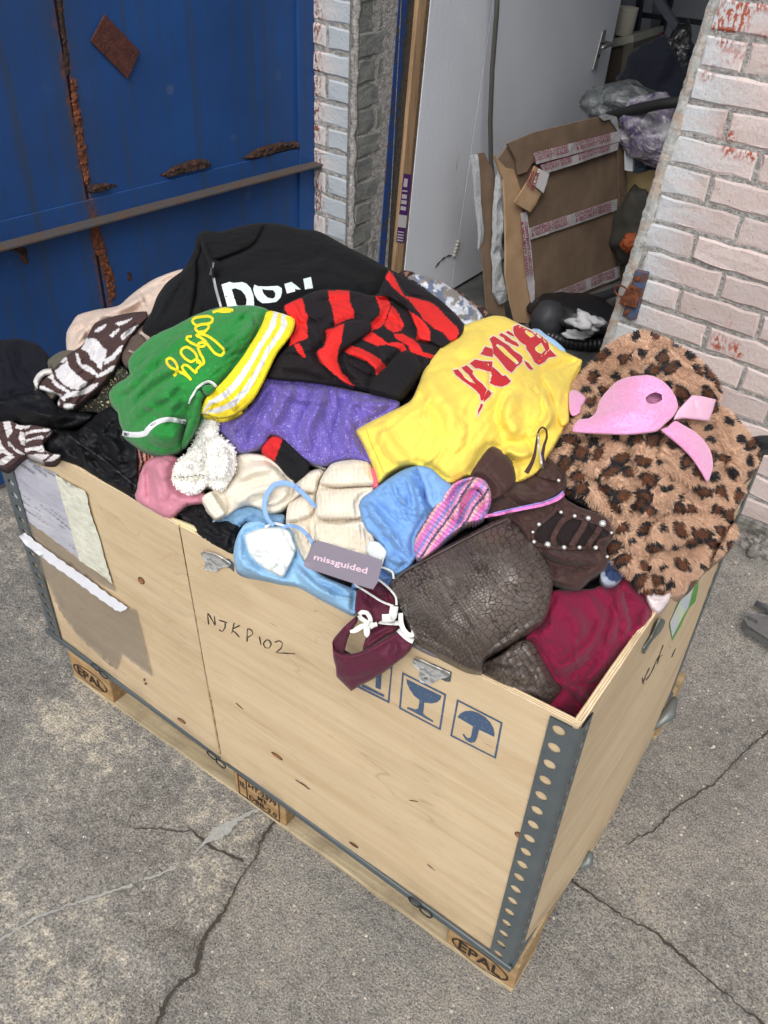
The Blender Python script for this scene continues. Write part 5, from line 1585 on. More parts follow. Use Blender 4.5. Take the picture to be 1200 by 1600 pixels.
# ---- cloth materials
BLACKF = fabric('black_fleece', srgb(21, 22, 24), sheen=.02, rough=.95, var=.15, spec=.15)
BLACKS = fabric('black_satin', srgb(15, 16, 20), sheen=.0, rough=.6, wr=.3, spec=.25)
NAVYF = fabric('navy_black', srgb(19, 21, 29), sheen=.02, spec=.15, rough=.9)
PAT = fabric('printed_cloth', None, rough=.85, sheen=.02, wr=.25, spec=.2)
PATS = fabric('printed_satin', None, rough=.5, sheen=.1, wr=.3, spec=.5)


def xmesh(*a, **k): return mesh(*a, **k) if PASS else Dummy()
def xtag(*a, **k): return tag(*a, **k) if PASS else None
def xempty(*a, **k): return empty(*a, **k) if PASS else Dummy()

def clothes():
    # ---- what lies below: a dark jumble filling the crate
    core_loop = [(20, 560), (80, 570), (160, 500), (260, 450), (330, 390), (420, 372), (500, 380), (600, 440), (700, 490), (800, 520), (890, 580), (960, 560), (1010, 545), (1070, 580), (1110, 640), (1160, 690), (1175, 720), (1130, 792), (1075, 872), (1025, 945), (965, 1035), (906, 1128), (880, 1108), (820, 1080), (740, 1045), (650, 1000), (557, 955), (455, 906), (360, 856), (280, 812), (215, 776), (150, 736), (90, 700), (30, 670)]
    def core_col(X, Y):
        n = fbm(X / 60, Y / 60, 41, 2); m = fbm(X / 45, Y / 45, 47, 2)
        c = np.zeros((len(X), 3)); c[:] = srgb(24, 25, 30)[:3]
        c[n > .25] = srgb(44, 46, 60)[:3]; c[n < -.3] = srgb(30, 22, 24)[:3]; c[m > .38] = srgb(60, 56, 52)[:3]
        return c
    core = garment('buried_clothes', None, None, PAT, step=7, skirt=.25, color=core_col, loop=core_loop, push=-.05, puff=.01, R=40, roll=.03, rr=20, nz=(.006, 46, 20, 1.6), seed=3)
    xtag(core.obj, 'jumble of dark clothes filling the crate below the top garments', 'clothes', kind='stuff')

    def T4(*p): return Z(0, 350, 2.91, *p)
    def T5(*p): return Z(150, 420, 2.264, *p)
    def T6(*p): return Z(180, 640, 2.3077, *p)
    def T7(*p): return Z(540, 480, 1.818, *p)
    def T8(*p): return Z(500, 750, 2.0, *p)

    # ---- left end
    garment('dark_jacket', 'navy black jacket bundled at the far left end of the heap', 'jacket', NAVYF, loop=[(-70, 545), (-20, 534), (30, 529), (58, 538), (76, 556), (88, 590), (70, 625), (40, 640), (-20, 650), (-80, 640)],
            push=.0, puff=.03, R=30, roll=.03, rr=14, nz=(.008, 40, 60, 2), auto=(6, 70, 20, 90, 9, .008), seed=31, skirt=.1)
    BEIGE = fabric('beige_cotton', srgb(200, 180, 166), wr=.4)
    garment('beige_jacket', 'pale beige cotton jacket behind the zebra blouse', 'jacket', BEIGE, loop=[(104, 520), (112, 505), (122, 492), (150, 484), (184, 478), (200, 465), (216, 452), (245, 434), (290, 420), (300, 445), (270, 500), (232, 540), (180, 545), (140, 560), (112, 562), (104, 545)],
            push=-.012, puff=.02, R=22, roll=.02, rr=9, nz=(.0015, 40, -35, 2.4), seed=32, skirt=.09, folds=[([(112, 545), (150, 500), (200, 478), (245, 446)], 6, .014), ([(128, 548), (170, 508), (215, 484), (250, 460)], 4, -.014), ([(198, 468), (240, 448), (285, 426)], 4, -.012), ([(116, 498), (136, 518), (142, 548)], 4, -.014), ([(150, 488), (190, 500), (225, 500)], 6, .012), ([(215, 456), (225, 480), (215, 500)], 4, .010), ([(105, 520), (122, 508), (150, 500)], 4, .010)])
    garment('khaki_shirt', 'crumpled khaki top with a narrow white band left of the zebra blouse', 'top', fabric('khaki', srgb(86, 82, 70)), loop=[(50, 602), (58, 585), (75, 562), (98, 548), (125, 550), (130, 575), (100, 600), (80, 625), (58, 622)],
            push=.008, puff=.015, R=14, roll=.012, rr=7, auto=(4, -50, 10, 50, 5, .005), seed=33)
    kc = garment('white_band', None, None, fabric('white_band', srgb(206, 202, 196)), loop=[(52, 596), (58, 584), (68, 577), (80, 576), (82, 582), (70, 584), (62, 592), (58, 604)], push=.034, puff=.004, R=5, roll=.006, rr=4, seed=34, parent=None)
    kc.obj.name = 'white_band'; xtag(kc.obj, 'narrow white hem band folded over the khaki top', 'band')

    def zebra(scale, ang, seed, w=.1):
        br, wh = np.array(srgb(66, 50, 48)[:3]), np.array(srgb(206, 202, 202)[:3])
        a = math.radians(ang)
        def f(X, Y):
            u = (X * math.cos(a) + Y * math.sin(a)) / scale; v = (-X * math.sin(a) + Y * math.cos(a)) / scale
            q = np.sin(6.283 * (u + .5 * fbm(u * .5, v * .4, seed, 2) + .05 * vnoise(u * 3, v * 3, seed)))
            return np.where((q > w)[:, None], wh, br)
        return f
    Z8 = lambda *p: Z(0, 530, 4.8, *p)
    zwhite = [Z8((640, 0), (710, -10), (740, 20), (770, 60), (800, 80), (795, 130), (770, 180), (762, 228), (735, 215), (720, 180), (680, 150), (660, 100), (610, 75)),
              Z8((775, 195), (790, 150), (840, 120), (900, 50), (925, 45), (905, 95), (860, 145), (810, 180)),
              Z8((565, 100), (585, 105), (600, 150), (610, 190), (650, 190), (700, 225), (735, 262), (738, 275), (700, 265), (640, 235), (600, 205), (578, 165)),
              Z8((445, 160), (495, 130), (505, 150), (465, 180)), Z8((412, 240), (450, 205), (505, 160), (515, 200), (545, 235), (575, 265), (620, 300), (660, 325), (640, 350), (590, 380), (530, 370), (470, 335), (430, 290)),
              Z8((738, 262), (790, 235), (840, 200), (870, 195), (850, 235), (790, 265), (735, 290), (715, 285)),
              Z8((358, 285), (385, 260), (400, 262), (405, 300), (440, 335), (500, 370), (535, 398), (500, 398), (440, 370), (395, 330), (385, 300)),
              Z8((290, 350), (330, 350), (380, 380), (420, 400), (460, 420), (440, 448), (400, 430), (350, 395), (300, 378)),
              Z8((455, 440), (500, 400), (560, 390), (640, 380), (700, 380), (640, 412), (560, 430), (500, 440), (480, 470)), Z8((620, 380), (680, 345), (745, 325), (720, 360), (680, 385)),
              Z8((430, 460), (448, 462), (448, 500), (432, 495)), Z8((480, 478), (530, 485), (570, 490), (540, 520), (500, 530), (478, 515)),
              Z8((640, -120), (700, -140), (690, -110), (650, -90)), Z8((700, -60), (760, -100), (800, -120), (790, -90), (740, -50)), Z8((820, -30), (880, -80), (900, -90), (890, -60), (840, -10)), Z8((860, -120), (960, -150), (1000, -160), (960, -130), (890, -100)),
              Z8((900, -20), (930, -50), (990, -90), (1040, -110), (1000, -60), (950, -20), (920, 10))]
    def zebra_traced(X, Y):
        c = np.zeros((len(X), 3)); c[:] = srgb(70, 52, 50)[:3]
        for r in zwhite: c[in_poly(X, Y, resample(r, 50))] = srgb(208, 206, 208)[:3]
        return c
    swhite = [Z8((22, 620), (75, 615), (95, 690), (70, 730), (60, 745), (40, 700)), Z8((112, 665), (125, 640), (165, 642), (190, 665), (160, 680)), Z8((180, 655), (225, 645), (225, 660), (190, 675)), Z8((150, 690), (185, 700), (187, 800), (160, 790), (140, 740)),
              Z8((190, 700), (260, 675), (330, 672), (375, 672), (370, 690), (330, 695), (260, 700), (190, 720)), Z8((190, 755), (260, 735), (310, 722), (330, 735), (325, 750), (260, 748), (195, 775)), Z8((345, 735), (372, 700), (395, 690), (360, 735)), Z8((188, 820), (250, 808), (325, 795), (335, 815), (345, 840), (300, 850), (250, 832), (188, 848)),
              Z8((0, 755), (20, 800), (60, 845), (100, 862), (70, 880), (20, 850), (-40, 800)), Z8((80, 780), (110, 820), (150, 840), (195, 865), (150, 862), (100, 830)), Z8((205, 870), (280, 860), (370, 865), (350, 890), (310, 915), (260, 905)), Z8((345, 915), (410, 862), (458, 862), (440, 890), (390, 918)), Z8((0, 905), (60, 868), (115, 878), (90, 900), (25, 945), (-10, 940)), Z8((-60, 850), (10, 830), (20, 850), (-50, 880)),
              Z8((60, 760), (85, 790), (90, 810), (60, 800))]
    def scarf_traced(X, Y):
        c = np.zeros((len(X), 3)); c[:] = srgb(74, 54, 54)[:3]
        for r in swhite: c[in_poly(X, Y, resample(r, 50))] = srgb(212, 208, 210)[:3]
        return c
    garment('zebra_blouse', 'brown and white zebra print blouse twisted across the left of the heap', 'blouse', PAT, step=1.8, color=zebra_traced, loop=T4((170, 742), (235, 670), (300, 600), (372, 552), (402, 500), (430, 452), (480, 430), (545, 412), (600, 402), (668, 398), (672, 425), (625, 470), (605, 500), (566, 560), (548, 610), (530, 650), (478, 720), (400, 790), (335, 845), (262, 828), (272, 775), (220, 765)),
            push=.02, puff=.02, R=16, roll=.016, rr=8, nz=(.004, 22, -42, 2.6), auto=(9, -45, 12, 90, 6, .006), seed=35)
    garment('brown_knit', 'small brown boucle knit between the zebra blouse and the green shorts', 'jumper', fabric('brown_boucle', srgb(82, 68, 60), weave=300, wb=.8, speck=(60, .3, srgb(190, 180, 170))), loop=T4((560, 540), (600, 510), (640, 500), (665, 530), (650, 580), (600, 640), (570, 640), (550, 600)),
            push=.012, puff=.012, R=10, roll=.012, rr=6, seed=36)
    garment('sequin_dress', 'black top covered with gold sequins below the zebra blouse', 'top', fabric('gold_sequin', srgb(40, 40, 34), rough=.4, speck=(220, .35, srgb(190, 176, 130))), loop=T4((340, 850), (400, 800), (440, 790), (480, 720), (540, 640), (600, 700), (590, 800), (500, 860), (440, 850)),
            push=-.004, puff=.012, R=10, roll=.012, rr=6, auto=(4, 40, 30, 40, 5, .006), seed=37)
    garment('black_trousers', 'black satin trousers folded over the left corner above the zebra scarf', 'trousers', BLACKS, loop=T4((-60, 790), (5, 795), (60, 775), (120, 765), (180, 752), (240, 800), (262, 832), (340, 850), (425, 868), (400, 900), (330, 925), (250, 935), (170, 925), (90, 905), (-60, 900)),
            push=.012, puff=.018, R=18, roll=.018, rr=9, nz=(.004, 26, 10, 2.6), auto=(7, 12, 10, 100, 7, .008), seed=38, folds=[(T4((10, 850), (140, 860), (300, 890)), 7, .010)])
    blk = garment('black_coat', 'black satin coat with a long zip lying along the left rim of the crate', 'coat', BLACKS, loop=T4((225, 935), (300, 935), (350, 940), (420, 880), (500, 830), (560, 900), (590, 985), (625, 1020), (630, 1100), (630, 1190), (640, 1265), (560, 1220), (440, 1158), (350, 1098), (260, 1062), (205, 1020)),
            push=.008, puff=.022, R=22, roll=.015, rr=9, nz=(.006, 30, 30, 2.2), auto=(9, 35, 22, 90, 7, .009), seed=39, folds=[(T4((310, 930), (350, 1010), (400, 1090)), 6, .012), (T4((430, 900), (520, 1000), (560, 1120)), 8, .012), (T4((380, 1010), (460, 1060), (560, 1160)), 6, .012)])
    cord(blk, 'zip', T4((310, 960), (380, 1010), (470, 1070), (560, 1145), (620, 1195)), 2.2, solid('zip_grey', srgb(70, 72, 78), .35, .5), .003)
    cord(blk, 'seam', T4((300, 940), (335, 975), (365, 1020), (390, 1075)), 1.6, BLACKS, .003)
    garment('zebra_scarf', 'brown and white zebra print scarf knotted over the left corner of the crate', 'scarf', PAT, step=1.5, color=scarf_traced, loop=[(-25, 664), (-6, 660), (6, 658), (18, 657), (30, 664), (50, 664), (68, 667), (83, 671), (78, 680), (68, 690), (71, 704), (80, 708), (96, 711), (86, 722), (70, 722), (55, 716), (41, 711), (33, 716), (20, 728), (9, 733), (-8, 724), (-25, 715)],
            push=.03, puff=.014, R=10, roll=.012, rr=6, nz=(.003, 12, 20, 2.5), auto=(7, 15, 20, 45, 3.5, .004), seed=40, folds=[([(38, 664), (39, 685), (40, 708)], 3, -.008)])

    # ---- hoodie
    hood = garment('black_hoodie', 'black zipped hoodie with white DON lettering on top of the heap', 'hoodie', BLACKF, step=3,
            loop=[(222, 516), (236, 488), (246, 462), (262, 440), (286, 422), (304, 402), (308, 372), (316, 361), (340, 362), (370, 355), (405, 348), (440, 350), (470, 358), (500, 362), (540, 384), (580, 404), (616, 424), (655, 442), (700, 478), (722, 506), (712, 540), (662, 575), (640, 612), (560, 612), (470, 600), (400, 570), (300, 525), (245, 524)],
            push=.016, puff=.03, R=30, roll=.03, rr=12, nz=(.004, 70, -10, 2.4), seed=41, skirt=.12, auto=(5, 15, 30, 110, 10, .006),
            folds=[([(316, 362), (322, 385), (334, 412), (336, 440)], 6, .022), ([(305, 400), (290, 430), (262, 462), (235, 500)], 10, .022), ([(296, 425), (280, 460), (268, 500)], 7, -.022), ([(312, 372), (306, 410), (300, 450), (298, 500)], 6, -.024), ([(408, 350), (395, 375), (372, 388), (340, 402)], 2.2, -.006), ([(330, 368), (350, 372), (380, 365)], 9, .008),
                   ([(470, 370), (540, 395), (600, 425)], 12, .008), ([(520, 380), (500, 415), (450, 430)], 9, .006), ([(315, 430), (318, 470), (322, 505)], 5, -.01)])
    cord(hood, 'zip', [(330, 408), (332, 425), (337, 450), (342, 468), (347, 486)], 4.2, solid('zip_white', srgb(186, 186, 186), .4, .3, var=.4, scale=400), .002, h=.002)
    cord(hood, 'zip_pull', [(334, 410), (331, 418), (329, 430)], 4, solid('zip_metal', srgb(206, 206, 206), .25, .8), .006, h=.003)
    cord(hood, 'hood_edge', [(313, 366), (318, 384), (326, 402), (331, 416), (333, 434)], lambda t: 10 - 4 * t, BLACKF, -.002, h=.012)
    cord(hood, 'hood_edge', [(312, 370), (308, 392), (298, 414), (282, 436), (266, 458), (252, 486)], lambda t: 9 + 3 * math.sin(t * 3), BLACKF, -.003, h=.012)
    cord(hood, 'hood_seam', [(331, 404), (360, 396), (388, 384), (404, 366), (410, 352)], 1.5, BLACKF, .003, h=.002)
    WPRINT = fabric('white_print', srgb(222, 238, 236), rough=.5, sheen=0, wr=.1)
    D6 = lambda *p: Z(310, 400, 6, *p)
    on_cloth(hood, 'letter', D6((215, 268), (290, 242), (330, 252), (410, 244), (450, 258), (490, 300), (515, 370), (522, 430), (520, 490), (280, 500)), WPRINT, holes=[D6((312, 312), (345, 302), (400, 322), (438, 365), (452, 410), (450, 455), (420, 470), (358, 460))])
    on_cloth(hood, 'letter', D6((525, 268), (560, 283), (640, 286), (745, 280), (780, 300), (784, 340), (770, 390), (730, 430), (660, 440), (600, 442), (555, 410), (525, 360), (513, 310)), WPRINT, holes=[D6((595, 310), (640, 318), (700, 320), (722, 350), (718, 385), (695, 400), (650, 390), (612, 355))])
    on_cloth(hood, 'letter', D6((806, 262), (872, 242), (910, 270), (962, 315), (922, 313), (905, 306), (908, 332), (830, 352)), WPRINT)
    on_cloth(hood, 'letter', D6((983, 215), (1055, 196), (1075, 302), (1000, 314)), WPRINT)

    # ---- patterned things at the back right of the heap
    garment('floral_blouse', 'grey and white floral satin top behind the striped shirt', 'top', PATS, step=2.2, color=lambda X, Y: np.where((fbm(X / 7, Y / 7, 61, 3) > .08)[:, None], np.array(srgb(196, 200, 208)[:3]), np.where((fbm(X / 11, Y / 11, 66, 2) > 0)[:, None], np.array(srgb(128, 122, 116)[:3]), np.array(srgb(96, 108, 132)[:3]))),
            loop=[(632, 440), (640, 431), (655, 428), (690, 440), (722, 462), (745, 482), (756, 500), (740, 520), (700, 520), (670, 480), (640, 455)], push=.008, puff=.02, R=14, roll=.015, rr=7, nz=(.004, 14, 40, 2), auto=(8, 40, 20, 50, 4, .006), seed=42, skirt=.08)
    def dark_floral(X, Y):
        n = fbm(X / 6, Y / 6, 71, 2)
        return np.where((n > .22)[:, None], np.array(srgb(150, 112, 92)[:3]), np.where((n < -.25)[:, None], np.array(srgb(44, 44, 48)[:3]), np.array(srgb(56, 38, 34)[:3])))
    garment('brown_scrunched_scarf', 'dark brown floral scarf scrunched behind the floral satin top', 'scarf', PAT, step=2.2, color=dark_floral, loop=[(618, 428), (630, 422), (648, 426), (652, 436), (700, 446), (728, 462), (745, 478), (756, 478), (762, 488), (756, 504), (730, 500), (690, 480), (640, 452)], push=-.004, puff=.016, R=10, roll=.014, rr=6, auto=(7, 35, 25, 30, 3.5, .005), seed=43, skirt=.08)
    garment('blue_sleeve', 'pale blue sleeve tip behind the yellow sweatshirt', 'shirt', fabric('pale_blue', srgb(150, 186, 222)), loop=[(828, 516), (842, 514), (852, 522), (868, 532), (884, 548), (878, 560), (850, 545)], push=.0, puff=.01, R=8, roll=.01, rr=5, seed=44)

    # ---- red and black striped shirt
    A5 = lambda *p: T5(*p)
    S4 = lambda *p: Z(430, 410, 4, *p)
    reds = [S4((52, 270), (165, 218), (182, 268), (185, 300), (205, 340), (195, 380), (205, 470), (160, 490), (85, 524), (80, 478), (118, 440), (128, 400), (112, 350), (75, 320)),
            S4((330, 180), (400, 172), (463, 178), (468, 250), (490, 300), (497, 345), (430, 365), (372, 397), (360, 300), (338, 240)),
            S4((316, 425), (432, 382), (420, 440), (415, 495), (395, 540), (388, 620), (420, 690), (495, 775), (430, 750), (320, 655), (275, 620), (258, 570), (270, 545), (305, 528), (318, 480)),
            S4((628, 210), (700, 216), (722, 268), (700, 330), (680, 385), (650, 410), (600, 428), (604, 375), (652, 330), (655, 290), (640, 250)),
            S4((730, 268), (760, 300), (805, 385), (790, 425), (740, 440), (700, 415), (682, 392), (706, 335)),
            S4((600, 430), (660, 470), (700, 505), (770, 498), (800, 510), (820, 545), (790, 558), (760, 530), (700, 515), (640, 522), (590, 500), (540, 480)),
            S4((470, 518), (540, 540), (600, 570), (660, 610), (698, 660), (680, 665), (632, 705), (622, 660), (570, 615), (500, 590), (425, 552)),
            S4((740, 445), (800, 448), (860, 480), (905, 520), (925, 560), (990, 580), (975, 600), (920, 585), (845, 560), (835, 520), (780, 490), (750, 470)),
            S4((712, 50), (735, 75), (760, 120), (785, 170), (810, 210), (900, 228), (970, 248), (1020, 285), (1080, 350), (1140, 410), (1150, 445), (1120, 490), (1095, 492), (1050, 440), (990, 410), (930, 360), (880, 290), (830, 230), (790, 205), (740, 160), (685, 95)),
            S4((830, 298), (880, 330), (930, 370), (970, 430), (968, 495), (930, 502), (880, 480), (890, 420), (858, 350)),
            S4((120, 512), (150, 506), (175, 550), (192, 600), (165, 590), (135, 550)), S4((1040, 10), (1041, 11), (1042, 12))]
    def stripes(X, Y):
        c = np.zeros((len(X), 3)); c[:] = srgb(30, 26, 30)[:3]
        for r in reds: c[in_poly(X, Y, np.asarray(r))] = srgb(222, 44, 42)[:3]
        return c
    ms = garment('striped_shirt', 'black shirt with broad red stripes heaped right of the green shorts', 'shirt', PAT, step=1.7, color=stripes,
            loop=[(440, 500), (445, 477), (472, 464), (490, 456), (512, 452), (548, 454), (585, 462), (598, 445), (606, 422), (618, 428), (645, 440), (690, 470), (726, 508), (716, 530), (700, 545), (682, 566), (662, 578), (640, 608), (627, 622), (600, 616), (578, 610), (525, 602), (470, 596), (420, 590), (432, 560), (452, 535)],
            push=.044, puff=.018, R=18, roll=.026, rr=9, nz=(.003, 34, 30, 2.4), seed=45, auto=(6, 35, 25, 70, 6, .005),
            folds=[(A5((745, 105), (790, 95), (870, 85), (960, 85)), 6, .008), (A5((700, 260), (720, 200), (790, 190), (840, 150)), 7, -.010), (A5((820, 320), (880, 240), (960, 190), (1030, 120)), 7, .012), (A5((960, 200), (1040, 180), (1090, 210), (1190, 290)), 6, -.012), (A5((870, 290), (950, 310), (1000, 360), (980, 400)), 7, .010),
                   (A5((1030, 20), (1060, 90), (1130, 130), (1200, 190)), 7, .012), (A5((1000, 110), (1060, 140), (1100, 200)), 5, -.010), (A5((880, 290), (900, 340), (960, 380), (1000, 370)), 4, -.012), (A5((640, 340), (760, 350), (900, 410)), 8, .010), (A5((650, 300), (720, 310), (800, 360)), 6, -.012), (A5((1090, 270), (1040, 330), (990, 400)), 5, -.007), (A5((1020, 370), (1060, 390), (1110, 400)), 8, .006)])

    # ---- purple glitter top
    garment('purple_shirt', 'purple glitter top draped over the middle of the heap', 'top', fabric('purple_glitter', srgb(100, 84, 168), rough=.55, sheen=.2, weave=500, wb=.5, speck=(420, .34, srgb(160, 150, 212)), wr=.3), step=2.8,
            loop=A5((425, 562), (445, 538), (500, 520), (535, 480), (580, 420), (600, 388), (640, 384), (700, 392), (780, 400), (850, 415), (960, 440), (1065, 460), (1070, 490), (1010, 540), (960, 600), (985, 690), (950, 682), (900, 672), (850, 682), (800, 698), (750, 685), (700, 648), (655, 602), (618, 590), (600, 620), (560, 642), (510, 652), (485, 635), (465, 600)),
            push=.026, puff=.020, R=20, roll=.022, rr=9, nz=(.0035, 36, 60, 2.4), seed=46,
            folds=[(A5((600, 395), (580, 450), (520, 520), (470, 590)), 7, .010), (A5((640, 400), (600, 470), (560, 560), (520, 640)), 6, -.010), (A5((700, 400), (660, 480), (620, 560)), 8, .010), (A5((800, 410), (790, 480), (750, 560), (760, 650)), 9, .012), (A5((850, 420), (870, 500), (840, 580), (850, 660)), 8, -.010), (A5((960, 450), (900, 480), (880, 560), (900, 660)), 8, .009), (A5((1050, 470), (980, 480), (900, 470)), 6, .008), (A5((640, 430), (720, 460), (840, 470)), 6, .006), (A5((780, 500), (830, 540), (900, 560)), 6, -.006)], auto=(5, 70, 25, 60, 5, .005))
    # ---- red and black cuff
    cuff = garment('black_cuff', 'black sleeve end with a red stripe poking out below the purple top', 'sleeve', PAT, step=2, color=lambda X, Y: np.where((X + .35 * Y < 681)[:, None], np.array(srgb(206, 40, 44)[:3]), np.array(srgb(22, 22, 25)[:3])),
            loop=A5((585, 645), (598, 615), (622, 592), (650, 595), (690, 620), (725, 655), (756, 690), (748, 722), (735, 738), (702, 750), (670, 725), (640, 690)), push=.026, puff=.014, R=10, roll=.014, rr=6, seed=47, auto=(4, 40, 10, 30, 3, .003))

    # ---- green towelling shorts with yellow waistband
    inner = T5((610, 148), (590, 190), (570, 230), (545, 270), (520, 310), (470, 375), (430, 418), (390, 455), (378, 480), (370, 512))
    GREEN = fabric('green_towelling', srgb(36, 132, 56), rough=.95, sheen=.15, weave=420, wb=.9, var=.25, speck=(160, .3, srgb(52, 146, 68)), wr=.35)
    gl_loop = T5((45, 440), (75, 405), (110, 385), (120, 372), (113, 330), (130, 300), (150, 280), (200, 238), (280, 200), (345, 166), (420, 140), (500, 130), (560, 130), (610, 146)) + T5((640, 200), (600, 290), (540, 350), (470, 420), (420, 470), (388, 520), (362, 560), (330, 592), (310, 625), (290, 642), (235, 656), (170, 640), (120, 608), (96, 588), (92, 560), (82, 540), (75, 500), (55, 478))
    gs_ = garment('green_shorts', 'green towelling shorts with yellow script and a yellow and white waistband', 'shorts', GREEN, step=2.8, loop=gl_loop, push=.046, puff=.026, R=24, roll=.028, rr=9, nz=(.0035, 40, -40, 2.4), seed=48,
            folds=[(T5((60, 450), (130, 400), (200, 330), (250, 290)), 8, .011), (T5((90, 500), (150, 430), (230, 370), (330, 330)), 8, .012), (T5((75, 470), (130, 430), (190, 370)), 5, -.010), (T5((100, 555), (160, 490), (250, 440), (300, 380)), 9, .010), (T5((230, 560), (260, 500), (300, 450)), 7, .008), (T5((320, 560), (350, 500), (350, 450), (390, 390)), 8, .014), (T5((345, 570), (372, 500), (375, 440), (400, 400)), 4, -.014), (T5((470, 300), (520, 250), (560, 180)), 8, .010), (T5((440, 350), (490, 300), (540, 230)), 5, -.008), (T5((290, 520), (320, 560), (350, 545)), 5, -.014), (T5((180, 560), (240, 600), (310, 580)), 12, .012), (T5((480, 165), (530, 160), (560, 190), (540, 240)), 6, .006), (T5((240, 300), (280, 260), (350, 220)), 8, .006), (T5((150, 470), (260, 520), (300, 500)), 6, .006)],
            auto=(7, -45, 20, 60, 6, .004))
    # waistband
    YW = [(1, 1, 1)]
    outer = T5((692, 170), (704, 190), (695, 225), (670, 262), (640, 300), (610, 362), (585, 415), (560, 458), (530, 490), (500, 512), (470, 526), (430, 530), (400, 520))
    IN, OU = catmull(inner, False, 3), catmull(outer, False, 3)
    def band_col(X, Y):
        d1, _, _ = seg_dist(X, Y, IN, False); d2, _, _ = seg_dist(X, Y, OU, False)
        t = d1 / (d1 + d2 + 1e-6)
        c = np.zeros((len(X), 3)); c[:] = srgb(238, 214, 40)[:3]
        c[((t > .24) & (t < .42)) | ((t > .58) & (t < .75))] = srgb(214, 216, 222)[:3]
        return c
    wb2 = garment('waistband', None, None, fabric('ribbed_cotton', None, weave=300, wb=.6, wr=.3), step=1.8, color=band_col, parent=gs_.obj, loop=inner + outer[::-1], push=.060, puff=.012, R=14, roll=.014, rr=7, nz=(.002, 24, -60, 2), seed=49,
            folds=[(T5((560, 300), (600, 330), (625, 330)), 3, -.004), (T5((530, 350), (570, 385), (600, 385)), 3, -.003), (T5((450, 420), (480, 470), (500, 510)), 5, .006), (T5((420, 470), (410, 500), (400, 520)), 5, -.008)])
    # yellow script, stitched
    YS = fabric('yellow_stitch', srgb(238, 218, 26), rough=.6, weave=900, wb=.4, wr=.1)
    H7 = lambda *p: Z(240, 460, 7.5, *p)
    scr = [H7((235, 955), (262, 930), (282, 880), (270, 820), (235, 770), (190, 745), (152, 765), (160, 810), (200, 855), (270, 890), (340, 925), (400, 960), (440, 1005)),
           H7((440, 1005), (400, 950), (350, 890), (335, 850), (355, 825), (400, 835), (450, 880), (500, 925)),
           H7((500, 925), (505, 880), (560, 820), (505, 760), (440, 790), (370, 750), (322, 690), (330, 640), (380, 615), (440, 640), (490, 690), (510, 740), (500, 780)),
           H7((500, 790), (540, 800), (560, 830), (590, 800), (580, 750), (545, 690), (520, 620)),
           H7((520, 620), (530, 570), (575, 560), (610, 575), (590, 605), (540, 610), (480, 585), (420, 555), (385, 520), (395, 495), (450, 490)),
           H7((520, 580), (560, 560), (610, 560), (660, 620), (720, 690), (790, 715), (830, 665), (790, 610), (720, 545), (640, 490), (560, 465), (500, 480), (560, 510), (620, 560)),
           H7((500, 480), (560, 450), (620, 435), (600, 430), (530, 440), (490, 405), (505, 370), (560, 350), (620, 345), (680, 325), (690, 280), (640, 255), (560, 260), (480, 275), (455, 310), (475, 345), (520, 370)),
           H7((620, 345), (650, 370), (640, 400), (600, 430)),
           H7((690, 208), (760, 185), (830, 165), (900, 178), (935, 185)), H7((760, 195), (830, 200), (905, 195))]
    for s_ in scr: cord(gs_, 'script', s_, 4.4, YS, .0008, h=.0016)
    # printed elastic tape
    TP = fabric('white_elastic', srgb(224, 226, 230), rough=.6, wr=.1)
    N7 = lambda *p: Z(170, 590, 7.06, *p)
    t1 = cord(gs_, 'elastic_tape', N7((150, 612), (230, 628), (330, 630), (400, 615), (430, 575), (480, 525), (560, 480), (650, 462), (740, 470), (845, 492)), lambda t: 9 - 3 * abs(t - .3), TP, .001, flat=True, h=.0015)
    cord(gs_, 'elastic_tape', N7((885, 290), (900, 240), (940, 170), (980, 110), (1040, 65), (1100, 45), (1150, 65), (1185, 105)), lambda t: 3 + 2.2 * t, TP, .002, flat=True, h=.0015)
    for s_, q in (('THOUT', N7((165, 640), (218, 645), (222, 615), (165, 605))), ('HOUT', N7((458, 545), (515, 518), (522, 488), (462, 515))), ('PI', N7((780, 500), (835, 502), (835, 478), (785, 474)))):
        V_, F_ = text2d(s_, True); q = [np.array(p) for p in q]
        L_ = np.array([(q[0] * (1 - u) + q[1] * u) * (1 - v) + (q[3] * (1 - u) + q[2] * u) * v for u, v in V_])
        xmesh('tape_print', gs_.pos(L_[:, 0], L_[:, 1], .0045), F_, TXT, gs_.obj, smooth=False)
    cord(gs_, 'eyelet', Z(240, 460, 7.5, (1160, 290), (1175, 350)), 3, solid('dull_eyelet', srgb(70, 104, 84), .4), .002)

    # ---- small things along the rim, left to middle
    garment('flame_print_scrap', 'pink and black flame print cloth in the gap under the green shorts', 'top', PAT, step=1.8, color=lambda X, Y: np.where((np.sin(X * .9 + 3 * fbm(X / 8, Y / 14, 81, 2)) > .1)[:, None], np.array(srgb(206, 140, 124)[:3]), np.array(srgb(40, 30, 34)[:3])), loop=[(212, 702), (225, 700), (240, 708), (240, 730), (222, 760), (214, 765)], push=.0, puff=.01, R=8, roll=.01, rr=5, seed=50)
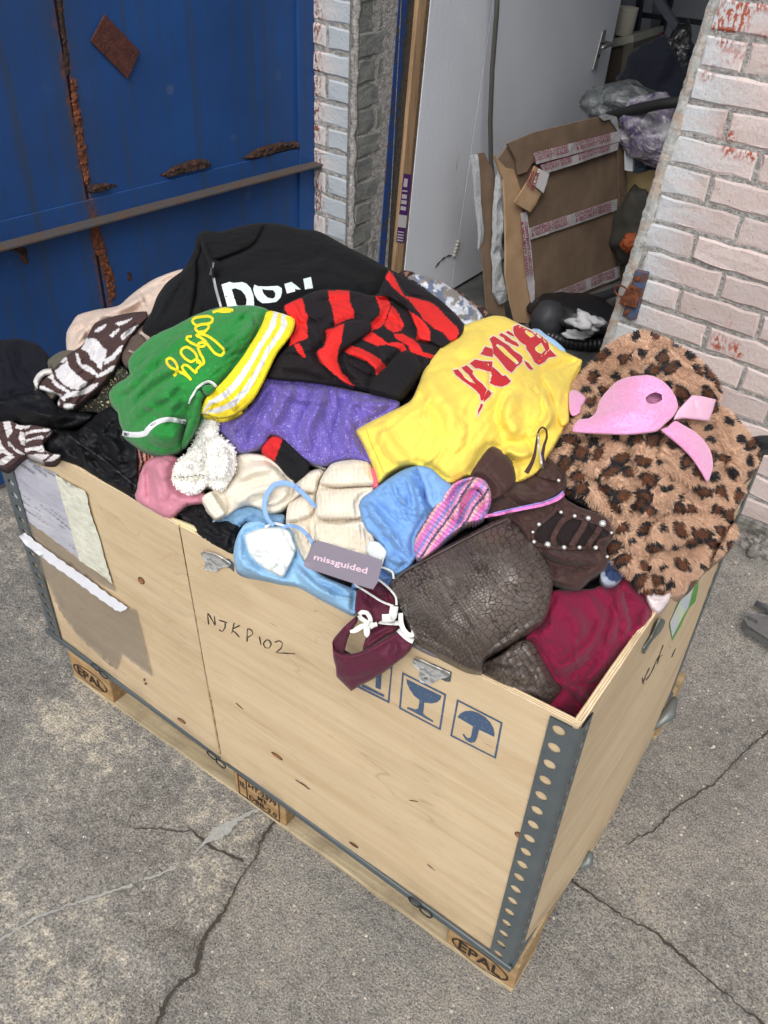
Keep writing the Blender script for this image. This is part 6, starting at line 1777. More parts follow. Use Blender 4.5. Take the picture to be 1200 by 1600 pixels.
    garment('pink_pouch', 'dusty pink padded sleeve bulging over the rim below the green shorts', 'sleeve', fabric('dusty_pink', srgb(196, 128, 146), rough=.7, wr=.2), loop=T6((72, 322), (80, 270), (92, 225), (118, 182), (180, 160), (222, 170), (250, 240), (262, 300), (320, 298), (322, 335), (262, 345), (232, 368), (205, 388), (180, 390), (130, 362)),
            push=.014, puff=.03, R=20, roll=.02, rr=8, nz=(.003, 30, 80, 2), seed=51, folds=[(T6((110, 190), (115, 260), (125, 350)), 5, -.014), (T6((150, 180), (170, 250), (180, 350)), 12, .008), (T6((75, 325), (110, 340), (130, 360)), 3, -.005)])
    WFR = fabric('white_fringe', srgb(240, 239, 234), rough=.9, weave=200, wb=.6)
    wf = garment('frayed_jumper', 'fluffy white frayed top with fringed edges below the green shorts', 'top', WFR, step=2.6, loop=T6((203, 250), (210, 212), (230, 180), (255, 160), (290, 100), (312, 42), (345, 32), (370, 40), (372, 85), (400, 110), (430, 140), (436, 185), (430, 225), (385, 290), (330, 272), (300, 300), (262, 305), (225, 285)),
            push=.034, puff=.018, R=14, roll=.014, rr=7, nz=(.005, 16, 60, 1.6), seed=52, auto=(8, 60, 30, 40, 4, .006), folds=[(T6((310, 80), (330, 160), (300, 240)), 5, -.018), (T6((360, 110), (400, 180), (380, 260)), 5, .016), (T6((230, 200), (280, 190), (320, 230), (400, 240)), 6, .014), (T6((220, 250), (280, 262), (330, 240)), 4, -.012)])
    garment('cream_puff_sleeve', 'cream blouse sleeve with a gathered cuff lying towards the rim', 'blouse', fabric('cream_satin', srgb(222, 214, 198), rough=.6, wr=.25), step=2.6, loop=T6((330, 318), (345, 300), (352, 292), (365, 270), (400, 240), (430, 205), (440, 165), (470, 155), (520, 160), (560, 172), (600, 198), (630, 225), (648, 262), (640, 320), (600, 365), (560, 374), (510, 352), (470, 345), (430, 365), (402, 385), (372, 393), (350, 388), (325, 360)),
            push=.014, puff=.026, R=20, roll=.018, rr=8, nz=(.003, 30, -25, 2.4), seed=53, folds=[(T6((375, 280), (395, 320), (402, 375)), 4, -.010), (T6((330, 305), (350, 330), (375, 385)), 3, .004), (T6((345, 298), (362, 325), (385, 382)), 3, .004), (T6((320, 320), (338, 345), (358, 388)), 3, .004), (T6((420, 350), (500, 300), (600, 270)), 10, .010), (T6((430, 260), (500, 220), (580, 210)), 8, .008), (T6((440, 200), (490, 180), (550, 185)), 4, -.006), (T6((410, 300), (470, 260), (560, 240)), 5, -.005), (T6((520, 340), (580, 330), (640, 290)), 5, .006)])
    C5 = lambda *p: Z(260, 640, 5.4545, *p)
    cfl = C5((303, 750), (325, 725), (385, 695), (400, 720), (430, 770), (470, 830), (505, 880), (490, 905), (440, 930), (415, 928), (370, 880), (330, 820), (305, 780))
    cuf = garment('gathered_cuff', 'gathered elastic cuff of the cream blouse sleeve', 'cuff', fabric('cream_cuff', srgb(226, 219, 204), rough=.7, wr=.1), step=1.8, loop=cfl, push=.036, puff=.012, R=9, roll=.012, rr=5, nz=(.001, 20, 0, 1), seed=153,
            folds=[(C5((308 + k * 14, 770 + k * 19 - 8), (395 + k * 13, 705 + k * 20)), 1.6, .0035) for k in range(9)])
    cuf.obj['label'] = 'cream elastic cuff gathered into small pleats, nearest the rim'
    cord(wf, 'care_label', T6((205, 238), (250, 250), (300, 245), (335, 228)), lambda t: 7, fabric('label_cream', srgb(226, 224, 208), wr=.1), .002, flat=True)
    for k in range(8):
        x = 212 + k * 14.5
        cord(wf, 'label_print', T6((x, 240 + 4 * math.sin(k * .8)), (x + 8, 241 + 4 * math.sin(k * .8))), 1.2, TXT, .005)
    garment('black_camisole', 'black top crumpled under the pale blue bikini beside the rim', 'top', BLACKS, loop=T6((270, 395), (215, 375), (250, 345), (330, 340), (420, 365), (500, 385), (470, 420), (440, 455), (430, 520), (380, 500), (320, 470), (285, 440)), push=.0, puff=.018, R=14, roll=.014, rr=7, nz=(.006, 24, 30, 2), auto=(6, 30, 20, 50, 5, .007), seed=54)
    garment('yellow_cream_scrap', 'pale yellow scrap of cloth flattened against the rim', 'cloth', fabric('pale_yellow', srgb(214, 206, 160)), loop=T6((200, 392), (235, 398), (290, 420), (300, 438), (285, 442), (230, 415)), push=.004, puff=.006, R=6, roll=.008, rr=4, seed=55)
    garment('blue_underlayer', 'steel blue satin cloth between cream sleeve and bikini top', 'cloth', fabric('steel_blue', srgb(112, 150, 184), rough=.6), loop=T6((330, 415), (400, 372), (480, 348), (560, 372), (610, 380), (600, 420), (540, 420), (470, 405), (440, 440), (400, 405)), push=.004, puff=.014, R=12, roll=.012, rr=6, auto=(5, -20, 15, 40, 4, .006), seed=56)
    garment('dark_scrap', 'black patterned cloth between pink sleeve and cream cuff', 'cloth', fabric('dark_scrap_mat', srgb(34, 30, 34), speck=(70, .3, srgb(110, 90, 90))), loop=T6((225, 345), (310, 335), (330, 370), (350, 395), (300, 410), (240, 385)), push=-.002, puff=.01, R=8, roll=.01, rr=5, seed=57)

    # ---- cream knitted jumper
    def knit_mat():
        g = G('cream_knit'); uv = g.tc.outputs['UV']
        g.color(g.ramp(g.noise(24, detail=4), (.3, srgb(206, 194, 174)), (.7, srgb(232, 222, 204))))
        g.set(Roughness=.95, Sheen_Weight=.3)
        a = g.wave(46, co=g.mapping(uv, sc=(1, 1, 1)), axis='X', dist=.6)
        b = g.wave(34, co=g.mapping(uv, sc=(1, 1, 1)), axis='Y', dist=1.5)
        g.bump(g.math('ADD', a, g.math('MULTIPLY', b, .6)), .4, .0018); g.bump(g.noise(500), .4, .001)
        return g.m
    KNIT = knit_mat()
    ribs = [(T6((735 + k * 17, 400 + k * 2), (738 + k * 17, 470 + k * 4)), 2.6, .0035) for k in range(12)]
    kn = garment('cream_jumper', 'chunky cream knitted jumper with ribbed hem in front of the yellow sweatshirt', 'jumper', KNIT, step=2.4, uvang=-4, loop=T6((722, 318), (732, 275), (752, 230), (782, 192), (820, 182), (870, 178), (918, 190), (934, 240), (938, 285), (905, 318), (885, 345), (895, 390), (930, 440), (945, 485), (940, 535), (880, 535), (800, 505), (728, 480), (715, 420)),
            push=.018, puff=.028, R=18, roll=.022, rr=8, nz=(.0025, 40, 0, 1.5), seed=58, folds=ribs + [(T6((735, 290), (820, 280), (930, 275)), 4, -.012), (T6((728, 390), (800, 408), (900, 418)), 4.5, -.012), (T6((730, 340), (820, 340), (910, 335)), 12, .006), (T6((770, 220), (850, 215), (925, 225)), 3, -.003)])
    kn2 = garment('knit_sleeve', 'cream knitted sleeve with ribbed cuff lying left of the jumper body', 'jumper', KNIT, step=2.4, uvang=12, loop=T6((615, 405), (622, 345), (640, 300), (652, 262), (690, 225), (740, 212), (756, 222), (735, 262), (722, 320), (722, 400), (722, 470), (700, 525), (682, 552), (660, 520), (645, 480), (625, 440)),
            push=.010, puff=.022, R=16, roll=.02, rr=8, nz=(.0025, 30, 20, 1.5), seed=59, folds=[(T6((630, 350), (670, 365), (718, 372)), 3, -.005), (T6((645, 270), (690, 285), (730, 285)), 3, -.004), (T6((640, 440), (665, 500)), 2.4, .003), (T6((655, 430), (680, 500)), 2.4, .003), (T6((670, 425), (695, 490)), 2.4, .003), (T6((685, 420), (706, 470)), 2.4, .003)])
    cord(kn, 'silver_chain', T5((748, 672), (770, 690), (790, 700), (812, 708)), 5, solid('chain_silver', srgb(170, 168, 160), .3, .8, var=.5, scale=500, bump=1, bscale=500), .004, h=.003)
    garment('pink_strip', 'narrow coral pink strip between jumper and yellow sweatshirt', 'strip', fabric('coral_pink', srgb(226, 104, 128)), step=2, loop=T6((918, 212), (932, 208), (945, 250), (950, 275), (938, 285), (925, 270)), push=.03, puff=.008, R=5, roll=.008, rr=4, seed=60)

    # ---- pale blue bikini top with white lining
    LB_ = fabric('light_blue', srgb(140, 184, 220), rough=.7, wr=.25)
    bt = garment('blue_bikini', 'pale blue bikini top with white lining and thin straps hanging over the rim', 'bikini top', LB_, step=2.6, loop=T6((426, 525), (432, 480), (445, 445), (470, 410), (520, 400), (560, 420), (610, 415), (640, 440), (655, 490), (690, 555), (760, 605), (870, 652), (880, 690), (864, 738), (800, 708), (730, 672), (660, 634), (590, 618), (530, 602), (470, 592), (438, 575)),
            push=.020, puff=.018, R=16, roll=.015, rr=7, nz=(.004, 26, 25, 2.2), seed=62, folds=[(T6((455, 450), (445, 500), (465, 560), (540, 590)), 6, .008), (T6((650, 560), (700, 620), (800, 690)), 8, .010), (T6((640, 520), (720, 610), (840, 680)), 5, -.008), (T6((700, 600), (780, 620), (860, 660)), 6, .008)])
    WL = fabric('white_lining', srgb(222, 228, 226), rough=.7)
    garment('lining', None, None, WL, step=2.4, parent=bt.obj, loop=T6((468, 455), (490, 440), (525, 428), (560, 425), (600, 425), (630, 440), (642, 475), (652, 500), (640, 540), (622, 572), (605, 602), (575, 590), (540, 572), (505, 545), (480, 510)),
            push=.036, puff=.008, R=9, roll=.012, rr=6, nz=(.004, 16, 50, 1.6), seed=63, auto=(7, 50, 35, 40, 4, .006))
    SB = fabric('strap_blue', srgb(136, 172, 222), wr=.1)
    cord(kn2, 'strap', T6((572, 418), (548, 392), (537, 350), (545, 310), (570, 275), (605, 264), (645, 275), (690, 315), (724, 352)), lambda t: 6 + 2.5 * math.sin(t * 3), SB, .034, h=.0015, flat=True, parent=bt.obj, lift=lambda t: .012 * math.sin(math.pi * t))
    cord(kn2, 'strap', T6((598, 425), (630, 418), (665, 428), (700, 460), (716, 492)), lambda t: 6, SB, .032, h=.0015, flat=True, parent=bt.obj, lift=lambda t: .006 * math.sin(math.pi * t))
    cord(bt, 'strap', T6((540, 425), (570, 410), (610, 418)), 4, WL, .016, h=.0015, flat=True)

    # ---- light blue crinkled shirt
    lb2 = garment('blue_shirt', 'light blue crinkled shirt bunched below the yellow sweatshirt', 'shirt', fabric('mid_blue', srgb(116, 160, 214), rough=.75, wr=.35), step=2.6, loop=T7((38, 562), (48, 540), (75, 522), (128, 482), (170, 458), (205, 450), (240, 456), (275, 488), (305, 510), (300, 560), (250, 600), (210, 640), (205, 700), (180, 738), (140, 762), (110, 745), (108, 690), (85, 655), (60, 632), (45, 600)),
            push=.044, puff=.020, R=18, roll=.02, rr=8, nz=(.004, 24, 60, 2), seed=64, folds=[(T7((130, 490), (150, 540), (200, 580)), 4, .008), (T7((210, 460), (235, 500), (225, 560)), 4, -.010), (T7((170, 470), (190, 530), (200, 600)), 5, .007), (T7((60, 560), (110, 620), (170, 700)), 7, .010), (T7((70, 540), (130, 600), (190, 650)), 5, -.007), (T7((110, 690), (140, 720), (180, 720)), 5, .006)], auto=(7, 55, 25, 40, 4, .005))
    garment('blue_shirt_tail', 'light blue shirt tail with a translucent scrap beside the hang tag', 'shirt', fabric('mid_blue2', srgb(122, 162, 218), rough=.6, wr=.4), step=3, loop=T6((900, 560), (960, 545), (1000, 560), (1040, 570), (1030, 600), (990, 640), (960, 640), (930, 600), (880, 640), (850, 645), (870, 600)), push=.014, puff=.012, R=10, roll=.012, rr=6, seed=65, auto=(6, 20, 30, 30, 4, .005))
    garment('care_label', 'white printed care label sticking up beside the hang tag', 'label', fabric('lbl_white', srgb(216, 222, 222), wr=.2), step=2.5, loop=T6((905, 512), (915, 475), (950, 478), (980, 512), (968, 540), (940, 545)), push=.052, puff=.003, R=5, roll=.004, rr=3, nz=(.001, 20, 0, 1), seed=66)

    # ---- yellow sweatshirt
    YEL = fabric('yellow_cotton', srgb(238, 212, 92), rough=.9, wr=.25, var=.06)
    ys = garment('yellow_sweatshirt', 'bright yellow sweatshirt with red college letters in the middle of the heap', 'sweatshirt', YEL, step=3,
            loop=T7((30, 350), (65, 328), (110, 305), (182, 268), (205, 225), (222, 180), (252, 135), (298, 80), (340, 50), (385, 34), (420, 24), (452, 27), (475, 38), (500, 50), (530, 65), (560, 82), (600, 115), (640, 135), (666, 148), (670, 165), (660, 190), (645, 215), (638, 260), (634, 300), (620, 345), (600, 385), (575, 425), (550, 470), (480, 500), (400, 490), (345, 480), (300, 502), (245, 485), (200, 450), (160, 452), (120, 475), (95, 500), (85, 470), (62, 415), (42, 375)),
            push=.048, puff=.026, R=30, roll=.03, rr=10, nz=(.003, 60, -40, 2.2), seed=67,
            folds=[(T7((230, 170), (250, 240), (300, 300), (310, 400)), 13, .0120), (T7((410, 170), (412, 220), (415, 270)), 2.5, -.0105), (T7((480, 235), (450, 260), (438, 300), (442, 340), (470, 370)), 4, -.0210), (T7((490, 235), (530, 240), (570, 220)), 4, -.0150), (T7((560, 240), (580, 300), (560, 340), (520, 370)), 6, .0150), (T7((500, 240), (470, 270), (460, 310), (480, 350), (520, 360)), 14, .0180), (T7((640, 160), (600, 185), (560, 200)), 5, .0120), (T7((600, 180), (610, 240), (590, 310), (550, 360)), 8, .0150), (T7((660, 170), (610, 190), (570, 200)), 3, -.0120), (T7((100, 330), (130, 400), (180, 450)), 12, .0105), (T7((440, 400), (500, 420), (540, 400)), 7, .0120), (T7((400, 430), (460, 440), (520, 440)), 6, -.0120), (T7((400, 500), (410, 450), (470, 400)), 6, .0120), (T7((300, 110), (340, 110), (400, 70)), 14, .0105), (T7((500, 360), (520, 385), (530, 420)), 5, -.0135), (T7((590, 110), (550, 150), (555, 190)), 4, -.0090)],
            auto=(6, -50, 30, 70, 7, .004))
    for s_ in (T7((78, 440), (50, 372)), T7((90, 462), (62, 390))): pass
    cord(ys, 'hem_stitching', T7((58, 345), (72, 385), (92, 430), (108, 470)), 1.2, fabric('stitch_yellow', srgb(208, 172, 40)), .0006, h=.0006)
    RED = fabric('red_felt', srgb(190, 34, 44), rough=.85, wr=.15); RW = fabric('white_edge', srgb(226, 212, 190), wr=.1)
    L5 = lambda *p: Z(690, 490, 5.4545, *p)
    letters = [
     (L5((612, 110), (650, 94), (760, 145), (800, 160), (860, 200), (905, 240), (920, 300), (980, 362), (910, 375), (880, 410), (830, 440), (790, 410), (760, 350), (722, 300), (720, 270), (690, 255), (660, 230), (620, 180), (610, 140)), [L5((715, 140), (770, 165), (795, 190), (760, 205), (735, 185), (710, 160)), L5((795, 290), (850, 248), (885, 310), (850, 345), (820, 330), (800, 312))]),
     (L5((490, 180), (510, 165), (555, 190), (600, 225), (640, 245), (662, 275), (650, 280), (600, 262), (565, 240), (545, 235), (530, 205), (505, 195)), []),
     (L5((545, 160), (565, 146), (600, 165), (625, 195), (600, 190), (575, 178)), []),
     (L5((408, 215), (440, 190), (470, 205), (520, 240), (570, 270), (620, 320), (670, 350), (690, 370), (685, 410), (665, 435), (640, 450), (600, 505), (560, 480), (520, 430), (470, 370), (440, 340), (438, 300), (430, 260)), [L5((470, 258), (520, 280), (570, 330), (630, 385), (660, 420), (640, 435), (600, 400), (540, 350), (490, 300), (465, 275))]),
     (L5((330, 345), (372, 280), (435, 300), (438, 370), (390, 362)), []),
     (L5((240, 425), (285, 390), (350, 405), (434, 408), (430, 455), (425, 500), (360, 480), (310, 465), (300, 470), (262, 445)), []),
     (L5((434, 450), (480, 490), (520, 530), (545, 525), (592, 575), (560, 605), (515, 622), (450, 612), (410, 590), (420, 520)), []),
     (L5((98, 482), (140, 474), (180, 520), (192, 545), (240, 580), (290, 600), (260, 560), (225, 515), (205, 500), (168, 460), (215, 440), (270, 490), (262, 510), (300, 560), (350, 600), (385, 645), (365, 700), (352, 740), (335, 740), (325, 690), (290, 650), (230, 605), (180, 570), (155, 550), (120, 520)), []),
     (L5((392, 650), (435, 670), (410, 705), (360, 755), (358, 720), (372, 690)), []),
     (L5((335, 765), (355, 775), (340, 810), (318, 845), (305, 880), (312, 820), (328, 790)), []),
     (L5((705, 400), (740, 420), (780, 470), (765, 482), (735, 460), (715, 430)), [])]
    for lp, hs in letters:
        a = np.array(lp); c0 = a.mean(0)
        big = resample(a, 2.5); nn = []
        for i in range(len(big)):
            d = big[(i + 1) % len(big)] - big[i - 1]; nn.append(np.array([d[1], -d[0]]) / (np.linalg.norm(d) + 1e-9))
        area = .5 * np.sum(a[:, 0] * np.roll(a[:, 1], -1) - a[:, 1] * np.roll(a[:, 0], -1))
        o_ = big + np.array(nn) * (2.0 if area > 0 else -2.0)
        on_cloth(ys, 'letter_edge', o_, RW, .0012, 3, holes=[])
        on_cloth(ys, 'letter', lp, RED, .0024, 3)
        for h in hs:
            on_cloth(ys, 'letter_edge', h, RW, .0034, 3)
            hc_ = np.array(h).mean(0); on_cloth(ys, 'letter_counter', [tuple(hc_ + (np.array(p) - hc_) * .78) for p in h], YEL, .0042, 3)

    # ---- leopard coat
    rgl = np.random.default_rng(77)
    ros = []
    for gy in np.arange(500, 960, 27):
        for gx in np.arange(850, 1210, 31):
            ros.append((gx + rgl.uniform(-9, 9) + (17 if int(gy / 27) % 2 else 0), gy + rgl.uniform(-8, 8), rgl.uniform(11, 17), rgl.uniform(.55, .85), rgl.uniform(-1.1, 1.1), rgl.uniform(0, 6.28), rgl.random()))
    def leopard(X, Y):
        tan, br, bk = [np.array(srgb(*c)[:3]) for c in ((200, 164, 137), (100, 58, 32), (24, 20, 25))]
        c = np.zeros((len(X), 3)); c[:] = tan
        c *= (1 + .12 * fbm(X / 20, Y / 20, 90, 2))[:, None]
        for (cx, cy, r, ar, an, ga, kd) in ros:
            m = (np.abs(X - cx) < 27) & (np.abs(Y - cy) < 27)
            if not m.any(): continue
            x, y = X[m] - cx, Y[m] - cy
            u, v = x * math.cos(an) + y * math.sin(an), -x * math.sin(an) + y * math.cos(an)
            rr_ = np.sqrt((u / r) ** 2 + (v / (r * ar)) ** 2) + .22 * vnoise(x / 6 + cx, y / 6 + cy, 3)
            th = np.arctan2(v, u)
            cc = c[m]
            if kd < .22:
                cc[rr_ < .6] = bk
            else:
                cc[rr_ < .82] = br
                ring = (rr_ > .62) & (rr_ < 1.06) & (np.cos(th - ga) + .6 * np.cos(2 * th + ga * 2) > -.55)
                cc[ring] = bk
            c[m] = cc
        return c
    FURB = fabric('fur_base', None, rough=1., sheen=.1, weave=300, wb=.5, wr=0)
    lc_loop = T7((640, 215), (665, 185), (700, 158), (730, 128), (760, 100), (800, 82), (840, 68), (880, 78), (922, 98), (962, 120), (1000, 148), (1030, 175), (1052, 205), (1066, 240), (1058, 270), (1085, 295), (1112, 322), (1140, 355), (1165, 395), (1174, 432), (1160, 460), (1128, 490), (1135, 520), (1118, 550), (1100, 580), (1104, 610), (1112, 640), (1098, 668), (1078, 690), (1050, 712), (1020, 740)) + [(1082, 912), (1060, 926), (1030, 928), (1003, 926), (985, 905), (958, 880), (952, 850), (955, 815), (925, 790), (888, 770), (864, 738), (852, 712), (868, 680), (885, 650), (890, 620)]
    lc = garment('leopard_coat', 'brown leopard print faux fur coat slumped over the right end of the heap', 'coat', FURB, step=2.6, color=leopard, loop=lc_loop, push=.026, puff=.05, R=34, roll=.03, rr=14, nz=(.0075, 52, 60, 1.8), hem=0, dipd=.028, seed=68, skirt=.09,
            folds=[(T7((800, 440), (810, 520), (840, 600), (850, 700)), 6, -.020), (T7((720, 380), (760, 460), (780, 560), (800, 640)), 14, .014), (T7((900, 440), (960, 500), (1050, 540), (1110, 560)), 8, -.018), (T7((860, 600), (940, 590), (1050, 600), (1100, 620)), 6, -.018), (T7((860, 690), (950, 660), (1060, 650), (1110, 640)), 6, -.018), (T7((1000, 310), (1040, 380), (1070, 440), (1060, 520)), 7, -.020), (T7((1090, 350), (1110, 420), (1100, 480)), 8, .014), (T7((640, 250), (700, 240), (780, 230), (860, 240)), 8, -.018), (T7((700, 170), (780, 140), (860, 110), (900, 90)), 14, .012), (T7((960, 250), (1010, 240), (1060, 260)), 7, -.016), (T7((900, 520), (960, 560), (1000, 560)), 12, .012), (T7((880, 640), (960, 625), (1050, 620)), 10, .012), (T7((850, 730), (950, 700), (1040, 690)), 10, .012)])
    def fur(c, name, colf, n, length, wid, comb, mat, parent, seed=0, loop=None, curl=.4):
        if PASS == 0: return
        rg = np.random.default_rng(seed); lp = loop if loop is not None else c.loop
        lo, hi = lp.min(0), lp.max(0)
        X = rg.uniform(lo[0], hi[0], int(n * 1.6)); Y = rg.uniform(lo[1], hi[1], int(n * 1.6))
        m = in_poly(X, Y, lp); X, Y = X[m][:n], Y[m][:n]
        e = 1.2
        P = c.pos(X, Y, -.0015); Px = c.pos(X + e, Y, -.0015); Py = c.pos(X, Y + e, -.0015)
        a, b = Px - P, Py - P
        N_ = np.cross(a, b); N_ /= np.linalg.norm(N_, axis=1, keepdims=True)
        N_[(N_ * (CAM - P)).sum(1) < 0] *= -1
        a /= np.linalg.norm(a, axis=1, keepdims=True) + 1e-9; b /= np.linalg.norm(b, axis=1, keepdims=True) + 1e-9
        fx = fbm(X / 30, Y / 30, seed + 1, 2) * 1.6; fy = fbm(X / 30, Y / 30, seed + 2, 2) * 1.6
        d = N_ * .75 + a * (comb[0] + fx)[:, None] * .7 + b * (comb[1] + fy)[:, None] * .7 + rg.normal(0, curl, P.shape) * .5
        d /= np.linalg.norm(d, axis=1, keepdims=True)
        L_ = length * rg.uniform(.6, 1.25, len(P))
        side = np.cross(d, rg.normal(0, 1, P.shape)); side /= np.linalg.norm(side, axis=1, keepdims=True)
        w_ = wid * rg.uniform(.7, 1.3, len(P))
        mid = P + d * (L_ * .55)[:, None]
        tip = P + d * L_[:, None] + (a * comb[0] + b * comb[1] - np.array([0, 0, .6])) * (L_ * .28)[:, None]
        V = np.stack([P - side * w_[:, None], P + side * w_[:, None], mid - side * (w_ * .8)[:, None], mid + side * (w_ * .8)[:, None], tip], 1).reshape(-1, 3)
        k = np.arange(len(P)) * 5
        F = np.concatenate([np.stack([k, k + 1, k + 3, k + 2], 1).tolist(), ]).tolist() + np.stack([k + 2, k + 3, k + 4], 1).tolist()
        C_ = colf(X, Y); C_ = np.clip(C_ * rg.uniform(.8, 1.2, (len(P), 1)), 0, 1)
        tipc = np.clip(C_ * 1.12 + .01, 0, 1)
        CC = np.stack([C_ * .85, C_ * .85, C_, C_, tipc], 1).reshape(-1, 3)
        return mesh(name, V, F, mat, parent, smooth=True, col=CC)
    FURM = G('fur_strands'); a_ = FURM.N('Attribute', attribute_name='Col'); FURM.color(a_.outputs['Color']); FURM.set(Roughness=.7, Specular_IOR_Level=.25, Sheen_Weight=.2)
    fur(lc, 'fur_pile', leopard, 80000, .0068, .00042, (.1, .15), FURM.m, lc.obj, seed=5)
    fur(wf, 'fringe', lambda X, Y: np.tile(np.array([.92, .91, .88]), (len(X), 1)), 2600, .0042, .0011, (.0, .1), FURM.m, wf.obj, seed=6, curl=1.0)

    def coat_piece(name, loop, push, seed, n, folds=(), **kw):
        c = piece(lc, name, loop, FURB, push, seed, color=leopard, puff=.05, R=18, roll=.036, rr=14, hem=0, nz=(.005, 36, 40, 1.8), folds=folds, **kw)
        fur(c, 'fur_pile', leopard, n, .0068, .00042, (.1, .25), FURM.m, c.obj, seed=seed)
        return c
    coat_piece('hood', T7((640, 222), (700, 160), (762, 100), (840, 69), (922, 98), (1000, 148), (1050, 205), (1064, 245), (1050, 262), (1000, 252), (940, 262), (900, 225), (860, 205), (780, 205), (720, 250), (680, 262), (650, 250)), .036, 301, 17000, folds=[(T7((700, 180), (780, 140), (850, 110), (900, 90)), 12, .014), (T7((760, 190), (860, 160), (960, 170), (1030, 210)), 8, -.012)])
    coat_piece('lapel', T7((935, 318), (990, 310), (1030, 330), (1060, 380), (1075, 430), (1066, 480), (1040, 520), (1010, 530), (960, 500), (900, 470), (880, 430), (900, 370)), .040, 302, 9000)
    coat_piece('sleeve', T7((1062, 292), (1090, 297), (1140, 352), (1168, 400), (1175, 435), (1150, 470), (1118, 492), (1088, 470), (1075, 420), (1055, 360), (1046, 315)), .042, 303, 8000, folds=[(T7((1090, 330), (1110, 400), (1110, 460)), 8, .012)])
    coat_piece('sleeve', T7((872, 612), (940, 590), (1010, 588), (1070, 596), (1102, 612), (1112, 640), (1086, 660), (1020, 664), (940, 672), (880, 690), (858, 660)), .044, 304, 8000)
    coat_piece('hem', T7((862, 706), (930, 682), (1000, 672), (1060, 668), (1095, 672), (1076, 694), (1050, 712), (1024, 738), (990, 780), (940, 800), (880, 790), (866, 750)), .036, 305, 9000)
    coat_piece('front', T7((640, 420), (690, 375), (760, 368), (800, 400), (815, 480), (822, 560), (800, 600), (760, 560), (730, 500), (680, 470)), .034, 306, 9000)
    # pink felt pieces on the coat
    PINK = G('pink_felt'); PINK.color(PINK.mix(PINK.ramp(PINK.noise(260, detail=2), (.35, 0.), (.65, 1.)), srgb(228, 144, 196), srgb(236, 164, 208))); PINK.set(Roughness=.7, Sheen_Weight=.4); PINK.bump(PINK.noise(320, detail=2), .7, .0015); PINK.bump(PINK.noise(12), .4, .008); PINK = PINK.m
    pk = garment('pink_felt_shape', 'bright pink felt whale shape with an eye hole lying on the leopard coat', 'felt', PINK, step=2.6, smooth=True, skirt=.006,
            loop=T7((646, 352), (652, 330), (664, 318), (690, 316), (710, 300), (722, 265), (745, 235), (775, 208), (815, 196), (862, 193), (892, 204), (918, 225), (938, 255), (944, 282), (932, 308), (905, 332), (885, 350), (850, 356), (800, 360), (720, 358)),
            push=.100, puff=.004, R=20, roll=.004, rr=4, nz=(.003, 50, 20, 2), micro=.0004, seed=69, holes=[T7((852, 258), (862, 248), (880, 242), (898, 248), (900, 262), (880, 274), (858, 272))], folds=[(T7((700, 320), (800, 300), (920, 290)), 14, .005)])
    garment('pink_felt_strip', 'long pink felt strip curving down the leopard coat', 'felt', PINK, step=2.6, skirt=.005, loop=T7((896, 348), (915, 340), (935, 322), (960, 335), (990, 352), (1018, 378), (1038, 412), (1044, 448), (1038, 475), (1028, 496), (1012, 470), (985, 430), (955, 398), (925, 372)), push=.094, puff=.004, R=12, roll=.004, rr=4, nz=(.002, 40, 40, 2), micro=.0004, seed=70, folds=[(T7((920, 350), (980, 390), (1030, 450)), 9, .004)])
    garment('pink_felt_bow', 'pale pink felt strip folded into a point at the whale shape tail', 'felt', G('pale_pink_felt').m if 0 else solid('pale_pink_felt', srgb(240, 190, 216), .75, var=.06, scale=200, bump=.6, bscale=320), step=2.6, skirt=.005, smooth=False, loop=T7((932, 318), (945, 292), (960, 275), (985, 250), (1010, 252), (1052, 262), (1044, 292), (1032, 322), (1000, 318), (960, 314)), push=.106, puff=.004, R=12, roll=.004, rr=4, nz=(.001, 40, 40, 2), micro=.0004, seed=71, folds=[(T7((985, 252), (995, 280), (1005, 318)), 3, -.005)])
    garment('pink_felt_corner', 'small corner of pink felt beside the yellow sweatshirt', 'felt', PINK, step=2.6, skirt=.005, loop=T7((636, 240), (655, 236), (682, 258), (670, 280), (665, 300), (645, 308), (636, 290)), push=.066, puff=.003, R=8, roll=.004, rr=4, micro=.0004, seed=72)
    garment('black_lace_strap', 'black crocheted strap hanging over the right rear corner of the crate', 'strap', fabric('black_lace', srgb(18, 18, 20), weave=150, wb=1, speck=(120, .25, srgb(60, 60, 60))), step=2.5, loop=[(1148, 664), (1158, 660), (1166, 672), (1175, 682), (1190, 680), (1215, 682), (1215, 702), (1195, 702), (1186, 710), (1178, 706), (1168, 690), (1155, 680)], push=.03, puff=.012, R=8, roll=.01, rr=5, seed=73, zfix=.83)

    # ---- burgundy sweater, denim and white scraps
    garment('denim_scrap', 'dark blue denim cuff with pale lining under the burgundy sweater', 'jeans', PAT, step=2, color=lambda X, Y: np.where((np.hypot(X - 962, Y - 892) > 17)[:, None], np.array(srgb(150, 160, 176)[:3]), np.array(srgb(48, 62, 96)[:3])), loop=[(938, 905), (940, 888), (952, 876), (968, 874), (978, 884), (975, 900), (960, 915), (945, 915)], push=.024, puff=.01, R=8, roll=.01, rr=5, seed=74)
    garment('white_pink_scrap', 'white and pale pink cotton scrap squeezed against the right rim', 'cloth', fabric('white_pink', srgb(228, 214, 216), wr=.4), step=2.5, loop=[(1010, 930), (1020, 926), (1035, 930), (1048, 924), (1046, 936), (1036, 950), (1028, 956), (1018, 950)], push=.024, puff=.01, R=8, roll=.01, rr=5, seed=75, auto=(4, -60, 20, 20, 3, .004))
    BURG = fabric('burgundy_jersey', srgb(122, 16, 56), rough=.88, wr=.25)
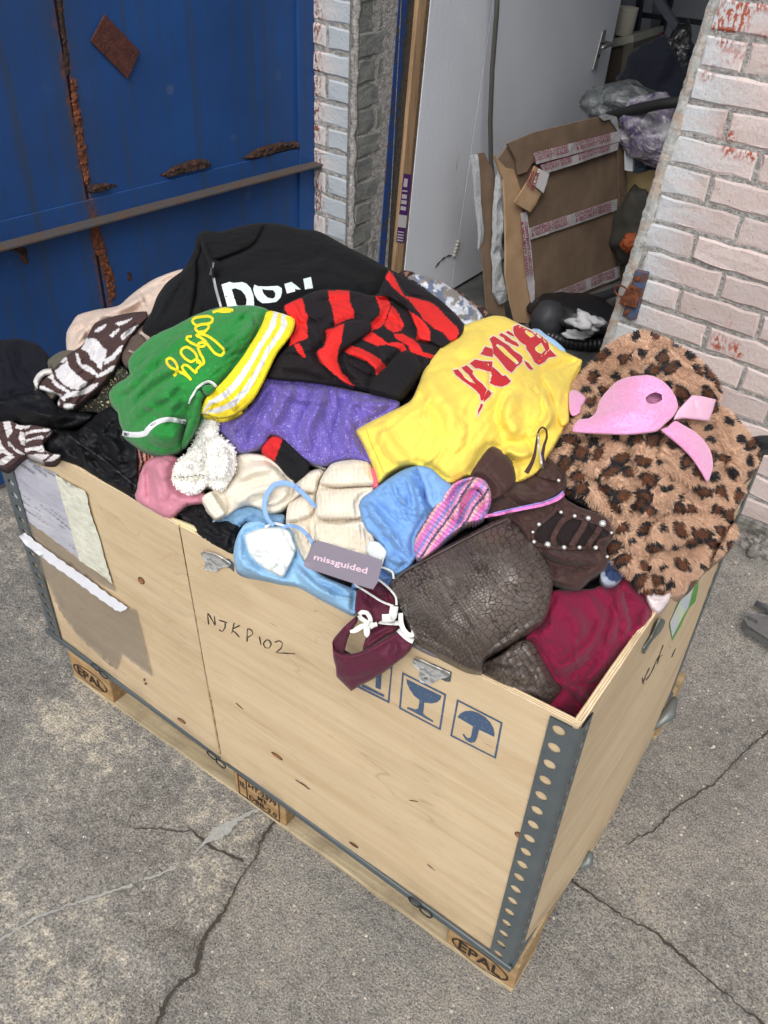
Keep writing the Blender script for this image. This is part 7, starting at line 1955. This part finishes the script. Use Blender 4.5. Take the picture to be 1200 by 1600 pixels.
    garment('burgundy_sweater', 'deep burgundy jersey sweater stuffed into the near right corner', 'sweater', BURG, step=2.8, loop=T8((640, 500), (680, 450), (710, 390), (730, 345), (790, 342), (850, 340), (882, 325), (908, 318), (928, 296), (955, 282), (985, 280), (1008, 290), (1018, 320), (1030, 355), (1052, 408), (1044, 430), (1030, 450), (1008, 480), (972, 530), (935, 590), (908, 640), (872, 700), (836, 742), (818, 764), (806, 770), (798, 748), (760, 728), (700, 712), (720, 620), (690, 560)),
            push=.004, puff=.026, R=24, roll=.02, rr=9, nz=(.004, 40, 50, 2.4), seed=76,
            folds=[(T8((925, 310), (940, 380), (960, 440), (945, 520)), 8, .014), (T8((905, 340), (930, 420), (900, 500), (840, 580)), 9, .014), (T8((940, 330), (965, 400), (975, 470)), 5, -.014), (T8((880, 420), (860, 500), (780, 570), (720, 600)), 8, .012), (T8((900, 450), (870, 540), (800, 600), (730, 640)), 5, -.014), (T8((940, 500), (880, 580), (830, 640), (810, 720)), 8, .012), (T8((760, 640), (820, 640), (870, 630)), 5, -.014), (T8((730, 620), (790, 650), (840, 700), (845, 740)), 7, .010), (T8((1030, 380), (1010, 440), (960, 520)), 7, .010), (T8((780, 650), (800, 700), (805, 760)), 5, -.012), (T8((760, 400), (800, 440), (820, 500)), 10, .006)], auto=(6, 60, 25, 50, 5, .005))

    # ---- dark brown cut-out shirt
    BRN = fabric('brown_jersey', srgb(66, 44, 40), rough=.7, wr=.3)
    bs = garment('brown_cutout_shirt', 'dark brown cut out top with silver studs between yellow sweatshirt and leather skirt', 'top', BRN, step=2.6,
            loop=T7((352, 482), (375, 440), (400, 405), (416, 394), (440, 402), (465, 425), (490, 462), (515, 455), (535, 425), (545, 400), (570, 420), (600, 448), (622, 475), (628, 505), (622, 540), (660, 565), (700, 580), (738, 596), (752, 620), (752, 655), (740, 690), (748, 715), (738, 745), (700, 765)) + [(905, 918), (880, 915), (850, 898), (830, 860), (815, 830), (795, 812), (762, 806), (764, 790), (750, 765)],
            push=.042, puff=.020, R=20, roll=.02, rr=8, nz=(.004, 32, 40, 2), seed=78,
            folds=[(T7((400, 410), (430, 470), (440, 520)), 8, .010), (T7((380, 500), (450, 520), (540, 560)), 8, .012), (T7((490, 470), (520, 510), (580, 540)), 6, -.010), (T7((520, 460), (570, 470), (610, 500)), 5, .010), (T7((450, 590), (500, 570), (560, 570)), 6, -.012), (T7((540, 680), (620, 710), (700, 720)), 8, .014), (T7((560, 720), (640, 745), (720, 730)), 6, -.012), (T7((560, 660), (650, 690), (740, 690)), 5, -.008), (T7((480, 600), (520, 650), (560, 740)), 7, .010)], auto=(5, 30, 30, 50, 5, .006))
    J = lambda *p: Z(780, 660, 5.926, *p)
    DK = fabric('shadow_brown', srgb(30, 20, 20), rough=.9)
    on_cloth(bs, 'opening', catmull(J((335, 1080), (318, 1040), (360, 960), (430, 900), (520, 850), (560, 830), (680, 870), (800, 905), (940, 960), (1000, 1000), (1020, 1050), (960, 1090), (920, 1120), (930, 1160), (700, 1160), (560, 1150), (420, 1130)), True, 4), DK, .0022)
    for s_, w_ in ((J((660, 872), (590, 910), (530, 1000), (500, 1080), (515, 1140)), 9), (J((800, 910), (770, 980), (720, 1060), (665, 1150)), 10), (J((935, 970), (900, 1030), (855, 1090), (815, 1160)), 9)):
        cord(bs, 'strap', s_, w_, BRN, .006, h=.002, flat=True)
    cord(bs, 'edge_binding', J((325, 1100), (310, 1050), (345, 970), (430, 900), (510, 830), (540, 760)), 6, BRN, .004, h=.003)
    cord(bs, 'edge_binding', J((545, 770), (560, 820), (640, 860), (760, 890), (900, 930), (1010, 990), (1040, 1040), (1010, 1075), (940, 1095), (915, 1130), (960, 1190)), 6.5, BRN, .004, h=.003)
    cord(bs, 'edge_binding', J((325, 1100), (350, 1130), (450, 1150), (600, 1165), (760, 1165), (890, 1170)), 6.5, BRN, .004, h=.003)
    cord(bs, 'edge_binding', J((560, 420), (600, 470), (610, 540), (580, 610), (500, 670), (440, 710)), 5, BRN, .004, h=.003)
    cord(bs, 'neck_facing', J((300, 425), (380, 470), (450, 490), (530, 510)), 12, BRN, .006, h=.002, flat=True)
    STUD = solid('stud', srgb(226, 226, 222), .25, .7, var=.05, bump=0)
    for (x, y, r) in ((551, 538, 2.0), (572, 832, 2.0), (698, 867, 2.2), (825, 887, 2.8), (957, 936, 3.8), (1038, 1022, 1.9), (368, 945, 2.3), (312, 1016, 1.7), (322, 1106, 2.2), (448, 1131, 3.3), (600, 1159, 2.7), (743, 1158, 2.3), (893, 1160, 2.5), (1000, 1243, 1.9)):
        cx, cy = J((x, y))[0]; p = bs.pos([cx], [cy], .009)[0]
        m = MB(); m.tube([p - rays(cx, cy)[0] * 0, p - rays(cx, cy)[0] * .0025], r * .00125, 10); PASS and m.build('stud', STUD, bs.obj, smooth=True)
    cord(ys, 'loop_strap', J((250, 470), (300, 380), (330, 290), (345, 180), (365, 80), (400, 45), (435, 70), (440, 140), (415, 220), (400, 330), (430, 420)), lambda t: 8 - 5 * math.sin(math.pi * t), BRN, .028, h=.003, flat=True, parent=bs.obj)
    cord(ys, 'strap_lining', J((362, 100), (366, 200), (378, 290), (392, 360), (405, 430)), 3.4, STUD, .032, h=.002, parent=bs.obj, flat=True)
    # ---- pink and blue ribbed bikini top with its strap
    def pb(X, Y):
        u = (X - 640) * .82 + (Y - 860) * .57; k = np.mod(u / 26 + .1 * vnoise(X / 30, Y / 30, 4), 1)
        c = np.zeros((len(X), 3)); c[:] = srgb(226, 122, 196)[:3]
        c[k > .32] = srgb(142, 136, 208)[:3]; c[k > .5] = srgb(232, 150, 190)[:3]; c[k > .68] = srgb(52, 56, 110)[:3]; c[k > .82] = srgb(236, 172, 176)[:3]
        return c
    rb = G('ribbed'); a_ = rb.N('Attribute', attribute_name='Col'); rb.color(a_.outputs['Color']); rb.set(Roughness=.6, Sheen_Weight=.2)
    rb.bump(rb.wave(48, co=rb.mapping(rb.tc.outputs['UV'], rot=(0, 0, -.6)), axis='Y'), .8, .003)
    pbt = garment('ribbed_bikini', 'pink, lilac and navy ribbed bikini top between blue shirt and leather skirt', 'bikini top', rb.m, step=1.8, color=pb, loop=T7((194, 690), (198, 650), (215, 620), (240, 580), (268, 540), (305, 502), (340, 486), (370, 482), (395, 492), (410, 515), (414, 550), (405, 580), (385, 605), (350, 612), (325, 628), (290, 655), (262, 682), (235, 705), (208, 718)),
            push=.060, puff=.014, R=14, roll=.014, rr=7, nz=(.002, 24, -50, 2), seed=79, folds=[(T7((300, 600), (310, 560), (345, 520), (380, 505), (402, 530)), 5, .007), (T7((320, 600), (330, 565), (360, 535), (395, 540)), 5, -.010), (T7((230, 610), (260, 650), (280, 670)), 6, .005)])
    cord(bs, 'strap', T7((385, 596), (430, 588), (500, 572), (560, 560), (600, 545), (620, 528)), lambda t: 7 - 2 * (1 - t), fabric('lilac_pink', srgb(226, 130, 196), wr=.1), .02, h=.0016, flat=True, parent=pbt.obj)
    cord(bs, 'strap_edge', T7((420, 585), (500, 567), (560, 554), (600, 538), (619, 522)), 2.2, fabric('lilac', srgb(150, 140, 214), wr=.1), .0225, h=.001, flat=True, parent=pbt.obj)

    # ---- snakeskin effect skirt
    def croc_mat():
        g = G('embossed_leather'); uv = g.tc.outputs['UV']
        n = g.noise(6, co=uv, detail=3)
        warp = g.N('VectorMath', operation='ADD')
        mp_ = g.mapping(uv, sc=(1, 1, 1), rot=(0, 0, .5)); g.L(mp_, warp.inputs[0])
        nv = g.N('TexNoise'); g.L(uv, nv.inputs['Vector']); nv.inputs['Scale'].default_value = 9
        sc = g.N('VectorMath', operation='SCALE'); g.L(nv.outputs['Color'], sc.inputs[0]); sc.inputs['Scale'].default_value = .03; g.L(sc.outputs[0], warp.inputs[1])
        small = g.vor(185, co=warp.outputs[0], feature='DISTANCE_TO_EDGE', rnd=.55)
        large = g.vor(100, co=warp.outputs[0], feature='DISTANCE_TO_EDGE', rnd=.7)
        sm = g.ramp(small, (.0, 0.), (.12, 1.)); la = g.ramp(large, (.0, 0.), (.06, 1.))
        msk = g.ramp(g.noise(7, co=uv, detail=1), (.44, 0.), (.56, 1.))
        sx = g.mix(msk, sm, la)
        c = g.mix(sx, srgb(34, 27, 24), g.mix(g.ramp(n, (.35, 0.), (.7, 1.)), srgb(74, 64, 59), srgb(102, 92, 86)))
        g.color(c); g.set(Roughness=.36, Specular_IOR_Level=.5)
        g.bump(sx, .55, .0018); g.bump(g.noise(10, co=uv, detail=3), .3, .01)
        return g.m
    CROC = croc_mat()
    garment('leather_sleeve', 'dark brown snakeskin effect sleeve lying along the front rim', 'skirt', CROC, step=3, loop=T8((500, 600), (512, 570), (560, 545), (620, 500), (660, 500), (690, 545), (715, 590), (740, 630), (756, 656), (735, 685), (708, 706), (640, 672), (560, 635)), push=.012, puff=.03, R=18, roll=.02, rr=8, nz=(.004, 30, 40, 2), seed=80, folds=[(T8((600, 560), (620, 620), (600, 660)), 6, -.010), (T8((520, 600), (600, 600), (680, 640)), 9, .010), (T8((640, 520), (680, 580), (720, 660)), 8, .008)])
    cr = garment('leather_skirt', 'dark brown snakeskin effect leather skirt draped over the front rim', 'skirt', CROC, step=3, loop=T8((216, 325), (235, 298), (262, 278), (320, 248), (375, 215), (440, 182), (495, 152), (540, 128), (588, 112), (612, 135), (640, 170), (675, 205), (705, 245), (724, 290), (729, 325), (722, 375), (708, 425), (690, 452), (640, 480), (590, 510), (540, 540), (515, 560), (505, 600), (460, 592), (400, 560), (345, 530), (300, 502), (275, 450), (245, 395), (225, 355)),
            push=.052, puff=.034, R=34, roll=.03, rr=10, nz=(.003, 60, 40, 2), seed=81, micro=.0006,
            folds=[(T8((352, 245), (400, 340), (460, 430), (510, 530)), 2.2, -.006), (T8((360, 250), (410, 350), (470, 440), (515, 530)), 4, .004), (T8((520, 150), (600, 250), (660, 360)), 24, .012), (T8((240, 330), (330, 420), (460, 530)), 14, .008), (T8((515, 540), (600, 500), (690, 440)), 6, .008), (T8((510, 560), (530, 530), (600, 480)), 4, -.008), (T8((500, 140), (480, 200), (500, 260)), 10, .006)])
    cord(cr, 'waist_seam', T8((220, 328), (262, 288), (375, 226), (495, 163), (588, 121)), 2.5, CROC, .002, h=.003)

    # ---- grey lining scrap on the rim
    garment('grey_lining', 'shiny grey lining showing between burgundy bikini and leather skirt', 'lining', fabric('grey_satin', srgb(112, 108, 110), rough=.4), step=2.5, loop=T8((290, 500), (300, 488), (340, 510), (400, 548), (405, 560), (350, 545), (290, 515)), push=.014, puff=.004, R=5, roll=.006, rr=4, seed=82)


    # ---- overlapping pieces of the larger garments: sleeves, cuffs and turned edges
    piece(ys, 'sleeve', L5((606, 505), (640, 456), (700, 450), (760, 478), (790, 540), (832, 600), (872, 700), (905, 800), (925, 870), (870, 925), (760, 960), (620, 950), (530, 900), (494, 820), (500, 710), (540, 610)), YEL, .052, 201, puff=.016, R=30, nz=(.0025, 50, 60, 2), folds=[(L5((780, 540), (860, 700), (900, 850)), 5, .006), (L5((520, 880), (640, 900), (800, 880)), 5, -.005)])
    piece(ys, 'sleeve', L5((868, 492), (930, 478), (1010, 470), (1100, 432), (1185, 385), (1200, 405), (1180, 450), (1135, 530), (1100, 620), (1088, 760), (1085, 920), (1020, 960), (960, 800), (920, 660), (856, 560)), YEL, .056, 202, puff=.016, R=18, nz=(.003, 44, 100, 2), folds=[(L5((1190, 400), (1080, 450), (1000, 480)), 4, -.008), (L5((1060, 560), (1000, 680), (960, 800)), 6, .008), (L5((1090, 640), (1040, 760), (1020, 900)), 4, -.006)])
    piece(gs_, 'leg_edge', N7((1000, 118), (1045, 178), (1062, 208), (1030, 250), (1022, 380), (990, 480), (940, 600), (855, 730), (806, 758), (822, 660), (850, 560), (892, 430), (925, 300), (952, 190)), GREEN, .062, 203, puff=.018, R=9, nz=(.0025, 20, 70, 2))
    piece(gs_, 'leg_curl', N7((1010, 100), (1080, 80), (1150, 90), (1185, 120), (1150, 170), (1095, 212), (1050, 190), (1030, 150)), GREEN, .064, 204, puff=.018, R=8)
    piece(ms, 'cuff', S4((588, 796), (612, 740), (640, 702), (700, 645), (760, 590), (830, 548), (880, 590), (916, 652), (880, 715), (832, 778), (775, 846), (690, 830)), fabric('black_rib', srgb(28, 27, 29), sheen=.02, spec=.15, weave=260, wb=.6), .056, 205, puff=.02, R=14)
    piece(ms, 'side_flap', S4((640, 215), (685, 100), (712, 52), (740, 80), (790, 150), (830, 205), (900, 228), (985, 252), (1050, 300), (1130, 330), (1180, 400), (1160, 460), (1100, 495), (1040, 530), (970, 498), (900, 480), (880, 420), (830, 300), (760, 250), (710, 218)), PAT, .056, 206, color=stripes, step=1.7, puff=.022, R=14, nz=(.002, 40, 40, 2.4), folds=[(S4((720, 110), (800, 230), (900, 350), (1000, 450)), 7, .010), (S4((770, 250), (850, 340), (920, 440)), 5, -.008)])
    piece(ms, 'fold', S4((258, 560), (300, 520), (350, 420), (430, 375), (520, 362), (600, 372), (600, 420), (560, 455), (470, 515), (420, 550), (395, 600), (420, 690), (495, 780), (400, 740), (300, 650)), PAT, .056, 207, color=stripes, step=1.7, puff=.022, R=14, nz=(.002, 30, -40, 2.2))
    piece(kn, 'knitted_band', T6((738, 268), (752, 232), (780, 196), (820, 185), (870, 181), (915, 192), (930, 232), (934, 272), (870, 276), (800, 280)), KNIT, .030, 220, puff=.026, R=12, rr=9, step=2.2, hem=0, uvang=-4, nz=(.001, 30, 0, 1))
    piece(kn, 'knitted_band', T6((724, 322), (734, 288), (800, 286), (870, 282), (934, 280), (930, 300), (904, 320), (884, 345), (892, 388), (800, 396), (726, 388)), KNIT, .030, 221, puff=.026, R=12, rr=9, step=2.2, hem=0, uvang=-4, nz=(.001, 30, 0, 1))
    piece(kn, 'ribbed_hem', T6((720, 405), (800, 410), (895, 402), (925, 440), (942, 490), (936, 530), (880, 530), (800, 502), (732, 478)), KNIT, .030, 222, puff=.02, R=12, rr=8, step=2, hem=0, uvang=-4, nz=(.001, 30, 0, 1), folds=[(T6((733 + k * 17, 412 + k), (737 + k * 17, 474 + k * 4)), 2.2, -.006) for k in range(12)])
    piece(kn2, 'knitted_band', T6((624, 345), (645, 298), (655, 264), (692, 228), (738, 216), (748, 228), (732, 262), (722, 300), (680, 300), (640, 330)), KNIT, .022, 223, puff=.022, R=10, rr=8, step=2.2, hem=0, uvang=12, nz=(.001, 30, 0, 1))
    piece(kn2, 'knitted_band', T6((618, 405), (622, 352), (645, 325), (685, 308), (719, 308), (718, 360), (700, 385), (660, 400)), KNIT, .022, 224, puff=.022, R=10, rr=8, step=2.2, hem=0, uvang=12, nz=(.001, 30, 0, 1))
    piece(hood, 'sleeve', [(224, 514), (236, 488), (248, 464), (268, 438), (290, 420), (305, 408), (306, 440), (300, 480), (290, 512), (262, 530)], BLACKF, .034, 208, puff=.03, R=16, nz=(.004, 36, -60, 2.4), folds=[([(292, 424), (262, 462), (244, 505)], 6, .010)])
    piece(hood, 'hood', [(316, 361), (345, 362), (372, 355), (404, 349), (410, 352), (404, 368), (390, 386), (362, 398), (334, 406), (322, 392), (314, 376)], BLACKF, .034, 209, puff=.02, R=12, nz=(.003, 40, -10, 2.4), skirt=.06)
    piece(pbt, 'rolled_edge', T7((302, 590), (300, 560), (320, 520), (350, 495), (380, 486), (405, 505), (412, 545), (402, 580), (390, 572), (392, 540), (378, 515), (350, 520), (330, 545), (325, 580), (318, 612)), rb.m, .072, 225, color=pb, puff=.012, R=6, rr=6, step=1.8, hem=0, nz=(.001, 30, 0, 1), skirt=.015)
    piece(bs, 'flap', T7((352, 482), (375, 440), (400, 405), (416, 394), (448, 410), (478, 452), (482, 500), (440, 540), (400, 548), (368, 520)), BRN, .054, 210, puff=.02, R=12, nz=(.003, 30, 50, 2))
    piece(lb2, 'collar', T7((200, 452), (240, 455), (275, 486), (305, 510), (298, 552), (262, 580), (235, 560), (222, 510)), fabric('mid_blue3', srgb(124, 166, 216), wr=.5), .056, 211, puff=.014, R=8, folds=[(T7((225, 465), (250, 510), (255, 560)), 3, -.006)])

    # ---- hang tag
    tagc = Cloth(loop=[(475, 884), (494, 844), (596, 874), (600, 880), (590, 915), (584, 921)], push=.075, puff=0, roll=0, nz=(0, 30, 0, 1), micro=0, zfix=.85, smooth=False)
    TG = solid('tag_card', srgb(142, 134, 146), .5, var=.03, bump=.05)
    lp = [(474, 884), (477, 875), (490, 849), (496, 844), (500, 845), (592, 873), (598, 878), (590, 910), (583, 921), (575, 919), (480, 888)]
    lp2 = resample(lp, 5)
    V2, F2, bd = fill(lp2, 8)
    A = tagc.pos(V2[:, 0], V2[:, 1]); Bk = tagc.pos(V2[:, 0], V2[:, 1], -.0012)
    n = len(V2); k = len(bd)
    ht = xmesh('hang_tag', np.vstack([A, Bk]), [tuple(f) for f in F2] + [tuple(i + n for i in f[::-1]) for f in F2] + [(bd[i], bd[i] + n, bd[(i + 1) % k] + n, bd[(i + 1) % k]) for i in range(k)], TG, smooth=False)
    xtag(ht, 'grey lilac card hang tag with pale pink wordmark above the burgundy bikini', 'hang tag')
    tagc.obj = ht
    V_, F_ = text2d('missguided', True)
    q = [np.array(p, float) for p in T6((713, 546), (905, 600), (912, 570), (720, 520))]
    L_ = np.array([(q[0] * (1 - u) + q[1] * u) * (1 - v) + (q[3] * (1 - u) + q[2] * u) * v for u, v in V_])
    xmesh('wordmark', tagc.pos(L_[:, 0], L_[:, 1], .0006), F_, solid('tag_pink', srgb(236, 208, 220), .5, bump=0), ht, smooth=False)

    # ---- burgundy bikini bottom with white ties, hooked over the front rim
    WINE = fabric('wine_jersey', srgb(84, 24, 48), rough=.65, wr=.2)
    P5 = lambda *p: Z(520, 870, 7.275, *p)
    WT2 = fabric('white_tie', srgb(224, 226, 222), rough=.7, wr=.15)
    bk = xempty('bikini_bottom', (-.28, -.03, .72)); xtag(bk, 'wine red bikini bottom with white ties hooked over the front rim', 'bikini bottom')
    cup = garment('rear_cup', None, None, WINE, skirt=.008, step=2.4, parent=bk, loop=P5((250, 600), (255, 500), (270, 400), (320, 330), (380, 265), (430, 262), (520, 290), (610, 330), (680, 420), (718, 540), (700, 600), (640, 680), (560, 720), (500, 760), (430, 770), (330, 680), (270, 650)), push=.048, puff=.012, R=10, roll=.012, rr=6, seed=83, nz=(.003, 20, 40, 2), folds=[(P5((400, 290), (420, 420), (430, 600)), 6, -.010), (P5((480, 420), (560, 400), (640, 440)), 6, .006), (P5((330, 340), (450, 360), (600, 420)), 5, .006)])
    inn = garment('inner_strip', None, None, WINE, skirt=.008, step=2.4, parent=bk, loop=P5((340, 1060), (360, 960), (400, 870), (450, 800), (520, 755), (700, 770), (755, 790), (700, 850), (600, 900), (480, 980)), push=.034, puff=.008, R=8, roll=.01, rr=5, seed=84)
    side = garment('side_strip', None, None, WINE, skirt=.008, step=2.2, parent=bk, loop=P5((-5, 960), (60, 870), (130, 790), (210, 720), (290, 655), (280, 730), (230, 800), (180, 900), (150, 1000), (125, 1095), (70, 1080), (20, 1040)), push=.030, puff=.008, R=7, roll=.01, rr=5, seed=85, folds=[(P5((30, 1010), (90, 900), (250, 700)), 3, -.006)])
    fr = garment('front_panel', None, None, WINE, skirt=.008, step=2.4, parent=bk, loop=P5((-5, 960), (5, 1040), (60, 1085), (130, 1105), (250, 1095), (350, 1062), (470, 1000), (600, 920), (700, 860), (745, 845), (800, 900), (880, 950), (918, 985), (890, 1040), (830, 1110), (740, 1180), (600, 1290), (440, 1390), (300, 1460), (210, 1516), (160, 1470), (90, 1400), (42, 1350), (35, 1250), (5, 1130)),
            push=.044, puff=.014, R=14, roll=.014, rr=7, nz=(.002, 30, -25, 2.4), seed=86, folds=[(P5((20, 1120), (150, 1160), (300, 1130), (500, 1040), (740, 900)), 2, -.004), (P5((60, 1350), (250, 1330), (500, 1250)), 6, .004), (P5((700, 950), (720, 1050), (640, 1150)), 6, .005)])
    cord(fr, 'top_stitching', P5((10, 1085), (130, 1140), (300, 1120), (480, 1040), (620, 960), (740, 890)), 1.6, fabric('wine_stitch', srgb(110, 40, 66)), .001, h=.001, parent=bk)
    cord(cup, 'tie_cord', P5((690, 250), (680, 180), (620, 140), (520, 110), (420, 100), (350, 120), (280, 170), (240, 240), (260, 320), (340, 370), (430, 430), (560, 510), (690, 560)), 3.6, WT2, .012, h=.003, parent=bk)
    cord(cup, 'tie_cord', P5((320, 140), (420, 200), (560, 290), (660, 380), (715, 460), (725, 550)), 3.6, WT2, .014, h=.003, parent=bk)
    cord(cup, 'tie_cord', P5((580, 0), (565, 60), (545, 100), (470, 130)), 2.6, WT2, .012, h=.002, parent=bk)
    cord(cup, 'tie_band', P5((700, 560), (690, 620), (670, 690), (560, 700)), 13, WT2, .012, h=.002, flat=True, parent=bk)
    cord(fr, 'tie_band', P5((790, 560), (850, 650), (900, 750), (925, 830), (905, 890), (850, 880), (800, 820), (775, 740), (770, 640)), 8, WT2, .012, h=.002, flat=True, parent=bk)
    cord(inn, 'tie_band', P5((515, 735), (600, 745), (690, 750), (760, 755)), 7.5, WT2, .012, h=.002, flat=True, parent=bk)
    cord(fr, 'tie_band', P5((745, 825), (800, 880), (860, 930), (915, 960)), 9, WT2, .004, h=.002, flat=True, parent=bk)
    cord(cup, 'bow', P5((300, 660), (330, 630), (390, 640), (425, 700), (425, 760), (380, 740), (320, 700), (300, 665)), 7, WT2, .016, h=.003, flat=True, parent=bk)
    cord(cup, 'bow', P5((195, 850), (250, 840), (330, 790), (420, 765), (500, 765)), lambda t: 4 + 5 * math.sin(math.pi * min(1, t * 1.4)), WT2, .016, h=.003, flat=True, parent=bk)
    cord(cup, 'bow', P5((385, 780), (370, 830), (385, 900), (400, 860), (400, 790)), 6, WT2, .014, h=.003, flat=True, parent=bk)
    cord(cup, 'bow', P5((425, 800), (460, 780), (505, 765)), 7, WT2, .018, h=.003, flat=True, parent=bk)


clothes()
PASS = 1
clothes()
for m_ in [m_ for m_ in bpy.data.materials if m_.users == 0]: bpy.data.materials.remove(m_)
